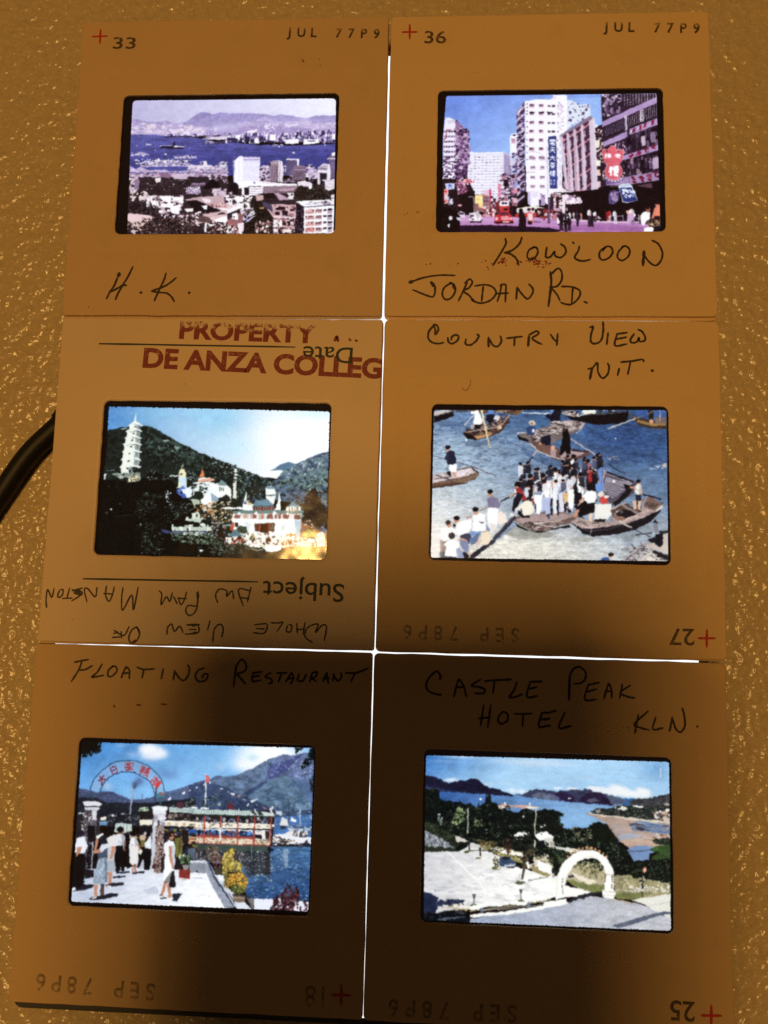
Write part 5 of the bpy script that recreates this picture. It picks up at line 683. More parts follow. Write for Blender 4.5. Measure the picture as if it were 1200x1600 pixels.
    for s in ('B280,508 310,508 308,520 290,522', 'B350,538 365,540 362,552', 'B370,548 420,556 410,572 385,568', 'B560,625 628,600 620,615 570,642', 'B480,600 525,618 515,626', 'B525,670 540,645 552,650 540,672', 'B605,655 625,660 620,670'): c.p(s, (226, 228, 236))
    c.p('B440,575 475,568 465,590 445,585', (190, 150, 130)); c.p('B660,672 700,685 715,705 690,695', (200, 130, 130))
    # smoke and masts
    c.f('A'); c.glow(650, 470, 30, 30, (74, 84, 128), .9, 3); c.glow(690, 440, 45, 40, (84, 104, 160), .8); c.glow(640, 495, 16, 22, (64, 70, 110), .9); c.l('A628,510 595,810', 12, (140, 146, 160), 1, 0, 16); c.l('A624,515 605,690', 4, (210, 214, 222)); c.l('A710,560 714,620', 4, (60, 70, 100)); c.l('A530,510 532,570', 4, (90, 110, 150), .6)
    # arch with mirrored characters
    c.p('A235,520 265,440 320,370 390,310 470,270 560,257 650,262 730,285 800,330 860,390 900,460 922,560 830,562 800,480 760,430 700,390 620,364 540,360 470,380 400,420 350,480 325,540', (168, 178, 206), .35)
    c.l('A235,520 265,440 320,370 390,310 470,270 560,257 650,262 730,285 800,330 860,390 900,460 925,580', 8, (30, 70, 96), 1, 4); c.l('A325,545 350,480 400,420 470,380 540,360 620,364 700,390 760,430 800,480 832,570', 8, (30, 66, 96), 1, 4)
    RD = (176, 40, 44); DR = (120, 30, 44)
    def ch(x, y, s, g, col, rot):
        co, si = math.cos(rot), math.sin(rot)
        for st in g:
            q = [(-(u - .5) * s, (v - .5) * s) for u, v in st]
            c.l(' '.join(f'{x+a*co-b*si:.1f},{y+a*si+b*co:.1f}' for a, b in q), s * .12, col)
    ch(348, 428, 84, G_TAI, DR, -.75); ch(453, 338, 84, G_BAK, DR, -.4); ch(594, 308, 84, G_HOI, RD, .03); ch(738, 350, 90, G_SIN, RD, .42); ch(838, 455, 88, G_FONG, (206, 44, 40), .85); c.p('A840,480 870,455 880,470 850,510', (220, 50, 40))
    for x, y in ((530, 358), (645, 362), (755, 425), (405, 412)): c.e(x, y, 8, 7, (40, 50, 80))
    c.l('A843,500 838,580', 13, (60, 44, 50)); c.p('A830,580 870,545 925,545 925,590 840,594', (70, 120, 140)); c.p('A870,552 918,550 915,572 880,575', (170, 90, 90)); c.l('A880,590 880,660', 12, (50, 96, 96)); c.l('A265,560 262,625', 9, (40, 80, 80)); c.l('A205,545 330,575', 4, (50, 84, 100)); c.l('A832,570 835,640', 10, (40, 44, 50))
    # overhanging leaves
    c.sc('A120,80 340,80 330,170 250,215 170,220', 150, (14, 36), (12, 30), [(10, 16, 14), (16, 24, 18), (6, 8, 8)], 1, 1.2, 'b'); c.p('A120,60 310,80 300,150 200,190 120,200', (9, 11, 11)); c.f('B'); c.sc('B965,140 1050,140 1010,160 975,200', 40, (6, 14), (12, 36), [(16, 24, 26), (24, 34, 34)], 1, .6, 'b'); c.sc('B1110,140 1160,130 1150,260 1040,330 1025,300 1090,220', 110, (8, 18), (16, 46), [(14, 22, 26), (24, 36, 40), (8, 12, 14)], 1, .6, 'b'); c.sc('B1105,440 1150,380 1150,540 1105,540', 40, (8, 16), (16, 40), [(14, 20, 24), (26, 34, 40)], 1, .5, 'b'); c.p('B965,140 1050,143 1000,165', (12, 18, 20)); c.p('B1120,140 1170,120 1170,260 1110,230', (10, 14, 16))
    # harbour at the right
    c.p('B780,780 1180,740 D1180,200 D760,180 D740,0', (66, 112, 176)); c.sc('B780,640 1130,640 1130,840 780,840', 70, (10, 30), (8, 26), [(60, 84, 120), (110, 130, 160), (40, 56, 90), (150, 170, 190)], 1, .5, 'b'); c.p('B790,720 850,720 855,760 800,750', (200, 210, 220)); c.p('B830,849 850,770 900,800 910,849', (224, 222, 220)); c.l('B910,600 912,849', 7, (50, 56, 80)); c.l('B840,600 842,720', 4, (100, 120, 150)); c.l('B1018,700 1018,849', 9, (190, 206, 220)); c.p('B925,800 940,768 980,800 975,820', W2); c.p('B1110,775 1125,770 1120,790', W2)
    c.p('D760,90 900,70 960,100 1120,110 1120,170 770,180', (236, 236, 240)); c.p('D880,65 950,40 1000,80 960,110 900,100', (230, 226, 226)); c.p('D960,55 1095,55 1080,105 1020,108 950,90', (70, 62, 66)); c.sc('D940,30 1100,40 1090,100 950,90', 30, (12, 30), (10, 26), [(226, 224, 226), (50, 46, 54), (160, 150, 150)], 1, .7); c.l('D1000,100 1020,40', 12, (236, 230, 226)); c.l('D1045,100 1060,60', 10, (236, 230, 226)); c.sc('D900,0 1120,0 1120,50 900,40', 30, (14, 40), (6, 16), [(200, 210, 220), (60, 80, 120), (120, 140, 170)], 1, .3); c.p('D1000,170 1080,150 1120,180 1115,230 1060,220', (30, 30, 38)); c.l('D1010,170 1100,220', 8, (120, 116, 120)); c.p('D1060,150 1085,130 1090,180', (50, 50, 60)); c.sc('D770,90 1000,150 1000,190 770,190', 60, (14, 40), (8, 22), [(120, 100, 80), (60, 60, 50), (220, 200, 180), (90, 40, 40), (40, 40, 44)], 1, .4, 'b'); c.p('D810,170 1000,175 1010,200 800,195', (36, 34, 38)); c.p('D830,0 900,5 880,30 840,35', (40, 40, 60))
    # water
    wt = 'D0,160 700,190 1180,200 1180,690 600,680 520,640 480,420 240,340 0,330'
    c.grad(wt, (800, 200), (900, 660), (66, 104, 150), (40, 72, 122)); c.p('D0,180 720,200 740,440 540,460 480,330 0,330', (50, 54, 62)); c.nz(wt, .3, 7, 1.6, 3); c.sc('D540,560 1110,520 1110,690 600,680', 150, (16, 46), (4, 8), [(120, 160, 206), (30, 60, 116), (160, 190, 220), (24, 44, 90)], 1, .15, 'b'); c.sc('D430,240 760,240 760,520 520,520', 330, (8, 24), (5, 10), [(170, 176, 170), (60, 70, 84), (206, 210, 200), (30, 36, 50), (110, 116, 120)], 1, .2, 'b'); c.sc('D720,210 920,210 900,400 740,420', 90, (10, 26), (4, 9), [(150, 170, 190), (206, 214, 214), (90, 120, 160)], 1, .1, 'b'); c.p('D860,215 910,215 905,390 870,390', (190, 206, 216), .45); c.p('D700,260 740,240 750,440 700,460', (40, 32, 34), .7); c.sc('D0,200 500,240 480,330 0,330', 120, (6, 14), (14, 40), [(150, 140, 140), (30, 30, 40), (90, 84, 84), (110, 80, 76)], 1, .1); c.sc('D920,230 1110,230 1110,520 900,520', 120, (14, 44), (3, 6), [(100, 146, 200), (50, 90, 150), (140, 180, 214)], 1, .05, 'b')
    # the floating restaurant
    c.p('D0,155 740,185 740,230 680,240 0,215', (58, 76, 70)); c.l('D0,160 780,188', 8, (90, 30, 34)); c.p('D720,200 750,195 745,260 720,250', (20, 24, 34)); c.p('D715,215 780,215 770,235 715,235', (20, 20, 30)); c.l('D575,190 575,330', 6, (190, 206, 200), .6)
    c.p('A680,700 1200,700 B780,715 785,790 D760,190 D0,160 C1080,150 C700,60 A690,800', (30, 26, 28))
    c.p('A690,795 810,795 810,845 690,845', (240, 232, 212)); c.p('A920,805 1200,808 1200,860 920,850', (244, 236, 216)); c.p('B0,812 780,836 780,860 0,860', (246, 238, 220)); c.p('C700,0 1200,-4 D0,-8 760,-2 762,30 0,22 C920,4', (244, 236, 220)); c.grid('A930,815 1200,818 C1200,20 920,10', 4, 1, (206, 170, 130), .4, .5); c.grid('B0,820 770,842 D765,20 0,12', 9, 1, (180, 160, 140), .36, .5); c.sc('B0,815 400,830 D400,14 0,10', 18, (8, 22), (6, 12), [(90, 90, 80), (120, 110, 100)], 1, .3)
    c.p('A960,680 1200,690 B0,700 560,712 690,722 780,750 780,765 0,742 A1200,735 960,730', (206, 220, 214)); c.grid('A970,692 1200,696 1200,730 970,726', 18, 1, (110, 140, 136), .3, 1); c.grid('B0,705 560,716 560,750 0,738', 26, 1, (130, 160, 156), .3, 1); c.l('B0,752 780,775', 14, (40, 50, 46)); c.p('B560,715 600,755 620,755 600,718', (30, 40, 40)); c.p('B620,720 640,755 690,758 650,720', (40, 50, 44)); c.l('B740,690 770,760', 20, (226, 226, 220)); c.p('B750,680 765,670 770,700 755,700', W2)
    c.p('A690,685 765,680 770,720 680,715', (190, 206, 180)); c.sc('A680,690 780,690 770,720 690,715', 12, (8, 18), (6, 14), [(60, 100, 70), (236, 230, 210)], 1, .5); c.p('B0,770 760,790 760,836 0,812', (46, 36, 40)); c.sc('B0,770 760,790 760,834 0,812', 90, (12, 30), (10, 30), [(120, 130, 150), (24, 20, 24), (180, 180, 180), (70, 44, 40), (90, 100, 130)], 1, .1); c.p('A960,740 1200,745 1200,810 960,800', (40, 30, 32)); c.sc('A960,745 1200,750 1200,800 960,800', 40, (10, 26), (10, 26), [(90, 80, 80), (24, 20, 22), (150, 130, 120)], 1, .1)
    c.p('D0,20 750,45 752,130 0,100', (34, 50, 84)); c.sc('D0,40 750,50 750,90 0,80', 60, (10, 40), (10, 30), [(60, 110, 180), (20, 24, 40), (90, 140, 206), (120, 60, 50)], 1, .2); c.l('D0,90 745,118', 20, (150, 60, 52))
    for x in (0, 135, 290, 445, 600): c.p(f'D{x+8},{24+x*.03:.0f} {x+140},{28+x*.03:.0f} {x+140},{60+x*.03:.0f} {x+124},{40+x*.03:.0f} {x+24},{36+x*.03:.0f} {x+8},{56+x*.03:.0f}', (244, 240, 232))
    c.p('D600,60 745,50 745,130 610,130', (240, 236, 230)); c.p('D605,85 665,85 665,125 605,120', (30, 26, 30)); c.p('D700,55 740,50 735,125 705,125', (60, 36, 36))
    c.p('D0,100 600,125 740,140 740,182 0,158', (226, 214, 190)); c.sc('D0,105 750,140 740,182 0,158', 170, (8, 20), (6, 14), [(200, 120, 90), (250, 240, 216), (170, 150, 110), (110, 120, 90), (220, 160, 120)], 1, .4); c.l('D0,102 600,122', 7, (170, 60, 50)); c.l('D0,158 745,186', 9, (150, 60, 50))
    for x in (140, 288, 445, 598, 750): c.l(f'B{x+4},762 D{x-4},{150+x*.04:.0f}', 13, (170, 66, 52))
    c.l('D285,20 285,145', 16, (240, 240, 240)); c.l('D20,24 20,95', 8, (40, 60, 110)); c.p('D80,60 95,40 105,60 100,90 80,90', (20, 24, 40))
    c.l('B155,375 150,700', 13, (226, 230, 236)); c.p('B150,385 180,395 190,420 185,460 150,455', (210, 100, 104)); c.p('B185,450 200,455 195,470 180,465', W2); c.sc('B20,560 300,560 300,680 20,680', 40, (10, 36), (8, 30), [(36, 50, 50), (24, 36, 36), (60, 76, 76), (120, 134, 130)], 1, .5, 'b'); c.p('B350,660 375,640 400,660 405,705 355,705', (110, 44, 50)); c.p('B265,640 285,630 290,665 262,665', (150, 170, 150)); c.sc('A950,660 1200,620 1200,690 960,690', 30, (12, 40), (10, 40), [(30, 40, 40), (60, 40, 44), (90, 100, 100)], 1, .4, 'b'); c.p('A1035,640 1080,635 1085,690 1030,690', (80, 40, 50)); c.p('B20,680 80,682 80,698 20,698', W2); c.p('B105,682 185,686 180,700 105,698', W2); c.l('B605,700 600,740', 8, W2); c.l('B452,695 455,715', 8, W2)
    c.p('A130,765 220,765 300,760 330,770 C330,40 330,120 100,120 60,60', (40, 36, 40)); c.p('A330,770 385,768 385,800 335,800', (240, 236, 214)); c.p('A320,805 400,810 400,849 320,849', (110, 150, 190)); c.p('A420,745 480,740 478,765 430,770', (226, 226, 230)); c.p('A520,735 570,740 565,755 525,750', (220, 220, 226)); c.sc('A380,740 680,760 680,849 400,849', 50, (12, 36), (10, 26), [(26, 26, 32), (90, 90, 100), (40, 44, 52)], 1, .3); c.p('A470,830 620,835 C620,70 600,80 460,60', (200, 214, 206)); c.grid('A470,835 620,840 C615,70 465,60', 5, 1, (110, 130, 130), .12, 1); c.p('C680,10 810,10 800,80 690,75', (24, 22, 26)); c.sc('C480,60 800,70 800,110 480,110', 30, (12, 30), (12, 36), [(200, 190, 190), (40, 36, 40), (120, 80, 60), (206, 200, 90)], 1, .3)
    c.p('C920,10 1200,10 D60,30 D60,260 C1200,300 1030,420 920,300', (30, 24, 26)); c.sc('C920,20 1200,20 1200,260 930,250', 90, (14, 44), (14, 44), [(120, 120, 60), (60, 40, 30), (40, 60, 110), (200, 150, 110), (24, 20, 22), (90, 80, 44)], 1, .5, 'b'); c.p('C1010,120 1080,100 1080,300 1020,280', (110, 110, 50)); c.p('C1135,40 1200,30 1200,70 1140,75', (40, 90, 180)); c.p('C1140,105 1200,102 1200,145 1140,145', (226, 180, 140)); c.l('C1148,125 1200,122', 12, (140, 60, 40)); c.l('C1075,20 1050,260', 9, (90, 60, 40)); c.p('C1130,210 1200,210 1200,310 1130,300', (90, 100, 120))
    # quay paving and parapet
    c.grad('C60,400 240,400 440,380 700,380 1200,420 D160,440 240,600 330,760 D330,800 C40,800', (300, 400), (1300, 700), (196, 204, 222), (252, 252, 253)); c.nz('C60,400 1200,420 D160,440 330,760 C60,800', .07, 10, 3); c.l('C560,680 740,600 900,540', 4, (190, 196, 214)); c.p('C720,590 830,560 860,620 760,630', (180, 184, 204), .6, 3); c.p('C660,300 760,320 800,390 640,400', (190, 196, 214))
    c.p('D0,330 160,325 160,440 60,430 0,430', (140, 146, 158)); c.p('D150,325 180,330 440,750 330,760 215,560 160,440', (150, 156, 172)); c.p('D0,320 150,318 180,335 150,345 0,342', (206, 210, 220)); c.p('D165,330 180,330 235,450 440,740 420,760 380,700 225,480', (60, 66, 90)); c.nz('D0,330 160,325 440,750 330,760 160,440', .2, 4, 3); c.p('D60,418 80,418 80,430 60,430', (20, 20, 30)); c.p('D20,476 130,480 130,490 40,488', (190, 194, 206)); c.p('D230,450 330,450 340,560 420,620 580,770 440,770 330,600', (206, 212, 222)); c.p('D250,455 330,450 330,500 290,510', (240, 242, 246)); c.l('D440,740 360,620', 6, (40, 44, 60))
    c.p('D525,660 595,670 590,770 575,770', (120, 116, 116)); c.p('D525,650 540,650 585,770 570,770', (80, 74, 72)); c.p('D595,672 780,668 1110,700 1110,800 595,780', (232, 234, 244)); c.p('D420,700 520,705 580,775 440,770', (220, 226, 234))
    # plants
    c.sc('D150,200 260,190 250,330 170,300', 70, (12, 30), (12, 26), [(70, 60, 50), (110, 80, 60), (40, 40, 34), (150, 130, 120)], 1, .9, 'b'); c.sc('D180,290 330,260 320,400 240,420', 90, (10, 26), (10, 24), [(90, 60, 60), (120, 84, 80), (60, 44, 40), (150, 110, 100)], 1, .9, 'b'); c.p('D230,390 300,390 300,445 240,445', (60, 54, 46)); c.p('D310,380 360,400 360,480 330,570 320,480', (110, 100, 50)); c.sc('D320,250 420,210 400,300 490,360 470,420 310,440 300,340', 240, (14, 34), (12, 28), [(214, 186, 70), (236, 210, 110), (160, 140, 50), (120, 104, 40), (200, 170, 80)], 1, 1, 'b'); c.sc('D370,220 400,215 400,260 380,260', 10, (10, 22), (10, 22), [(214, 170, 60)], 1, 1, 'b'); c.sc('D300,400 480,400 470,450 330,460', 40, (10, 24), (10, 22), [(60, 60, 40), (84, 84, 60), (110, 96, 60)], 1, .9, 'b'); c.p('D355,520 530,520 520,600 490,625 410,620', (84, 80, 34)); c.sc('D340,520 380,450 490,430 530,480 530,570 480,580 420,530 350,570', 230, (12, 30), (10, 26), [(226, 164, 50), (240, 190, 90), (180, 126, 30), (206, 146, 40), (120, 100, 44)], 1, 1, 'b'); c.sc('D380,540 520,550 500,630 410,630', 60, (8, 20), (10, 26), [(60, 76, 40), (90, 110, 60), (40, 44, 26), (150, 150, 80)], 1, .6, 'b'); c.p('D398,630 522,640 512,700 470,705 405,690', (120, 100, 84)); c.l('D398,632 522,645', 12, (60, 50, 46)); c.p('D400,650 515,660 512,672 402,662', (170, 150, 126)); c.l('D320,510 320,570', 6, (110, 90, 60))
    c.sc('D740,740 800,640 860,620 900,540 930,560 1000,570 1010,640 990,760 960,790 760,780', 170, (14, 34), (20, 46), [(70, 30, 40), (44, 20, 28), (100, 50, 60), (30, 14, 20), (90, 60, 60)], 1, .6, 'b'); c.l('D930,780 940,600 910,550', 9, (60, 30, 36)); c.l('D860,780 860,630', 10, (50, 24, 30)); c.l('D1020,790 1020,740', 16, (60, 30, 36)); c.sc('D1050,700 1080,690 1080,790 1050,790', 16, (12, 26), (16, 40), [(60, 30, 40), (90, 50, 60)], 1, .6, 'b')
    c.p('C1050,400 1150,405 1150,490 1050,480', (134, 44, 38)); c.p('C1080,360 1140,362 1132,405 1090,403', (150, 140, 140)); c.sc('C1045,270 1165,270 1150,350 1070,350', 60, (12, 30), (10, 26), [(60, 96, 60), (36, 60, 40), (110, 140, 90), (24, 40, 28)], 1, .9, 'b'); c.sc('C1050,260 1165,280 1160,300 1050,300', 12, (12, 22), (8, 16), [(250, 250, 240), (240, 236, 200)], 1, .5, 'b'); c.p('C1040,490 1150,492 1180,480 1100,505', (150, 110, 110), .5)
    # gate pillars
    c.p('A170,632 250,625 320,635 345,650 340,660 320,672 180,668', (226, 226, 232)); c.p('A186,680 310,680 330,690 300,715 190,706', (210, 212, 220)); c.p('A190,710 300,712 295,849 C270,400 190,400 A170,849', (90, 84, 90)); c.p('A255,715 298,712 292,800 255,800', (220, 218, 224)); c.p('A130,728 190,730 190,745 130,745', (200, 200, 206)); c.sc('A160,740 250,720 250,849 C240,180 150,160', 110, (10, 28), (10, 26), [(226, 220, 226), (60, 50, 56), (150, 140, 146), (30, 26, 32)], 1, .8, 'b'); c.p('C215,0 285,0 280,400 200,400', (18, 16, 22)); c.l('C262,150 252,400', 9, (200, 200, 206)); c.sc('C180,130 250,130 240,400 180,400', 40, (10, 24), (10, 26), [(40, 36, 44), (150, 150, 160), (24, 22, 28)], 1, .6, 'b')
    c.p('A795,680 860,664 950,682 945,705 920,720 820,718', (240, 242, 246)); c.p('A810,715 930,715 930,748 815,748', (226, 228, 234)); c.p('A815,750 925,748 918,849 C915,0 820,0', (190, 188, 196)); c.sc('A815,755 925,755 915,849 815,849', 20, (18, 40), (12, 26), [(220, 218, 226), (150, 146, 156), (240, 238, 244)], 1, .1); c.p('A855,805 872,800 872,849 855,849', (60, 50, 56)); c.p('C825,0 915,0 910,300 900,440 815,430 830,200', (150, 130, 126)); c.sc('C825,10 912,0 905,430 820,430', 210, (10, 26), (8, 20), [(226, 210, 200), (70, 44, 40), (180, 150, 140), (110, 70, 64), (40, 26, 26)], 1, 1, 'b'); c.p('C810,0 838,0 830,260 800,420 785,420 800,200', (200, 206, 216)); c.p('C885,300 915,280 905,435 885,430', (40, 30, 34)); c.p('C800,360 840,345 840,400 805,395', (80, 34, 40))
    # visitors
    c.f('C'); c.p('C80,260 180,255 200,300 175,560 180,590 80,600 60,540', BK); c.p('C110,120 150,90 190,110 215,185 180,260 95,250', (232, 234, 242)); c.e(148, 70, 36, 34, (30, 30, 44)); c.p('C115,200 160,195 150,240 110,295', SK); c.p('C70,570 100,562 110,590 75,595', (236, 236, 240)); c.p('C180,540 270,545 262,570 180,595 80,600', (24, 24, 36)); c.p('C180,400 270,410 270,470 190,490', (24, 22, 30)); c.p('C170,500 200,515 180,530', (30, 28, 38))
    # woman shading herself
    c.p('C340,170 395,165 415,200 420,240 380,310 310,300 300,240 330,220', (70, 80, 104)); c.p('C340,170 395,165 400,200 340,250 320,220', (214, 220, 232)); c.p('C315,300 385,290 410,420 380,520 350,540 260,530 280,420', (150, 166, 184)); c.nz('C315,300 385,290 410,420 380,520 260,530', .35, 2.5, 2.5); c.p('C262,235 330,215 340,240 270,262', SK); c.p('C270,240 290,130 310,125 310,160 290,250', SK); c.p('C290,95 358,68 362,95 295,128', (244, 242, 234)); c.p('C310,120 370,80 390,110 385,170 330,170', (26, 24, 34)); c.p('C270,535 305,540 300,650 275,655', SK); c.p('C332,540 370,535 360,640 330,640', (84, 60, 54)); c.p('C220,675 260,655 310,650 340,640 440,620 500,625 480,650 380,670 300,685', (26, 26, 38)); c.p('C255,660 300,650 290,670 260,675', (220, 200, 190)); c.p('C370,300 400,300 395,520 375,525', (110, 126, 150))
    c.p('C390,120 440,80 500,90 510,160 470,200 400,200', (226, 222, 220)); c.p('C400,195 470,190 460,300 470,420 440,435 390,430 395,300', (200, 198, 200)); c.p('C390,320 460,330 470,420 400,430', (170, 180, 194)); c.e(425, 55, 36, 44, BK); c.p('C440,190 470,195 440,300 415,310', SK); c.p('C400,430 440,432 432,560 408,560', SK); c.p('C380,545 430,530 545,518 550,540 440,560 400,570', (30, 30, 44)); c.p('C395,550 430,545 430,568 400,568', (240, 230, 226))
    c.fig(518, 18, 400, BK, (120, 80, 64), (220, 224, 232), BK, .2); c.p('C470,190 540,180 530,290 500,430 470,420', BK); c.l('C480,435 600,425', 16, (30, 30, 46)); c.p('C440,470 560,455 565,470 450,485', (30, 30, 46))
    c.fig(635, 55, 390, BK, SK, (236, 236, 240), (226, 222, 222), .19, .02, 1, 1); c.l('C625,440 735,425', 16, (26, 26, 40)); c.p('C590,190 675,185 680,300 660,352 600,350', (232, 228, 226)); c.e(695, 238, 18, 26, (238, 236, 206)); c.p('C680,180 690,175 690,230 682,230', SK); c.p('C560,160 590,170 600,390 575,395', BK)
    c.p('C690,100 735,110 740,190 700,200', (110, 100, 50)); c.e(715, 110, 30, 26, (206, 180, 150)); c.p('C735,160 780,105 800,130 795,210 740,215', (230, 234, 242)); c.p('C735,210 795,215 780,405 730,405 725,290 685,390 668,385 700,260', BK); c.e(775, 85, 22, 20, BK); c.p('C655,400 670,388 688,405', W2)
    # the woman in white
    c.p('C915,165 960,130 1000,150 1018,200 1010,285 925,285 912,220', (244, 244, 246)); c.p('C915,285 1010,280 1018,320 1000,420 980,520 910,512 915,400', (250, 250, 252)); c.p('C985,180 1010,190 1012,320 1005,400 990,410 985,320', (200, 206, 220)); c.p('C960,190 985,190 985,280 1000,390 985,400 960,290', SK); c.e(985, 98, 24, 34, SK); c.p('C935,85 960,55 1000,50 1015,85 990,80 965,105 955,130 940,115', (40, 26, 24)); c.l('C968,98 1008,92', 9, (20, 16, 20)); c.p('C918,512 945,520 900,650 875,645', SK); c.p('C940,535 975,540 980,665 955,665', SK); c.p('C985,420 1005,420 1022,560 970,570 960,540', (24, 22, 26)); c.p('C865,640 890,630 910,660 940,658 940,668 880,675', (36, 34, 46)); c.p('C862,640 900,645 905,665 865,660', (230, 226, 226)); c.p('C945,665 985,655 1040,670 1030,685 950,682', (240, 236, 234)); c.p('C985,640 1000,625 1085,622 1060,650 1030,690 985,690 1000,665', (36, 36, 50)); c.p('C980,420 970,530 920,525 915,510', (30, 24, 30), .5)
    return c.finish([(128.2, 1159.6), (491.4, 1169), (482, 1424.8), (111.2, 1409.6)], rad=4, rough=1.0, dust=30, warp=0.52, tex=.28, sat=.9)

def film_hotel():
    z = 5.714
    c = Film(5, [(661.9, 1171), (1049.5, 1183.4), (1053.9, 1460.3), (657, 1441.9)], dict(A=(650, 1165, z), B=(850, 1165, z), C=(650, 1315, z), D=(850, 1315, z)), 66)
    W2 = (252, 250, 244); BK = (9, 9, 10)
    c.grad('A50,0 B1250,0 B1250,860 A50,860', (200, 80), (420, 470), (62, 118, 186), (168, 206, 236), 1, .9); c.nz('A50,0 B1250,0 B1250,500 A50,500', .05, 16, 3); c.f('A'); c.glow(400, 100, 200, 14, (196, 216, 236), .8); c.glow(250, 140, 220, 18, (140, 180, 220), .5); c.glow(950, 140, 330, 34, (190, 214, 234), .85); c.glow(1180, 160, 260, 26, (200, 220, 238), .7); c.glow(700, 330, 260, 40, (150, 196, 232), .5); c.glow(820, 340, 90, 14, (190, 214, 234), .7)
    c.glow(310, 306, 70, 20, (226, 232, 240), .9, 3); c.glow(860, 400, 50, 22, (236, 238, 244), .8); c.glow(940, 410, 50, 20, (240, 240, 244), .8); c.glow(640, 345, 60, 14, (206, 222, 238), .6); c.f('B'); c.glow(1000, 200, 160, 120, (84, 136, 190), .5)
    for x, y, a, b in ((420, 378, 40, 20), (480, 392, 60, 32), (560, 405, 50, 26), (640, 385, 70, 40), (690, 400, 60, 32), (760, 420, 60, 30), (860, 402, 50, 32), (900, 415, 50, 30), (840, 440, 120, 26), (650, 430, 120, 20), (250, 385, 50, 12), (120, 380, 40, 10)): c.glow(x, y, a * 1.1, b * 1.1, (240, 240, 240), .9, 4)
    c.glow(380, 290, 110, 14, (180, 206, 230), .7); c.glow(780, 470, 110, 14, (214, 226, 236), .7)
    # water and hills
    c.p('A60,380 1200,460 B1180,480 1180,860 A60,860', (56, 100, 160)); c.grad('A60,380 1200,460 B700,500 700,760 A1200,860 A60,600', (200, 400), (1400, 700), (48, 84, 146), (136, 176, 216)); c.nz('A60,380 1200,460 B700,500 700,760 A60,700', .12, 14, 1.6); c.f('B'); c.glow(200, 660, 300, 70, (140, 182, 222), .7)
    c.p('A60,262 100,264 160,280 200,290 250,318 285,332 330,326 390,310 430,314 470,302 520,292 540,294 570,312 600,345 650,372 700,382 760,400 820,425 870,440 860,456 700,440 500,425 300,405 60,360', (26, 24, 44)); c.p('A60,350 300,395 560,425 500,430 200,405 60,385', (34, 36, 62), .8)
    c.p('A880,440 960,430 1020,400 1080,386 1140,392 1200,404 B0,400 60,406 110,415 160,400 200,404 260,392 330,400 370,388 420,400 480,415 560,440 640,460 720,495 700,520 600,535 420,520 260,508 100,490 0,480 A1200,485 1080,475', (56, 58, 84)); c.p('A1030,440 1100,415 1200,430 1200,480 1050,470', (96, 106, 124), .8); c.p('B80,425 180,412 260,450 290,505 180,495 100,460', (40, 30, 58)); c.p('B310,490 370,430 440,410 520,430 590,490 610,530 480,520 340,515', (42, 30, 56)); c.nz('A960,430 1200,400 B480,415 700,520 0,480', .3, 6, 4); c.p('B0,440 80,430 150,480 60,490 0,475', (110, 116, 140), .6); c.e(225, 473, 14, 6, W2); c.p('B380,490 450,465 500,490 420,510', (120, 120, 140), .6)
    c.p('B540,430 660,455 760,500 640,530 600,520', (96, 110, 128), .6); c.l('B100,492 420,520 620,535', 6, (90, 120, 170))
    c.p('B760,500 830,475 900,468 980,475 1020,450 1080,435 1180,425 1180,600 760,560', (62, 62, 66)); c.nz('B760,500 900,468 1080,435 1180,425 1180,600 760,560', .35, 5, 3); c.sc('B780,480 1130,440 1130,560 780,540', 70, (10, 30), (6, 18), [(40, 44, 44), (90, 86, 84), (110, 100, 90), (28, 30, 32)], 1, .7, 'b')
    c.p('B415,585 480,560 560,565 640,540 700,530 800,540 1180,560 1180,690 1000,670 860,650 700,635 480,615', (34, 40, 38)); c.sc('B430,570 1130,540 1130,670 700,630 450,610', 200, (12, 36), (8, 24), [(24, 30, 28), (50, 58, 50), (70, 76, 64), (16, 18, 18), (90, 92, 80)], 1, .8, 'b'); c.p('B655,570 690,535 720,545 745,560 720,575', (226, 222, 210)); c.p('B790,530 880,540 880,560 800,548', (246, 244, 240)); c.p('B620,550 650,545 640,560', (200, 200, 190)); c.sc('B970,580 1130,580 1130,670 980,640', 26, (16, 40), (10, 22), [(226, 214, 206), (190, 150, 130), (240, 236, 230), (90, 80, 76)], 1, .1); c.p('B1060,645 1120,640 1120,680 1065,675', (206, 186, 170)); c.p('B1065,515 1125,510 1125,530 1070,525', (180, 176, 170)); c.p('B455,580 500,565 510,590 470,600', (150, 146, 140))
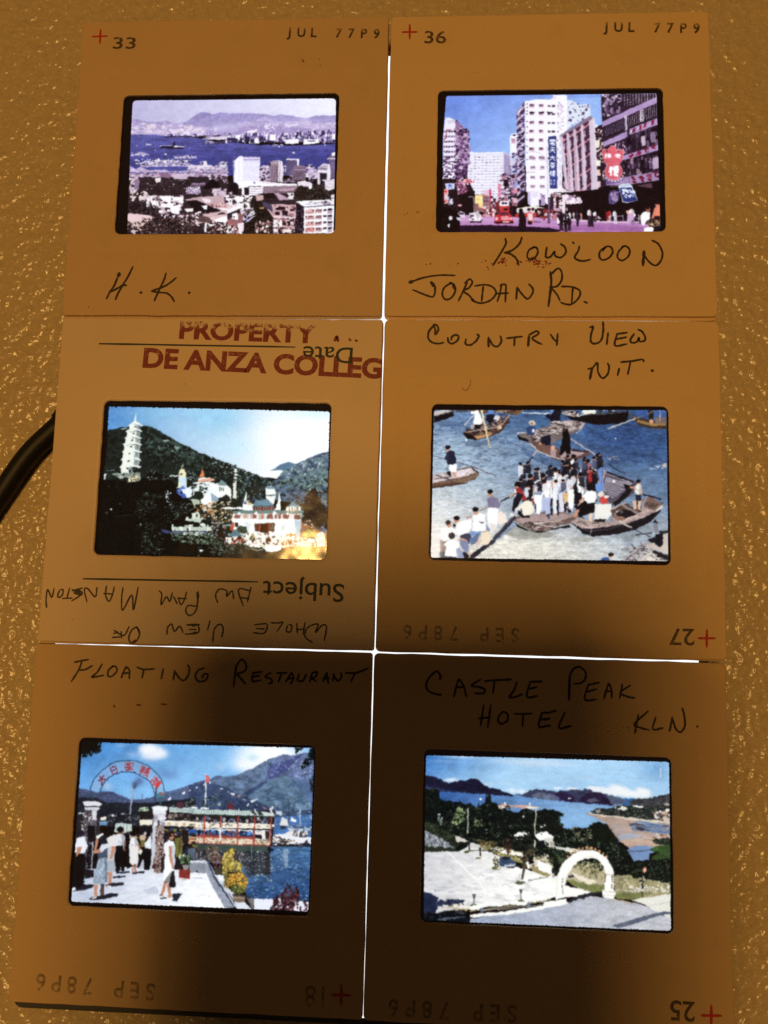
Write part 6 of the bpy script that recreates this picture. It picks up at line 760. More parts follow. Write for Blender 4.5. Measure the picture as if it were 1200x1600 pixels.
    # tidal flats
    c.p('B380,600 480,615 700,640 900,655 1180,690 1180,860 D1180,40 D760,60 B640,820 B560,700 B480,650 B370,610', (176, 152, 138)); c.p('B380,595 560,620 860,650 1180,685 1180,705 900,680 600,640 420,615', (214, 198, 180)); c.nz('B380,600 700,640 1180,690 1180,860 640,820 480,650', .12, 12, 2); c.p('B760,700 860,670 1000,690 1120,705 1120,790 960,780 800,750', (110, 132, 166)); c.sc('B740,690 1120,690 1120,790 780,750', 40, (40, 120), (5, 12), [(84, 106, 146), (70, 60, 60), (150, 150, 160), (176, 150, 136)], 1, .1, 'b'); c.p('B800,735 860,735 960,755 880,755', (50, 44, 48)); c.p('B740,695 860,700 920,715 800,712', (60, 50, 54)); c.p('B660,800 760,780 860,790 860,830 680,840', (164, 172, 190), .8); c.p('B780,830 900,815 1100,830 1100,857 D1000,30 D740,30 B660,850', (196, 168, 146)); c.sc('B780,800 1120,790 1120,850 800,850', 30, (30, 90), (5, 12), [(206, 180, 160), (150, 130, 120), (180, 170, 176)], 1, .1, 'b'); c.sc('B950,790 1120,795 1120,830 960,820', 10, (20, 60), (4, 8), [(120, 70, 60), (226, 220, 210)], 1, .2); c.p('B600,700 760,720 700,780 640,800', (170, 160, 160), .6)
    c.p('D740,80 800,40 900,36 980,50 1000,90 940,110 930,180 820,180 750,150', (120, 146, 186)); c.l('D760,88 860,85 980,70', 7, (60, 70, 96), 1, 3); c.p('D740,0 970,10 970,36 780,42', (190, 160, 146)); c.p('D940,80 1000,40 1180,20 1180,190 960,170 960,130 1030,105', (52, 74, 40)); c.nz('D940,80 1000,40 1180,20 1180,190 960,170', .3, 6, 3); c.p('D960,-20 1180,-40 1180,40 1000,20', (34, 40, 34)); c.sc('D970,-20 1130,-30 1130,30 990,20', 40, (14, 36), (8, 20), [(24, 30, 26), (60, 70, 54)], 1, .6, 'b')
    # the belt of trees
    tr = 'A60,380 120,390 150,380 210,400 205,470 250,500 280,490 300,480 320,505 400,500 440,530 480,515 540,550 590,520 620,515 640,440 665,445 660,500 720,520 760,560 900,600 960,560 1060,580 1200,570 B60,580 120,580 180,610 120,640 180,740 250,760 280,730 330,740 400,730 440,690 480,685 560,700 620,780 660,860 D760,100 D800,170 D1180,160 D1180,420 D900,360 D640,300 D0,200 C960,150 C560,60 C380,90 C60,100'
    c.p(tr, (16, 20, 18)); c.sc(tr, 900, (14, 46), (10, 32), [(10, 13, 12), (24, 30, 24), (34, 42, 32), (14, 18, 18), (48, 56, 42), (8, 10, 10)], 1, .9, 'b'); c.sc('B0,580 140,620 180,740 640,800 D740,120 D600,240 B80,830', 240, (12, 36), (8, 24), [(40, 50, 40), (60, 72, 54), (26, 34, 28), (80, 92, 70), (16, 20, 18)], 1, .9, 'b')
    c.p('B0,565 60,580 120,690 180,740 170,780 60,800 0,780', (18, 20, 18)); c.p('B400,730 440,690 480,685 560,700 620,780 660,860 400,860 420,800', (20, 24, 18)); c.sc('B60,570 180,600 140,650 90,640', 26, (10, 26), (8, 16), [(24, 28, 24), (12, 14, 14)], 1, .8, 'b'); c.sc('B250,730 420,740 440,850 260,860', 50, (12, 30), (10, 22), [(110, 110, 86), (70, 80, 60), (150, 140, 110), (40, 46, 36)], 1, .8, 'b')
    c.sc('A370,545 430,570 440,640 380,700 310,700 330,650', 90, (14, 34), (10, 24), [(120, 136, 92), (150, 166, 120), (80, 94, 64), (60, 70, 48)], 1, .9, 'b'); c.sc('A510,650 580,650 600,720 520,730', 26, (12, 28), (8, 20), [(100, 116, 76), (140, 150, 110), (60, 70, 46)], 1, .9, 'b'); c.sc('A190,590 240,640 230,720 190,700', 12, (14, 30), (10, 26), [(200, 206, 200), (110, 120, 110)], 1, .8, 'b'); c.sc('A100,640 500,740 900,700 1180,700 1180,800 600,840 100,840', 60, (8, 22), (6, 16), [(150, 156, 130), (90, 100, 76), (60, 66, 50)], 1, .8, 'b'); c.p('A620,440 632,445 640,520 615,520', (16, 18, 26)); c.p('A655,445 668,440 668,515 650,515', (16, 18, 26)); c.e(580, 480, 12, 8, (236, 240, 246)); c.l('A388,480 388,530', 7, (20, 24, 36)); c.l('A557,510 557,550', 7, (20, 24, 36))
    c.p('A720,540 780,515 820,530 930,530 1060,540 1110,550 1090,565 980,560 900,550 830,555', (206, 160, 140)); c.p('A725,535 790,545 785,570 740,565', (240, 226, 206)); c.p('A975,540 1090,545 1080,565 985,565', (240, 230, 216)); c.r(788, 503, 802, 528, W2); c.r(1010, 514, 1024, 535, W2); c.p('A845,545 885,540 885,570 850,570', (120, 140, 170)); c.sc('A750,540 850,530 850,570 760,570', 10, (14, 30), (10, 20), [(20, 24, 24)], 1, .8, 'b'); c.e(958, 632, 8, 12, (226, 220, 206)); c.e(1120, 725, 12, 7, (220, 216, 200)); c.e(1145, 710, 8, 7, (220, 216, 200))
    # white bungalow, poles
    c.p('A868,800 920,770 1010,772 990,800 960,840 900,840', W2); c.p('A1060,800 1110,775 1170,768 1200,790 B30,770 80,810 80,857 D80,50 D0,40 A1150,840 A1100,850', W2); c.p('A1140,830 1200,820 B80,825 B80,850 D90,60 C1150,40 A1150,857', (214, 210, 200)); c.grid('C1150,-5 1200,-8 1200,50 1150,45', 3, 1, (60, 60, 54), .5, .8); c.p('D95,40 260,60 340,75 330,95 240,95 100,60', (240, 236, 224)); c.grid('D100,45 320,76 320,92 100,60', 12, 1, (150, 146, 130), .25, 1); c.p('D20,0 90,0 90,50 25,45', (236, 232, 220)); c.grid('D25,5 90,5 90,48 25,44', 3, 1, (80, 80, 70), .4, 1)
    c.sc('A860,815 1000,800 1060,857 C1100,40 900,60 A860,857', 110, (14, 36), (10, 26), [(16, 20, 18), (30, 36, 28), (44, 50, 38), (10, 12, 12)], 1, .9, 'b'); c.sc('A985,770 1065,770 1065,857 985,857', 40, (12, 30), (10, 24), [(16, 20, 18), (30, 36, 28), (44, 50, 38)], 1, .9, 'b'); c.sc('A860,770 1200,765 B70,800 A860,800', 16, (10, 24), (6, 12), [(190, 190, 180), (30, 34, 28)], 1, .7, 'b')
    c.l('A463,555 461,790', 13, (170, 166, 150), 1); c.l('A1068,555 1060,800', 11, (196, 190, 170)); c.l('C1060,-10 1055,200', 12, (230, 226, 210)); c.l('A1100,580 B100,650', 3, (60, 60, 60), .7)
    # bank at left, car park
    c.p('A60,680 110,680 200,720 340,800 400,857 C340,90 60,100', (40, 46, 34)); c.sc('A70,690 330,800 400,857 C340,80 80,90', 120, (14, 36), (8, 20), [(28, 32, 24), (54, 60, 42), (70, 76, 54), (18, 20, 16)], 1, .8, 'b'); c.p('A75,760 110,770 180,810 260,857 C350,50 330,70 200,40 75,40', (120, 124, 130)); c.sc('A80,770 250,857 C330,60 80,40', 90, (6, 14), (16, 44), [(180, 184, 190), (70, 74, 80), (140, 140, 146)], 1, .5); c.p('A350,800 460,850 470,857 C400,0 360,0', (214, 206, 196)); c.p('C60,40 330,60 360,80 300,85 60,95', (40, 44, 34))
    pk = 'C62,90 280,88 380,90 440,60 470,20 520,12 560,30 640,80 740,130 900,230 1000,250 1200,310 D0,180 D150,320 D180,460 D0,540 C560,590 180,640 62,620'
    c.grad(pk, (200, 100), (900, 450), (214, 212, 214), (254, 252, 246)); c.nz(pk, .09, 16, 4); c.nz(pk, .5, 14, 4, 3, (186, 186, 190), .62); c.l('C280,92 440,245 620,430', 10, W2, 1, 0, 14); c.l('C470,100 690,225 860,320', 7, (236, 232, 222)); c.l('C440,230 640,200 740,190', 6, (240, 238, 230)); c.l('C480,300 700,240', 5, (230, 228, 220)); c.sc('C80,330 450,300 600,420 200,470', 30, (40, 110), (6, 14), [(180, 182, 190), (200, 200, 204)], .6, .2, 'b')
    c.p('C470,50 520,20 560,20 720,130 640,80', (206, 204, 200)); c.p('C560,20 600,0 690,0 680,70 600,75', (150, 140, 100)); c.p('C690,40 820,60 960,100 940,130 760,110', (236, 216, 190)); c.p('C700,90 780,100 900,140 960,190 880,180 740,130', (150, 140, 90)); c.sc('C560,10 960,100 940,190 700,110', 90, (14, 40), (8, 20), [(130, 124, 76), (90, 90, 56), (200, 180, 130), (160, 150, 100)], 1, .5, 'b'); c.p('C690,60 780,75 840,120 780,110', W2); c.p('C840,80 1000,130 950,135 850,110', W2)
    for x, y in ((475, 85), (575, 140), (685, 80)): c.p(f'C{x-18},{y-20} {x+14},{y-20} {x+20},{y+12} {x-22},{y+12}', (240, 232, 214)); c.l(f'C{x-2},{y-90} {x},{y-10}', 13, (46, 36, 28)); c.e(x - 20, y + 8, 26, 10, (70, 76, 50))
    c.sc('C540,-20 720,0 700,60 560,30', 70, (10, 30), (8, 22), [(90, 70, 44), (60, 60, 40), (130, 110, 70), (40, 44, 30)], 1, .9, 'b'); c.sc('C770,-40 860,-10 840,100 780,60', 50, (10, 26), (10, 26), [(60, 44, 36), (90, 60, 50), (30, 28, 24)], 1, .9, 'b'); c.l('C825,40 820,120', 16, (60, 44, 34)); c.l('C470,80 800,78', 7, (60, 56, 50))
    # parked car
    c.p('C740,150 760,135 830,130 855,160 890,185 892,215 870,225 800,230 745,210', (52, 68, 92)); c.p('C765,140 825,135 845,160 790,165', (24, 28, 40)); c.p('C740,150 765,150 775,200 745,205', (64, 84, 112)); c.p('C800,200 885,195 890,222 800,228', (150, 160, 176)); c.l('C805,215 885,210', 7, (230, 232, 236)); c.e(795, 215, 8, 14, (220, 226, 230)); c.p('C800,230 930,205 935,225 830,236', (30, 30, 36)); c.e(720, 235, 40, 18, (90, 96, 60)); c.p('C715,215 745,210 755,240 725,245', W2); c.sc('C690,130 740,160 740,230 690,220', 26, (10, 26), (10, 24), [(110, 100, 70), (70, 70, 46)], 1, .9, 'b')
    # small trees by the drive
    c.l('C960,150 965,240 945,350', 22, (84, 72, 60), 1, 3); c.sc('C960,90 1070,60 1060,110 1000,140 985,220 940,220', 120, (12, 32), (10, 24), [(40, 46, 32), (70, 70, 50), (24, 28, 22), (100, 70, 60)], 1, .9, 'b'); c.p('C925,340 975,340 985,370 930,370', W2); c.e(930, 365, 50, 14, (90, 94, 66)); c.l('C925,285 925,330', 9, (200, 190, 176)); c.l('C1000,350 1100,325 1180,320', 10, (120, 116, 110), .8); c.l('C880,365 760,390', 9, (190, 186, 180), .7)
    c.p('C1060,100 1200,120 D100,190 D100,320 C1180,290 1010,240 1000,210 1060,180', (216, 206, 190)); c.sc('C1060,100 1200,110 D180,160 D200,250 C1060,160', 90, (14, 40), (8, 22), [(120, 116, 76), (160, 146, 100), (80, 90, 60), (200, 180, 140)], 1, .6, 'b'); c.p('C1010,230 1100,220 1200,290 1180,320 1060,270', (150, 140, 96)); c.p('C1070,160 1200,210 D100,300 C1100,260', W2); c.p('D0,20 80,120 140,260 130,300 100,290 100,180 40,80 0,40', (16, 20, 18)); c.sc('D0,0 70,60 150,180 140,310 90,290 90,180', 90, (12, 30), (10, 26), [(14, 18, 16), (34, 44, 36), (56, 66, 50)], 1, .9, 'b'); c.sc('D60,60 240,100 240,170 140,190', 40, (14, 34), (10, 22), [(60, 74, 50), (90, 100, 70), (40, 50, 38)], 1, .9, 'b'); c.l('C990,180 1010,240', 26, W2); c.l('C1040,200 1050,220', 20, (50, 56, 40))
    # inside the arch
    c.p('D180,330 250,240 380,170 540,240 545,430 430,450 300,420', (186, 176, 146)); c.sc('D250,200 520,170 540,340 320,300', 130, (10, 30), (16, 40), [(170, 156, 116), (120, 116, 80), (206, 190, 150), (90, 94, 66), (150, 140, 100)], 1, .4, 'b'); c.sc('D330,150 520,170 530,260 340,220', 40, (14, 34), (10, 26), [(40, 48, 36), (70, 80, 56), (26, 30, 24)], 1, .8, 'b'); c.p('D190,350 250,340 360,380 540,385 540,440 440,455 330,420', (130, 134, 80)); c.sc('D190,350 540,385 540,440 330,430', 60, (14, 40), (6, 14), [(110, 116, 66), (150, 150, 96), (90, 96, 60)], 1, .3, 'b'); c.p('D250,280 400,330 480,360 400,385 300,330 240,300', (240, 228, 206)); c.p('D200,310 250,290 270,315 220,330', (50, 52, 60)); c.p('D165,340 200,335 200,375 165,375', (70, 72, 66)); c.p('D180,390 420,450 300,490 170,500', W2)
    c.p('C1060,60 1110,70 1170,90 D30,60 90,120 130,200 145,290 120,320 95,300 85,200 40,110 0,80 C1130,120 1060,130', (16, 20, 16)); c.sc('C1060,50 1130,60 D40,40 150,180 150,310 80,310 70,200 C1150,130 1060,140', 90, (12, 30), (10, 26), [(14, 18, 14), (36, 44, 32), (60, 64, 44), (24, 28, 22)], 1, .9, 'b')
    # right-hand verge
    c.p('D620,320 760,300 1000,350 1130,380 1130,470 800,520 640,500', (160, 150, 112)); c.sc('D630,310 1130,360 1130,460 800,510 640,490', 200, (12, 36), (8, 24), [(190, 178, 140), (130, 126, 86), (96, 100, 66), (210, 200, 170), (150, 140, 104)], 1, .5, 'b'); c.sc('D770,400 1130,380 1130,450 800,460', 30, (16, 36), (14, 30), [(230, 224, 214), (200, 196, 190), (240, 236, 226)], 1, .6, 'b'); c.p('D630,470 800,450 940,470 800,520 650,510', (120, 122, 76)); c.l('D640,430 800,440 1000,440', 7, (200, 196, 186)); c.sc('D720,200 1130,150 1130,340 860,350 700,290', 160, (14, 40), (10, 30), [(20, 26, 20), (36, 44, 34), (12, 14, 14), (56, 64, 46)], 1, .9, 'b'); c.sc('D640,310 730,310 720,370 640,370', 30, (12, 26), (12, 30), [(170, 160, 126), (140, 130, 96)], 1, .5, 'b'); c.l('D690,440 740,350', 6, (210, 200, 170))
    # stone arch
    ao = 'D105,520 100,420 110,320 140,240 190,170 260,110 330,80 400,75 470,85 540,130 590,190 618,260 625,300 625,440 640,450 640,480 625,515 570,515 515,485 515,440 540,430 548,300 530,220 490,170 430,150 370,155 300,185 240,250 200,330 185,400 185,500'
    c.p(ao, W2); c.l('D548,300 625,295', 7, (200, 190, 170)); c.l('D180,400 200,320 250,235 320,170 400,130 480,140', 5, (226, 216, 196), 1, 3); c.l('D520,440 640,455', 9, (220, 210, 190)); c.l('D515,480 640,482', 6, (206, 196, 176)); c.p('D105,500 105,330 130,280 120,500', (236, 228, 210), .6); c.l('D160,350 180,320', 5, (160, 150, 130))
    for k in range(11):
        t = -2.35 + k * .155; x, y = 385 + 285 * math.cos(t) * .86, 320 + 262 * math.sin(t)
        c.f('D'); c.e(x, y, 10, 14, (226, 170, 120)); c.e(x + 3, y + 2, 5, 7, (190, 120, 80))
    for y in (310, 325, 345, 365, 385, 405, 420): c.r(602, y - 5, 616, y + 5, (70, 66, 60))
    for y in (340, 360, 385, 405, 425, 445, 465): c.r(160, y - 5, 171, y + 5, (120, 110, 96))
    # kerbs, lamps, road
    rd = 'C480,690 800,640 1000,600 1200,580 D0,590 200,540 330,500 450,490 600,510 800,545 950,590 1150,690 1160,820 D0,800 C480,800'
    c.grad(rd, (600, 650), (1800, 780), (160, 170, 192), (190, 190, 196)); c.nz(rd, .12, 12, 3); c.nz(rd, .12, 2, 1); c.p('C480,680 480,650 800,620 1000,590 1200,560 D0,560 D200,535 D330,500 D200,560 D0,600 C900,640', W2); c.l('C480,620 900,570 1200,520', 12, (140, 130, 100)); c.l('C600,615 1000,580 1200,550', 9, (150, 146, 140)); c.p('D205,535 300,490 420,455 515,440 515,465 400,490 300,515 225,555', (40, 40, 46)); c.p('D315,515 350,500 360,515', (60, 60, 70)); c.p('D0,540 200,510 210,555 0,585', W2); c.p('D780,520 1130,465 1130,690 950,590', (230, 228, 216)); c.l('D930,575 1130,540', 7, (200, 198, 190)); c.p('D600,755 740,710 900,665 1000,635 1130,620 1130,640 1000,670 800,735 660,770', (90, 96, 112)); c.l('D600,510 780,545', 9, (190, 170, 140))
    for x, y in ((515, 480), (938, 440)): c.p(f'C{x-17},{y-14} {x+17},{y-12} {x+9},{y+22} {x-9},{y+22}', (84, 82, 86)); c.l(f'C{x},{y+20} {x},{y+85}', 9, (120, 120, 124)); c.e(x, y + 90, 34, 12, (110, 108, 84)); c.p(f'C{x-40},{y+95} {x+60},{y+90} {x+60},{y+130} {x-40},{y+130}', W2)
    c.p('C570,590 600,585 605,620 575,640', (110, 116, 130)); c.p('C985,560 1005,535 1025,570 1010,588 985,585', (120, 126, 140))
    # shade of trees at lower left
    c.p('C60,445 110,455 200,500 190,540 300,520 440,518 430,545 360,560 200,565 190,590 170,640 62,640', (34, 40, 66)); c.sc('C180,520 440,515 420,560 190,580', 30, (20, 50), (8, 20), [(40, 46, 70), (60, 66, 90)], 1, .4, 'b'); c.p('C60,630 180,640 260,620 400,610 450,630 470,670 485,740 60,760', (14, 16, 22)); c.sc('C60,620 440,620 480,720 60,730', 60, (16, 44), (8, 18), [(24, 28, 36), (10, 10, 14), (40, 46, 56)], 1, .6, 'b'); c.sc('C220,560 480,560 460,610 240,620', 26, (16, 40), (8, 16), [(200, 170, 120), (240, 226, 200), (150, 140, 90)], 1, .6, 'b'); c.p('C190,690 440,665 440,675 220,705', (80, 90, 100)); c.p('C340,620 400,610 440,640 400,650', (50, 50, 50)); c.l('C340,600 470,605', 8, (160, 140, 90)); c.l('C70,320 110,318', 5, (180, 180, 186)); c.e(165, 438, 4, 8, (120, 120, 126))
    # road sign
    c.l('D880,300 875,505', 11, (40, 36, 36)); c.l('D887,310 886,345', 11, (236, 230, 220)); c.l('D877,420 875,450', 10, (230, 224, 214)); c.e(897, 257, 20, 24, (206, 110, 84)); c.e(899, 257, 13, 16, (236, 206, 190))
    c.f('B'); c.l('B1037,212 1040,290', 6, (226, 234, 240)); c.e(948, 143, 12, 5, W2)
    return c.finish([(665.4, 1180), (1045.7, 1190.4), (1048.7, 1455), (661.4, 1438.5)], rad=5, rough=1.1, dust=60, warp=0.68, tex=.35)

# ================================================================ helpers
def link(name, verts, faces, mat, parent=None, smooth=False, uv=None):
    me = bpy.data.meshes.new(name); me.from_pydata([tuple(v) for v in verts], [], [tuple(f) for f in faces])
    if smooth:
        for p in me.polygons: p.use_smooth = True
    if uv is not None:
        l = me.uv_layers.new(name='UVMap')
        for lp in me.loops: l.data[lp.index].uv = uv[lp.vertex_index]
    me.materials.append(mat); me.validate(); me.update()
    o = bpy.data.objects.new(name, me); COL.objects.link(o)
    if parent: o.parent = parent
    return o
def thing(name, label, cat, loc=(0, 0, 0), rz=0, group=None):
    o = bpy.data.objects.new(name, None); COL.objects.link(o); o.empty_display_size = .01
    o.location = loc; o.rotation_euler = (0, 0, rz)
    o['label'] = label; o['category'] = cat
    if group: o['group'] = group
    return o

class NT:
    def __init__(self, name):
        self.m = bpy.data.materials.new(name); self.m.use_nodes = True
        self.t = self.m.node_tree; self.t.nodes.clear(); self.out = self.n('ShaderNodeOutputMaterial')
    def n(self, typ, ins=None, **kw):
        x = self.t.nodes.new(typ)
        for k, v in kw.items(): setattr(x, k, v)
        for k, v in (ins or {}).items():
            if isinstance(v, bpy.types.NodeSocket): self.t.links.new(v, x.inputs[k])
            else: x.inputs[k].default_value = v
        return x
    def math(self, op, a, b=0.0, c=0.0, clamp=False):
        x = self.n('ShaderNodeMath', operation=op, use_clamp=clamp)
        for i, v in enumerate((a, b, c)):
            if isinstance(v, bpy.types.NodeSocket): self.t.links.new(v, x.inputs[i])
            else: x.inputs[i].default_value = v
        return x.outputs[0]
    def mm(self, scale=1000.0):
        """object coordinates in millimetres"""
        tc = self.n('ShaderNodeTexCoord')
        return self.n('ShaderNodeVectorMath', {0: tc.outputs['Object'], 1: (scale, scale, scale)}, operation='MULTIPLY').outputs[0]
    def noise(self, vec, scale, detail=3, rough=.55):
        return self.n('ShaderNodeTexNoise', {'Vector': vec, 'Scale': scale, 'Detail': detail, 'Roughness': rough}).outputs['Fac']
    def ramp(self, fac, stops):
        r = self.n('ShaderNodeValToRGB', {'Fac': fac}); e = r.color_ramp.elements
        while len(e) < len(stops): e.new(.5)
        for k, (p, c) in enumerate(stops): e[k].position = p; e[k].color = (*c, 1)
        return r.outputs['Color']
    def mix(self, fac, a, b, typ='MIX'):
        x = self.n('ShaderNodeMix', data_type='RGBA', blend_type=typ)
        for k, v in ((0, fac), (6, a), (7, b)):
            if isinstance(v, bpy.types.NodeSocket): self.t.links.new(v, x.inputs[k])
            else: x.inputs[k].default_value = v if k == 0 else (*v, 1)
        return x.outputs[2]
    def done(self, sh): self.t.links.new(sh, self.out.inputs['Surface']); return self.m

def mat_card(name, col, fleck, rough=.55, spec=.3):
    t = NT(name); v = t.mm()
    big = t.noise(v, .06, 3); mid = t.noise(v, .5, 4, .6); fine = t.noise(v, 5, 3, .7)
    # fibres: stretched noise in two directions
    st = t.n('ShaderNodeMapping', {'Vector': v, 'Scale': (1.2, 9, 1)}); fib = t.noise(st.outputs[0], .8, 3)
    c = t.mix(t.math('MULTIPLY', t.math('SUBTRACT', big, .35), 1.1, clamp=True), tuple(x * .94 for x in col), tuple(min(1, x * 1.05) for x in col))
    c = t.mix(t.math('MULTIPLY', mid, .16), c, fleck)
    sm = t.noise(t.n('ShaderNodeMapping', {'Vector': v, 'Location': (31, 7, 0)}).outputs[0], .11, 4, .6)
    c = t.mix(t.math('MULTIPLY', t.math('SUBTRACT', sm, .56), 1.6, clamp=True), c, tuple(x * .72 for x in col))
    sc_ = t.n('ShaderNodeTexNoise', {'Vector': t.n('ShaderNodeMapping', {'Vector': v, 'Rotation': (0, 0, .5), 'Scale': (.16, 3.2, 1)}).outputs[0], 'Scale': 1.0, 'Detail': 2, 'Distortion': .6}).outputs['Fac']
    c = t.mix(t.math('MULTIPLY', t.math('SUBTRACT', sc_, .70), 2.2, clamp=True), c, tuple(min(1, x * 1.2) for x in col))
    c = t.mix(t.math('MULTIPLY', fine, .22), c, tuple(x * .7 for x in col))
    sp = t.n('ShaderNodeTexVoronoi', {'Vector': v, 'Scale': .33, 'Randomness': 1.0})
    dot = t.math('LESS_THAN', sp.outputs['Distance'], .035)
    c = t.mix(t.math('MULTIPLY', dot, .25), c, (.12, .07, .03))
    h = t.math('ADD', t.math('MULTIPLY', fine, .5), t.math('MULTIPLY', fib, .5))
    b = t.n('ShaderNodeBump', {'Height': h, 'Strength': .25, 'Distance': .00003})
    p = t.n('ShaderNodeBsdfPrincipled', {'Base Color': c, 'Roughness': rough, 'Normal': b.outputs[0], 'Specular IOR Level': spec})
    return t.done(p.outputs[0])

def mat_ink(name, col, alpha=.9, wear=0.0, vwear=0.0, nscale=2.2, hard=6.0):
    """ink soaked into card; wear drops it out in patches, vwear fades the tops of the letters (UV height)"""
    t = NT(name); v = t.mm()
    n = t.noise(v, nscale, 4, .65); n2 = t.noise(v, nscale * 3.5, 2)
    uv = t.n('ShaderNodeTexCoord').outputs['UV']
    sx = t.n('ShaderNodeSeparateXYZ', {0: uv})
    lim = t.math('ADD', wear, t.math('MULTIPLY', sx.outputs[1], vwear))
    k = t.math('SUBTRACT', t.math('ADD', t.math('MULTIPLY', n, .75), t.math('MULTIPLY', n2, .25)), lim)
    a = t.math('MULTIPLY', t.math('MULTIPLY', k, hard, clamp=True), alpha)
    p = t.n('ShaderNodeBsdfPrincipled', {'Base Color': (*col, 1), 'Roughness': .5, 'Specular IOR Level': .25, 'Alpha': a})
    return t.done(p.outputs[0])

def mat_plain(name, col, rough=.5, spec=.5):
    t = NT(name); v = t.mm()
    b = t.n('ShaderNodeBump', {'Height': t.noise(v, 2.5, 3), 'Strength': .2, 'Distance': .00004})
    c = t.mix(t.noise(v, .2, 3), tuple(x * .85 for x in col), tuple(x * 1.15 for x in col))
    return t.done(t.n('ShaderNodeBsdfPrincipled', {'Base Color': c, 'Roughness': rough, 'Specular IOR Level': spec, 'Normal': b.outputs[0]}).outputs[0])

M_CARD = mat_card('yellowed_card', (.78, .525, .245), (.64, .42, .18))
M_CARD_DULL = mat_card('duller_yellowed_card', (.67, .445, .225), (.56, .37, .17))
M_CARD_OLD = mat_card('browned_card', (.69, .455, .215), (.56, .37, .165))
M_CARD_GREY = mat_card('pale_grey_card', (.79, .575, .35), (.68, .48, .28), .42, .4)
M_MARKER = mat_ink('brown_black_marker', (.045, .030, .018), .90, .10, 0, 1.6, 5)
M_PEN = mat_ink('dark_ballpoint', (.05, .036, .026), .80, .16, 0, 2.2, 5)
M_FAINTPEN = mat_ink('thin_grey_pen', (.10, .08, .06), .5, .3, 0, 2.2, 6)
M_STAMP = mat_ink('worn_black_stamp', (.040, .030, .020), .74, .14, .26, 1.3, 4)
M_NUMBER = mat_ink('grey_number_ink', (.06, .046, .032), .74, .18, .10, 1.6, 4)
M_FAINT = mat_ink('faded_number_ink', (.06, .045, .034), .42, .30, .10, 1.2, 5)
M_PLUS = mat_ink('red_cross_ink', (.52, .035, .020), .95, .08, 0, 1.5, 6)
M_RED = mat_ink('dark_red_rubber_stamp', (.27, .030, .028), .84, .28, .04, 1.7, 6)
M_REDWORN = mat_ink('half_printed_red_stamp', (.27, .030, .028), .86, .15, .36, 1.3, 6)
M_PRINT = mat_ink('green_black_print', (.030, .040, .026), .95, .06, 0, 1.6, 6)

# ================================================================ tabletop: pebbled hard plastic that glints
def mat_table():
    t = NT('pebbled_plastic'); v = t.mm()
    w = t.n('ShaderNodeTexNoise', {'Vector': v, 'Scale': .35, 'Detail': 2}).outputs['Color']
    vv = t.n('ShaderNodeVectorMath', {0: v, 1: w}, operation='ADD').outputs[0]
    peb = t.n('ShaderNodeTexVoronoi', {'Vector': vv, 'Scale': .55, 'Randomness': 1.0}, feature='SMOOTH_F1'); peb.inputs['Smoothness'].default_value = .6
    n1 = t.noise(v, .42, 1, .5); n2 = t.noise(v, 1.15, .6, .5); n3 = t.noise(v, .11, 2, .5)
    h = t.math('ADD', t.math('MULTIPLY', t.math('SUBTRACT', 1.0, peb.outputs['Distance']), .62), t.math('ADD', t.math('MULTIPLY', n1, .62), t.math('ADD', t.math('MULTIPLY', n2, .55), t.math('MULTIPLY', n3, .5))))
    b = t.n('ShaderNodeBump', {'Height': h, 'Strength': 1.0, 'Distance': .00052})
    c = t.mix(t.noise(v, .8, 4), (.45, .345, .185), (.66, .505, .275))
    c = t.mix(t.math('MULTIPLY', t.math('SUBTRACT', t.noise(v, 2.0, 3, .7), .55), 5, clamp=True), c, (.78, .63, .40))
    p = t.n('ShaderNodeBsdfPrincipled', {'Base Color': c, 'Roughness': .25, 'Specular IOR Level': .5, 'Normal': b.outputs[0]})
    return t.done(p.outputs[0])
n = 24; X = np.linspace(-.45, .45, n); Y = np.linspace(-.5, .5, n)
tv = [(x, y, 0) for y in Y for x in X]; tf = [(j * n + i, j * n + i + 1, (j + 1) * n + i + 1, (j + 1) * n + i) for j in range(n - 1) for i in range(n - 1)]
tab = link('tabletop', tv, tf, mat_table()); tab['kind'] = 'structure'

# ================================================================ light pad under the slides
def ring(x0, x1, y0, y1, r, z, k=5):
    out = []
    for cx, cy, a0 in ((x1 - r, y1 - r, 0), (x0 + r, y1 - r, 90), (x0 + r, y0 + r, 180), (x1 - r, y0 + r, 270)):
        for j in range(k + 1):
            a = math.radians(a0 + 90 * j / k); out.append((cx + r * math.cos(a), cy + r * math.sin(a), z))
    return out
def loft(rings, cap0=False, cap1=False):
    n = len(rings[0]); vs = [p for r in rings for p in r]; fs = []
    for k in range(len(rings) - 1):
        for i in range(n):
            a, b = k * n + i, k * n + (i + 1) % n
            fs.append((a, b, b + n, a + n))
    if cap0: fs.append(tuple(reversed(range(n))))
    if cap1: fs.append(tuple(range((len(rings) - 1) * n, len(rings) * n)))
    return vs, fs
PT = -MOUNT_T - .03                                         # pad top, from the slide faces
PAD_ROT = -.0262                                            # the slides and the pad under them are turned together
_c, _s = math.cos(PAD_ROT), math.sin(PAD_ROT)
def gx(px):
    x, y = px_to_plane([px], PT)[0]
    return x * _c + y * _s, -x * _s + y * _c
PX0, PX1 = gx((86, 1006))[0], gx((1092, 1034))[0]
PY1, PY0 = gx((609, 87))[1], gx((566, 1591))[1]
BX0, BX1, BY0, BY1 = gx((19, 1560))[0], PX1 + 1.4, gx((300, 1589.5))[1], PY1 + 1.3   # outer edge of the housing
pad = thing('light_pad', 'thin glowing white light pad lying under the six slides, showing through the gaps', 'light pad', (0, 0, 0), PAD_ROT)
S = lambda pts: [(x * MM, y * MM, z * MM) for x, y, z in pts]
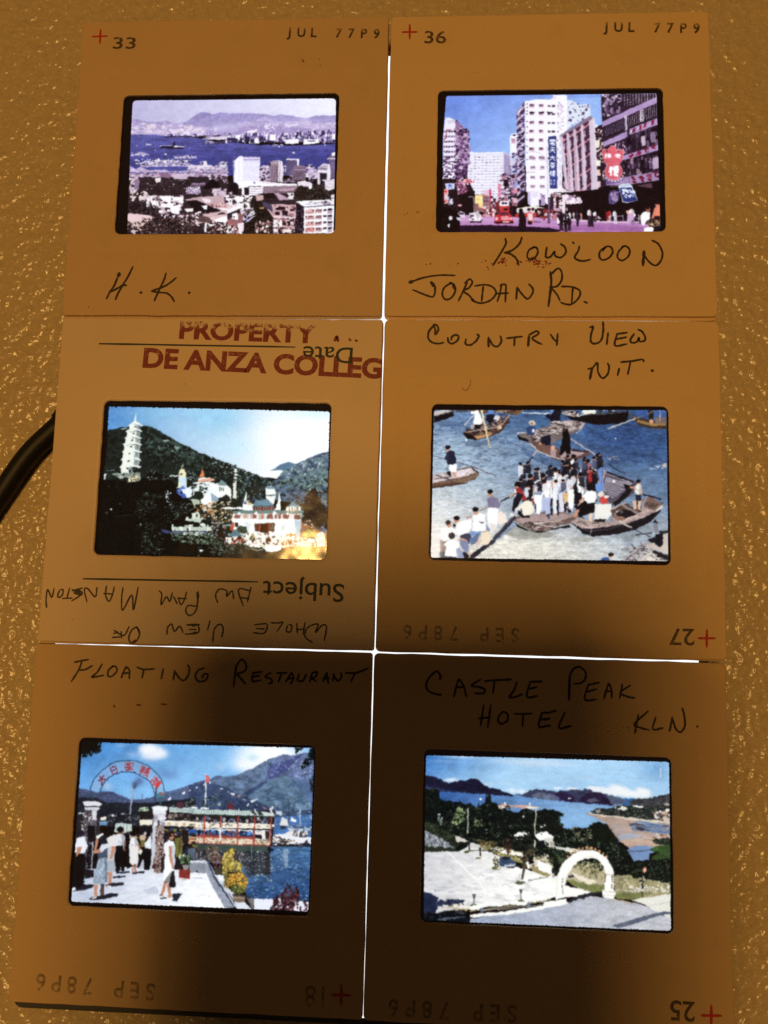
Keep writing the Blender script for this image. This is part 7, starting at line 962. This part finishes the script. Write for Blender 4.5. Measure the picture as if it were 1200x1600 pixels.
M_BODY = mat_plain('dark_grey_plastic', (.030, .028, .026), .5)
vs, fs = loft([ring(BX0 + .6, BX1 - .6, BY0 + .6, BY1 - .6, 1.0, .3), ring(BX0, BX1, BY0, BY1, 1.5, .9), ring(BX0, BX1, BY0, BY1, 1.5, PAD_H - .3), ring(BX0 + .2, BX1 - .2, BY0 + .2, BY1 - .2, 1.3, PAD_H),
               ring(PX0, PX1, PY0, PY1, .8, PAD_H), ring(PX0, PX1, PY0, PY1, .8, PAD_H - .35)], True)
link('body', S(vs), fs, M_BODY, pad)
t = NT('white_diffuser'); e = t.n('ShaderNodeEmission', {'Color': (.965, .985, 1, 1), 'Strength': 1.16})
vs, fs = loft([ring(PX0 + .02, PX1 - .02, PY0 + .02, PY1 - .02, 1.1, PAD_H - 1.2), ring(PX0 + .02, PX1 - .02, PY0 + .02, PY1 - .02, 1.1, PAD_H - .1)], True, True)
link('diffuser', S(vs), fs, t.done(e.outputs[0]), pad)
for sx in (-1, 1):
    for sy in (-1, 1):
        cx, cy = (PX0 + PX1) / 2 + sx * (PX1 - PX0) * .42, (PY0 + PY1) / 2 + sy * (PY1 - PY0) * .44
        a = [2 * math.pi * k / 16 for k in range(16)]
        vs, fs = loft([[(cx + 3 * math.cos(q), cy + 3 * math.sin(q), z) for q in a] for z in (.02, .31)], True, True)
        link('foot', S(vs), fs, mat_plain('black_rubber', (.02, .02, .02), .8) if (sx, sy) == (-1, -1) else bpy.data.materials['black_rubber'], pad)

# ================================================================ black power cable
def tube(name, pts, rad, mat, parent, n=14):
    pts = np.array(pts, float); T = np.gradient(pts, axis=0); T /= np.linalg.norm(T, axis=1, keepdims=True)
    rs = []
    for p, d, r in zip(pts, T, np.broadcast_to(rad, len(pts))):
        u = np.cross(d, (0, 0, 1)); u /= np.linalg.norm(u); w = np.cross(u, d)
        rs.append([tuple(p + r * (u * math.cos(a) + w * math.sin(a))) for a in np.linspace(0, 2 * math.pi, n, endpoint=False)])
    vs, fs = loft(rs, True, True)
    return link(name, S(vs), fs, mat, parent, True)
CZ = 1.75
cpx = [(-260, 1500), (-215, 1250), (-150, 1060), (-80, 905), (-36, 830), (2, 772), (45, 711), (88, 669)]
cm = px_to_plane(cpx, CZ - FACE); cm = np.c_[cm, np.full(len(cm), CZ)]
cable = thing('power_cable', 'black round power cable curving across the pebbled tabletop to under the pagoda slide', 'cable')
end = np.array([cm[-1][0] + 1.2, cm[-1][1] + 1.0, 2.2])
path = smooth_line(np.vstack([cm, end]), 8)
M_CABLE = mat_plain('black_vinyl', (.010, .009, .008), .5, .3)
tube('cord', path, 1.72, M_CABLE, cable)
tube('plug', [end + (-.5, -.4, 0), end + (.3, .25, 0), end + (1.2, .9, .1)], [1.9, 2.1, 2.1], M_CABLE, cable)

# ================================================================ slides
def mat_film(name, pic):
    im = bpy.data.images.new(name, pic.shape[1], pic.shape[0])
    buf = np.ones((pic.shape[0], pic.shape[1], 4), np.float32); buf[..., :3] = pic[::-1]
    im.pixels.foreach_set(buf.ravel()); im.update(); im.pack()
    t = NT(name)
    tx = t.n('ShaderNodeTexImage', interpolation='Cubic', extension='EXTEND'); tx.image = im
    c = t.mix(1.0, tx.outputs['Color'], (.93, .93, .93), 'MULTIPLY')
    tr = t.n('ShaderNodeBsdfTransparent', {'Color': c})
    v = t.mm(); b = t.n('ShaderNodeBump', {'Height': t.noise(v, .12, 2), 'Strength': .3, 'Distance': .0004})
    gl = t.n('ShaderNodeBsdfGlossy', {'Color': (1, 1, 1, 1), 'Roughness': .09, 'Normal': b.outputs[0]})
    fr = t.n('ShaderNodeFresnel', {'IOR': 1.45})
    di = t.n('ShaderNodeBsdfDiffuse', {'Color': (.012, .009, .008, 1)})
    m1 = t.n('ShaderNodeAddShader', {0: tr.outputs[0], 1: di.outputs[0]})
    m2 = t.n('ShaderNodeMixShader', {0: fr.outputs[0], 1: m1.outputs[0], 2: gl.outputs[0]})
    return t.done(m2.outputs[0])

def ring_n(x0, x1, y0, y1, r, z, jit=0.0, rng=None, side=20, k=5):
    """rounded rectangle with subdivided sides; every ring has the same number of points"""
    out = []
    cs = ((x1 - r, y1 - r, 0), (x0 + r, y1 - r, 90), (x0 + r, y0 + r, 180), (x1 - r, y0 + r, 270))
    for m, (cx, cy, a0) in enumerate(cs):
        arc = [(cx + r * math.cos(math.radians(a0 + 90 * j / k)), cy + r * math.sin(math.radians(a0 + 90 * j / k))) for j in range(k + 1)]
        out += arc
        nx, ny, na = cs[(m + 1) % 4]
        b = (nx + r * math.cos(math.radians(na)), ny + r * math.sin(math.radians(na))); a = arc[-1]
        for j in range(1, side):
            u = j / side; d = (rng.randn() * jit) if jit else 0
            nrm = (math.cos(math.radians(na)), math.sin(math.radians(na)))
            out.append((a[0] * (1 - u) + b[0] * u + nrm[0] * d, a[1] * (1 - u) + b[1] * u + nrm[1] * d))
    return [(x, y, z) for x, y in out]

class Ink:
    """marks printed or written on slide i, measured in photograph pixels"""
    zc = 0
    def __init__(self, i, root): self.i, self.root = i, root
    def loc(self, p): return to_local(self.i, px_to_plane(p, 0))
    @classmethod
    def level(cls): cls.zc = (cls.zc + 1) % 40; return .012 + cls.zc * .0012
    def strokes(self, name, lines, w, mat, frames, sm=5, jit=.05, seed=1):
        rng = np.random.RandomState(seed); vs, fs = [], []
        for ln in lines:
            wd = w
            if isinstance(ln, tuple): ln, wd = ln
            q = self.loc(parse(ln, frames))
            z = self.level()
            if len(q) == 1:
                a = np.linspace(0, 2 * math.pi, 10, endpoint=False); b = len(vs)
                for t in a: vs.append((q[0][0] + wd * .62 * math.cos(t) * rng.uniform(.85, 1.15), q[0][1] + wd * .55 * math.sin(t), z))
                fs.append(tuple(range(b, b + 10))); continue
            q = smooth_line(q, sm) if len(q) > 2 else np.array([q[0] * (1 - t) + q[1] * t for t in np.linspace(0, 1, 9)])
            keep = [0] + [k for k in range(1, len(q)) if np.linalg.norm(q[k] - q[k - 1]) > 1e-4]; q = q[keep]
            d = np.gradient(q, axis=0); d /= np.maximum(np.linalg.norm(d, axis=1, keepdims=True), 1e-9)
            nn = np.c_[-d[:, 1], d[:, 0]]; N = len(q)
            ww = wd / 2 * (1 + rng.uniform(-.16, .16, N)); ww[0] *= .75; ww[-1] *= .6
            b = len(vs)
            for k in range(N):
                o = nn[k] * ww[k]; j = rng.randn(2) * jit * wd * .4
                vs += [(q[k][0] + o[0] + j[0], q[k][1] + o[1] + j[1], z), (q[k][0] - o[0] + j[0], q[k][1] - o[1] + j[1], z)]
            for k in range(N - 1): fs.append((b + 2 * k, b + 2 * k + 1, b + 2 * k + 3, b + 2 * k + 2))
            for e, s in ((0, -1), (N - 1, 1)):                                   # round pen ends
                c = q[e]; bb = len(vs); r = ww[e]
                a0 = math.atan2(s * d[e][1], s * d[e][0])
                for t in np.linspace(-math.pi / 2, math.pi / 2, 6): vs.append((c[0] + r * math.cos(a0 + t), c[1] + r * math.sin(a0 + t), z))
                fs.append(tuple(range(bb, bb + 6)))
        o = link(name, [(x * MM, y * MM, zz * MM) for x, y, zz in vs], fs, mat, self.root, uv=[(0, .3)] * len(vs))
        if name.endswith('speck'): o['kind'] = 'stuff'
        return o
    def text(self, name, chars, a, b, cap, mat, bold=.0, mono=False, wobble=0):
        """lettering along the baseline a -> b (pixels), capitals cap pixels high; mono spreads the characters evenly"""
        A, B = self.loc([a])[0], self.loc([b])[0]
        L = np.linalg.norm(B - A); u = (B - A) / L; w = np.array([-u[1], u[0]])
        s_mm = cap / 10.15 * (.94 if a[1] < 500 else 1.0) * (1.04 if a[1] > 1200 else 1.0)
        ch = glyphs('H', bold)[2]
        vs, fs, uv = [], [], []
        runs = [(c, k / max(1, len(chars) - 1) * L) for k, c in enumerate(chars) if c != ' '] if mono else [(chars, 0)]
        for c, off in runs:
            g, f, _ = glyphs(c, bold); x0, x1 = g[:, 0].min(), g[:, 0].max()
            sy = s_mm / ch
            sx = sy * .92 if mono else L / (x1 - x0)
            z = self.level(); n0 = len(vs)
            for p in g:
                lx = (off + (p[0] - (x0 + x1) / 2) * sx) if mono else (p[0] - x0) * sx
                q = A + u * lx + w * p[1] * sy
                vs.append((q[0] * MM, q[1] * MM, z * MM)); uv.append((lx / L, max(0, p[1]) / ch))
            fs += [tuple(i + n0 for i in ff) for ff in f]
        return link(name, vs, fs, mat, self.root, uv=uv)

_gl = {}
def glyphs(s, bold=.0):
    k = (s, bold)
    if k not in _gl:
        cu = bpy.data.curves.new('lettering', 'FONT'); cu.body = s; cu.size = 1; cu.offset = bold; cu.resolution_u = 4; cu.fill_mode = 'FRONT'
        o = bpy.data.objects.new('lettering', cu); COL.objects.link(o)
        bpy.context.view_layer.update()
        me = o.to_mesh(); g = np.array([v.co[:2] for v in me.vertices]); f = [tuple(p.vertices) for p in me.polygons]
        o.to_mesh_clear(); bpy.data.objects.remove(o); bpy.data.curves.remove(cu)
        _gl[k] = (g, f, g[:, 1].max())
    return _gl[k]

SLIDES = [
 ('slide of a violet harbour with warships, H.K. written below the picture', 'harbour', [(193, 147), (529.5, 145.5), (524, 364.3), (178.8, 365.5)], M_CARD_DULL, .55),
 ('slide of a city street with tall blocks and signs, KOWLOON JORDAN RD. written below', 'street', [(683.9, 139.6), (1036.5, 137.3), (1041, 362.2), (681.5, 361.4)], M_CARD, .7),
 ('paler slide of a white pagoda on a dark hill, red stamp above the picture', 'temple', [(162, 625), (517.7, 630), (509.6, 873.4), (146.5, 867.7)], M_CARD_GREY, .35),
 ('slide of people crowded into wooden boats, COUNTRY VIEW written above the picture', 'boats', [(674, 631.5), (1044.4, 634), (1049.3, 884), (670.7, 874.4)], M_CARD, .75),
 ('slide of a woman in white on a quay, FLOATING RESTAURANT written above', 'restaurant', [(123, 1151.8), (493.2, 1165.5), (483.8, 1432.6), (105.5, 1416.4)], M_CARD_OLD, .45),
 ('slide of a white arch beside a bay, CASTLE PEAK HOTEL written above the picture', 'hotel', [(661.9, 1171), (1049.5, 1183.4), (1053.9, 1460.3), (657, 1441.9)], M_CARD_OLD, .7)]
inks = []
PLY = [(.03, -.36, .006), (-.02, -.42, -.003), (.09, -.17, .004), (-.09, -.20, 0), (.03, 0, 0), (0, 0, 0)]
DEB = [1, 1, 0, 1.3, .6, 1.2]
for i, (label, key, ap, mat, rad) in enumerate(SLIDES):
    x, y, th = SLIDE_POSE[i]
    root = thing('photo_slide', label, 'slide', v3(x, y, 0), th, 'mounted photo slides laid out in two columns')
    inks.append(Ink(i, root))
    q = to_local(i, px_to_plane(ap, 0)); ax0, ay0 = q.min(0); ax1, ay1 = q.max(0)
    ax0, ax1 = (q[0][0] + q[3][0]) / 2, (q[1][0] + q[2][0]) / 2; ay1, ay0 = (q[0][1] + q[1][1]) / 2, (q[2][1] + q[3][1]) / 2
    h = MOUNT / 2; rng = np.random.RandomState(i)
    edge = ring_n(-h, h, -h, h, rad, 0, .03, rng)
    def off(r, d, z): return [(px - d * px / h, py - d * py / h, z) for px, py, _ in r]
    ring_d = lambda m, z, r: ring_n(ax0 - m[0], ax1 + m[0], ay0 - m[1], ay1 + m[1], r, z)
    apr = ring_n(ax0, ax1, ay0, ay1, .95, 0, .022, rng)
    at = lambda z, e=0: [(px, py, z) for px, py, _ in apr]
    dx, dy, rt = PLY[i]; low = [(a + dx, b + dy + rt * a, 0) for a, b, _ in edge]             # the two card plies never register exactly
    rings = [at(-MOUNT_T), off(low, .10, -MOUNT_T), [(a, b, -MOUNT_T + .12) for a, b, _ in low], [(a, b, -.66) for a, b, _ in low], off(low, .03, -.60), [(a, b, -.54) for a, b, _ in edge],
             [(a, b, -.14) for a, b, _ in edge], off(edge, .05, -.03), off(edge, .14, 0),
             ring_d((5.2, 4.2), 0, 1.6), ring_d((3.9, 3.0), -.05 * DEB[i], 1.3), ring_d((.5, .5), -.05 * DEB[i], 1.2), ring_d((.16, .16), -.02 - .05 * DEB[i], 1.05), at(-.15), at(-.42)]
    vs, fs = loft(rings)
    n = len(edge)
    fs += [((len(rings) - 1) * n + k, (len(rings) - 1) * n + (k + 1) % n, (k + 1) % n, k) for k in range(n)]
    mo = link('mount', S(vs), fs, mat, root)
    # the transparency itself, clamped in the middle of the mount
    f = Film(i, ap, dict(A=(0, 0, 1)), 1); lo, hi = f.lo, f.lo + np.array([f.w, f.h]) / PPM
    nx, ny = 9, 7
    fv, fu = [], []
    for b in range(ny):
        for a in range(nx):
            u, w = a / (nx - 1), b / (ny - 1)
            bow = -.04 * math.sin(math.pi * u) * math.sin(math.pi * w)
            fv.append(((lo[0] + (hi[0] - lo[0]) * u) * MM, (lo[1] + (hi[1] - lo[1]) * w) * MM, (FILM_Z + bow) * MM)); fu.append((u, w))
    ff = [(b * nx + a, b * nx + a + 1, (b + 1) * nx + a + 1, (b + 1) * nx + a) for b in range(ny - 1) for a in range(nx - 1)]
    link('film', fv, ff, mat_film('film_' + key, globals()['film_' + key]()), root, True, fu)

# ================================================================ writing and stamps on the mounts
k1, k2, k3, k4, k5, k6 = inks
PR = lambda a, b, c, d: None
# slide 1
k1.text('frame_number', '33', (176, 76), (211.5, 76), 22, M_NUMBER, .012)
k1.strokes('plus_mark', ['144.5,57.3 168.5,56.3', '157.3,46.5 156,68'], .33, M_PLUS, None, jit=0)
k1.text('date_stamp', 'JUL 77P9', (451, 57), (588, 59.5), 17.5, M_STAMP, .03, True)
f = {'': (150, 410, 7.5)}
k1.strokes('handwriting', [('272,130 265,165', .62), '255,170 215,270 165,345 120,430', '432,50 385,150 300,290 255,370 228,438', '165,348 260,300 310,272 360,268', ('527,354', .42), '820,125 800,200 755,290 715,380 682,455', '938,182 860,245 780,290 650,336', '650,338 740,352 830,362 885,405 918,460', ('1092,356', .4)], .33, M_MARKER, f, seed=3)
k1.strokes('ink_speck', [('472,93.5 475,97', .24), ('499,93', .16), ('500.5,101.5', .14), ('138.5,480', .18)], .2, M_RED, None)
# slide 2
k2.text('frame_number', '36', (663, 67.5), (697, 67.5), 23, M_NUMBER, .012)
k2.strokes('plus_mark', ['628.5,50.3 652,50', '640.3,39 640,61'], .34, M_PLUS, None, jit=0)
k2.text('date_stamp', 'JUL 77P9', (946, 49), (1088, 51.5), 18, M_STAMP, .03, True)
f = {'A': (760, 360, 4.0), 'B': (630, 410, 4.0)}
k2.strokes('handwriting', ['A118,50 122,80 105,115 75,165 40,220', 'A222,42 205,85 160,125 112,140', 'A115,140 150,148 185,175 203,220', 'A300,104 265,125 255,165 275,182 305,168 322,135 312,108 290,104', 'A378,105 372,140 372,168 400,165 425,132 428,158 465,170 495,140 490,105 462,84',
 'A580,100 575,125 552,172 600,192 650,182', 'A745,108 715,125 705,160 725,185 765,172 790,135 775,102 742,104 728,130', 'A855,102 825,135 820,170 850,188 888,160 895,120 870,98 845,104', ('A985,130 978,220', .48), 'A980,140 1010,190 1055,220 1090,190 1100,140 1075,85 1035,62', 'A540,74 548,82',
 ('B40,125 60,118', .6), 'B40,125 130,95 230,80 325,82', ('B175,125 195,150', .6), 'B200,150 198,190 185,215 150,208 60,172', 'B300,128 255,160 245,205 265,232 300,222 325,180 318,140 290,125', ('B312,140 322,165', .5), 'B400,125 375,180 345,242', 'B385,130 415,105 432,125 410,160 375,178 410,205 435,235', 'B440,232 430,236 480,255 540,240 580,195 560,155 510,140 445,148', 'B500,150 490,245', 'B615,135 605,190 588,245', 'B605,145 640,140 640,200 638,250', 'B585,195 660,192', 'B712,155 706,232', 'B712,158 740,195 775,228 805,200 810,165 785,135',
 ('B920,60 925,130 908,275', .42), 'B925,75 965,38 990,60 990,110 960,150 915,155', 'B920,155 960,200 980,240', 'B990,150 1060,155 1105,180 1095,225 1050,262 1010,260 985,250', 'B1060,160 1052,255', 'B1130,245 1152,255'], .32, M_MARKER, f, seed=5)
rg = np.random.RandomState(4); sp = []
for cx, cy, m, s in ((785, 409, 26, 4), (762, 412, 6, 8), (838, 410, 30, 6), (832, 405, 12, 5), (855, 412, 10, 5), (812, 410, 8, 4), (672, 414, 3, 8), (705, 412, 3, 12), (633, 333, 2, 3), (652, 332, 3, 3)):
    sp += [(f'{cx+rg.randn()*s:.1f},{cy+rg.randn()*s*.55:.1f}', rg.uniform(.10, .26)) for _ in range(m)]
k2.strokes('ink_speck', sp, .2, M_RED, None)
# slide 3
f = {'': (210, 495, 3.0)}
k3.text('red_stamp', 'PROPERTY', (279.5, 528), (494, 535.5), 29, M_REDWORN, .04)
k3.strokes('stamp_speck', ['940,112 948,92 955,115', ('1008,105 1014,112', .45), ('1040,112', .4)], .5, M_RED, f)
k3.text('college_stamp', 'DE ANZA COLLEG', (222.5, 573), (596.5, 590.5), 31.5, M_RED, .04)
k3.strokes('printed_rule', ['155.5,537.2 461,542.3'], .30, M_PRINT, None, jit=.1)
k3.text('printed_word', 'Date', (551.5, 543.5), (474, 541), 25.5, M_PRINT, .006)
k3.strokes('printed_rule', ['130.5,904.5 403,909'], .30, M_PRINT, None, jit=.1)
k3.text('printed_word', 'Subject', (538, 913), (411.5, 908), 27, M_PRINT, .008)
f = {'A': (60, 895, 4.8), 'B': (300, 895, 4.615)}
k3.strokes('handwriting', ['A62,260 58,200 70,125 100,185 118,115', 'A160,130 145,170 155,185 180,165 185,128 165,125', 'A235,115 215,185', 'A180,192 255,190', 'A330,115 280,130 330,150 300,180 250,210', ('A255,130 320,140', .4), ('A270,150 325,165', .4), 'A440,110 425,180 370,118 345,130 365,218', 'A510,100 505,170 530,215 555,165 570,105', 'A490,155 560,160', 'A635,108 625,190 632,282 700,165 712,280 735,180 748,108', 'A905,135 925,160 920,240 960,180 985,215 1005,150', 'A1040,230 1015,180', 'A1110,145 1100,190 1070,240 1050,185', 'A1045,190 1110,195', 'A1190,150 1195,215 1180,250 1125,245 1105,285 1130,320 1170,300 1195,250',
 'A565,455 600,445', 'A555,485 620,480', 'A680,405 640,470 565,430', 'A620,440 625,490', 'A755,450 740,410 700,430 678,490 700,528 740,505 760,450 735,405', 'A965,460 970,410 1000,385 1020,440 1060,400 1085,450', 'A1110,390 1180,395', 'A1100,460 1190,455', 'A1130,425 1185,425', 'A1120,390 1195,385',
 'B45,135 40,190 50,160', 'B185,215 170,160 200,118 250,130 250,170 290,130 300,190', 'B425,105 400,210', 'B420,130 335,120 370,240', 'B345,180 410,185', 'B5,385 55,372', 'B10,430 50,425 45,375', 'B130,345 112,415', 'B215,465 225,400 200,370 160,410 150,500', 'B450,375 540,370 520,435 440,432', 'B465,402 525,405', 'B570,360 620,362 655,358 615,420', 'B690,380 680,420 710,425 720,385 700,372', 'B755,365 760,435', 'B815,360 800,445', 'B755,410 815,405', 'B870,505 815,460 830,400 880,372 910,375 890,430 940,378 970,390 955,490'], .25, M_PEN, f, seed=8)
k3.strokes('ink_speck', [('288,600', .16), ('207,1003 212,1000', .3), ('113,968', .12)], .2, M_RED, None)
# slide 4
f = {'A': (655, 500, 6.0), 'B': (850, 500, 6.0)}
k4.strokes('handwriting', ['A148,140 150,90 135,48 165,50 180,90 160,135', 'A135,50 90,110 85,170 120,210 180,222 230,212', 'A268,165 275,205 310,222 355,195 370,155 340,140 305,160 300,190', 'A438,180 435,225 480,235 530,200 560,150 540,135', ('A650,165 650,250', .4), 'A655,175 690,235 735,248 770,200 760,148', 'A818,172 880,165 968,155', 'A895,165 890,245', ('A1030,150 1020,245', .4), 'A1030,140 1100,105 1118,130 1060,170 1100,205 1150,228',
 'B60,135 95,185 118,200', 'B128,130 118,240', 'B430,70 460,65 440,140 440,205 480,222 535,190 555,100 552,15', 'B600,120 588,232', 'B685,130 665,240 780,225', 'B690,132 780,118', 'B680,180 775,160', 'B845,130 812,180 820,212 870,205 890,165 895,200 940,195 950,165 920,110 880,88', ('B410,460 450,450', .26), ('B450,450 430,555', .4), 'B440,470 500,400 505,480 545,545 595,510 610,440 595,405', 'B705,455 690,520', 'B722,395 830,385 920,370 935,392', 'B810,395 785,512', ('B1016,475', .42)], .33, M_MARKER, f, seed=11)
k4.strokes('pen_squiggle', ['736,593 733,605 727,610 722,606'], .12, M_FAINTPEN, None)
k4.text('date_stamp', 'SEP 78P6', (805, 982), (637, 977), 21, M_FAINT, .016, True)
k4.text('frame_number', '27', (1085, 983), (1045, 982), 24, M_NUMBER, .012)
k4.strokes('plus_mark', ['1091.5,997.3 1117.5,997.3', '1104.4,985 1104.2,1011'], .36, M_PLUS, None, jit=0)
# slide 5
f = {'A': (100, 1020, 4.8), 'B': (340, 1020, 4.8)}
k5.strokes('handwriting', ['A80,70 130,60 185,50', 'A135,62 110,130 55,215', 'A110,130 160,125 215,95', 'A285,85 250,145 208,182 250,178 300,168', 'A370,98 335,130 330,170 355,178 395,140 390,105 360,100', 'A465,105 440,160 430,190', 'A465,105 490,130 490,195', 'A440,155 495,150', 'A548,108 600,125 680,120', 'A600,125 585,190', 'A745,120 730,195', 'A830,135 820,205', 'A830,140 870,195 905,205 935,160 940,110 925,90', 'A1050,115 1010,130 985,175 1010,215 1060,205 1080,165 1050,160 1035,190',
 'B140,95 120,255', 'B140,100 180,50 215,90 205,135 140,160', 'B150,165 210,235', 'B265,150 262,212 325,205', 'B270,150 335,142', 'B265,180 315,170', 'B400,148 355,180 400,195 405,225 380,232', 'B445,152 520,150', 'B480,155 455,220', 'B555,148 510,220', 'B555,148 570,190 545,235', 'B520,195 575,190', 'B610,160 600,205 640,210 665,160', 'B710,150 690,220', 'B710,150 745,145 735,180 705,190 745,215', 'B820,150 790,215', 'B820,150 830,230', 'B790,195 840,190', 'B870,160 865,215', 'B870,165 900,210 930,180 925,150', 'B960,150 1040,150 1130,115', 'B1030,155 1000,215'], .30, M_MARKER, f, seed=14)
k5.strokes('ink_speck', [('178,1102 179,1105', .3), ('214,1101 220,1102', .26), ('252,1100 260,1101', .26)], .2, M_RED, None)
k5.text('date_stamp', 'SEP 78P6', (236, 1537), (65, 1522), 22, M_FAINT, .016, True)
k5.text('frame_number', '18', (507, 1541), (477, 1540), 27, M_FAINT, .0)
k5.strokes('plus_mark', ['518.5,1554.5 548,1555', '533.5,1540 533,1570'], .36, M_PLUS, None, jit=0)
# slide 6
f = {'A': (655, 1030, 6.0), 'B': (850, 1030, 4.615)}
k6.strokes('handwriting', [('A195,190 205,150', .36), 'A200,155 165,112 100,165 65,240 85,295 150,325 210,335', 'A370,185 345,270 325,355', 'A375,185 415,250 445,355', 'A345,265 425,260', 'A575,190 490,245 560,260 615,285 600,320 520,320', 'A618,205 740,195 865,190', 'A705,200 692,320', 'A915,215 890,290 845,355 910,350 970,325', 'A1040,210 1010,350 1110,345', 'A1040,212 1155,208', 'A1030,280 1105,260', 'A605,430 575,625', 'A670,430 642,640', 'A560,555 670,545', 'A790,490 750,530 740,580 775,605 825,575 830,520 795,490', 'A890,510 970,515 1060,508', 'A975,515 968,630', 'A1150,500 1120,630 1195,625', 'A1150,505 1195,498', 'A1130,570 1190,555',
 ('B185,130 180,295', .40), 'B180,140 205,80 250,55 295,85 300,135 270,170 215,178', 'B320,180 295,290 380,290', 'B320,185 400,168', 'B310,235 380,215', 'B465,175 430,288', 'B470,175 485,220 488,280', 'B440,235 490,228', 'B565,180 545,285', 'B620,190 550,240 600,270 655,280', 'B20,390 90,370', 'B0,440 45,425', 'B0,482 45,480', 'B150,385 108,495 200,480', 'B680,400 655,535', 'B750,375 650,470 700,495 760,512', 'B805,420 785,505 860,495', 'B925,420 905,520', 'B925,425 950,500 985,525 1015,480 1010,400 995,350', ('B1105,485', .3), ('B608,495', .16)], .30, M_MARKER, f, seed=17)
k6.text('date_stamp', 'SEP 78P6', (800, 1571), (615, 1562), 22, M_FAINT, .016, True)
k6.text('frame_number', '25', (1086, 1566), (1047, 1563), 25, M_NUMBER, .012)
k6.strokes('plus_mark', ['1096.5,1586.5 1127,1587', '1111.5,1572 1111.3,1602'], .37, M_PLUS, None, jit=0)

# ================================================================ the phone the picture was taken with: it is what shades the lower slides
phone = thing('mobile_phone', 'dark mobile phone held above the slides, its soft shadow darkening the lower four', 'phone', cam.location, 0)
phone.rotation_euler = cam.rotation_euler
P0 = (-60, 16, -132, 15)
vs, fs = loft([ring(P0[0] + 1.5, P0[1] - 1.5, P0[2] + 1.5, P0[3] - 1.5, 9, 1.2), ring(*P0, 10, 2.6), ring(*P0, 10, 7.2), ring(P0[0] + 1.5, P0[1] - 1.5, P0[2] + 1.5, P0[3] - 1.5, 9, 8.6)], True, True)
link('case', S(vs), fs, mat_plain('black_phone_case', (.015, .015, .016), .6), phone)
vs, fs = loft([ring(P0[0] + 3, P0[1] - 3, P0[2] + 4, P0[3] - 4, 7, z) for z in (8.5, 8.8)], True, True)
link('screen', S(vs), fs, mat_plain('dark_glass', (.01, .01, .012), .15), phone)
a = [2 * math.pi * q / 24 for q in range(24)]
vs, fs = loft([[(r * math.cos(q), r * math.sin(q), z) for q in a] for r, z in ((4.6, 1.25), (4.6, .7), (3.6, .7), (3.4, 1.1))], False, True)
link('lens_ring', S(vs), fs, M_BODY, phone)
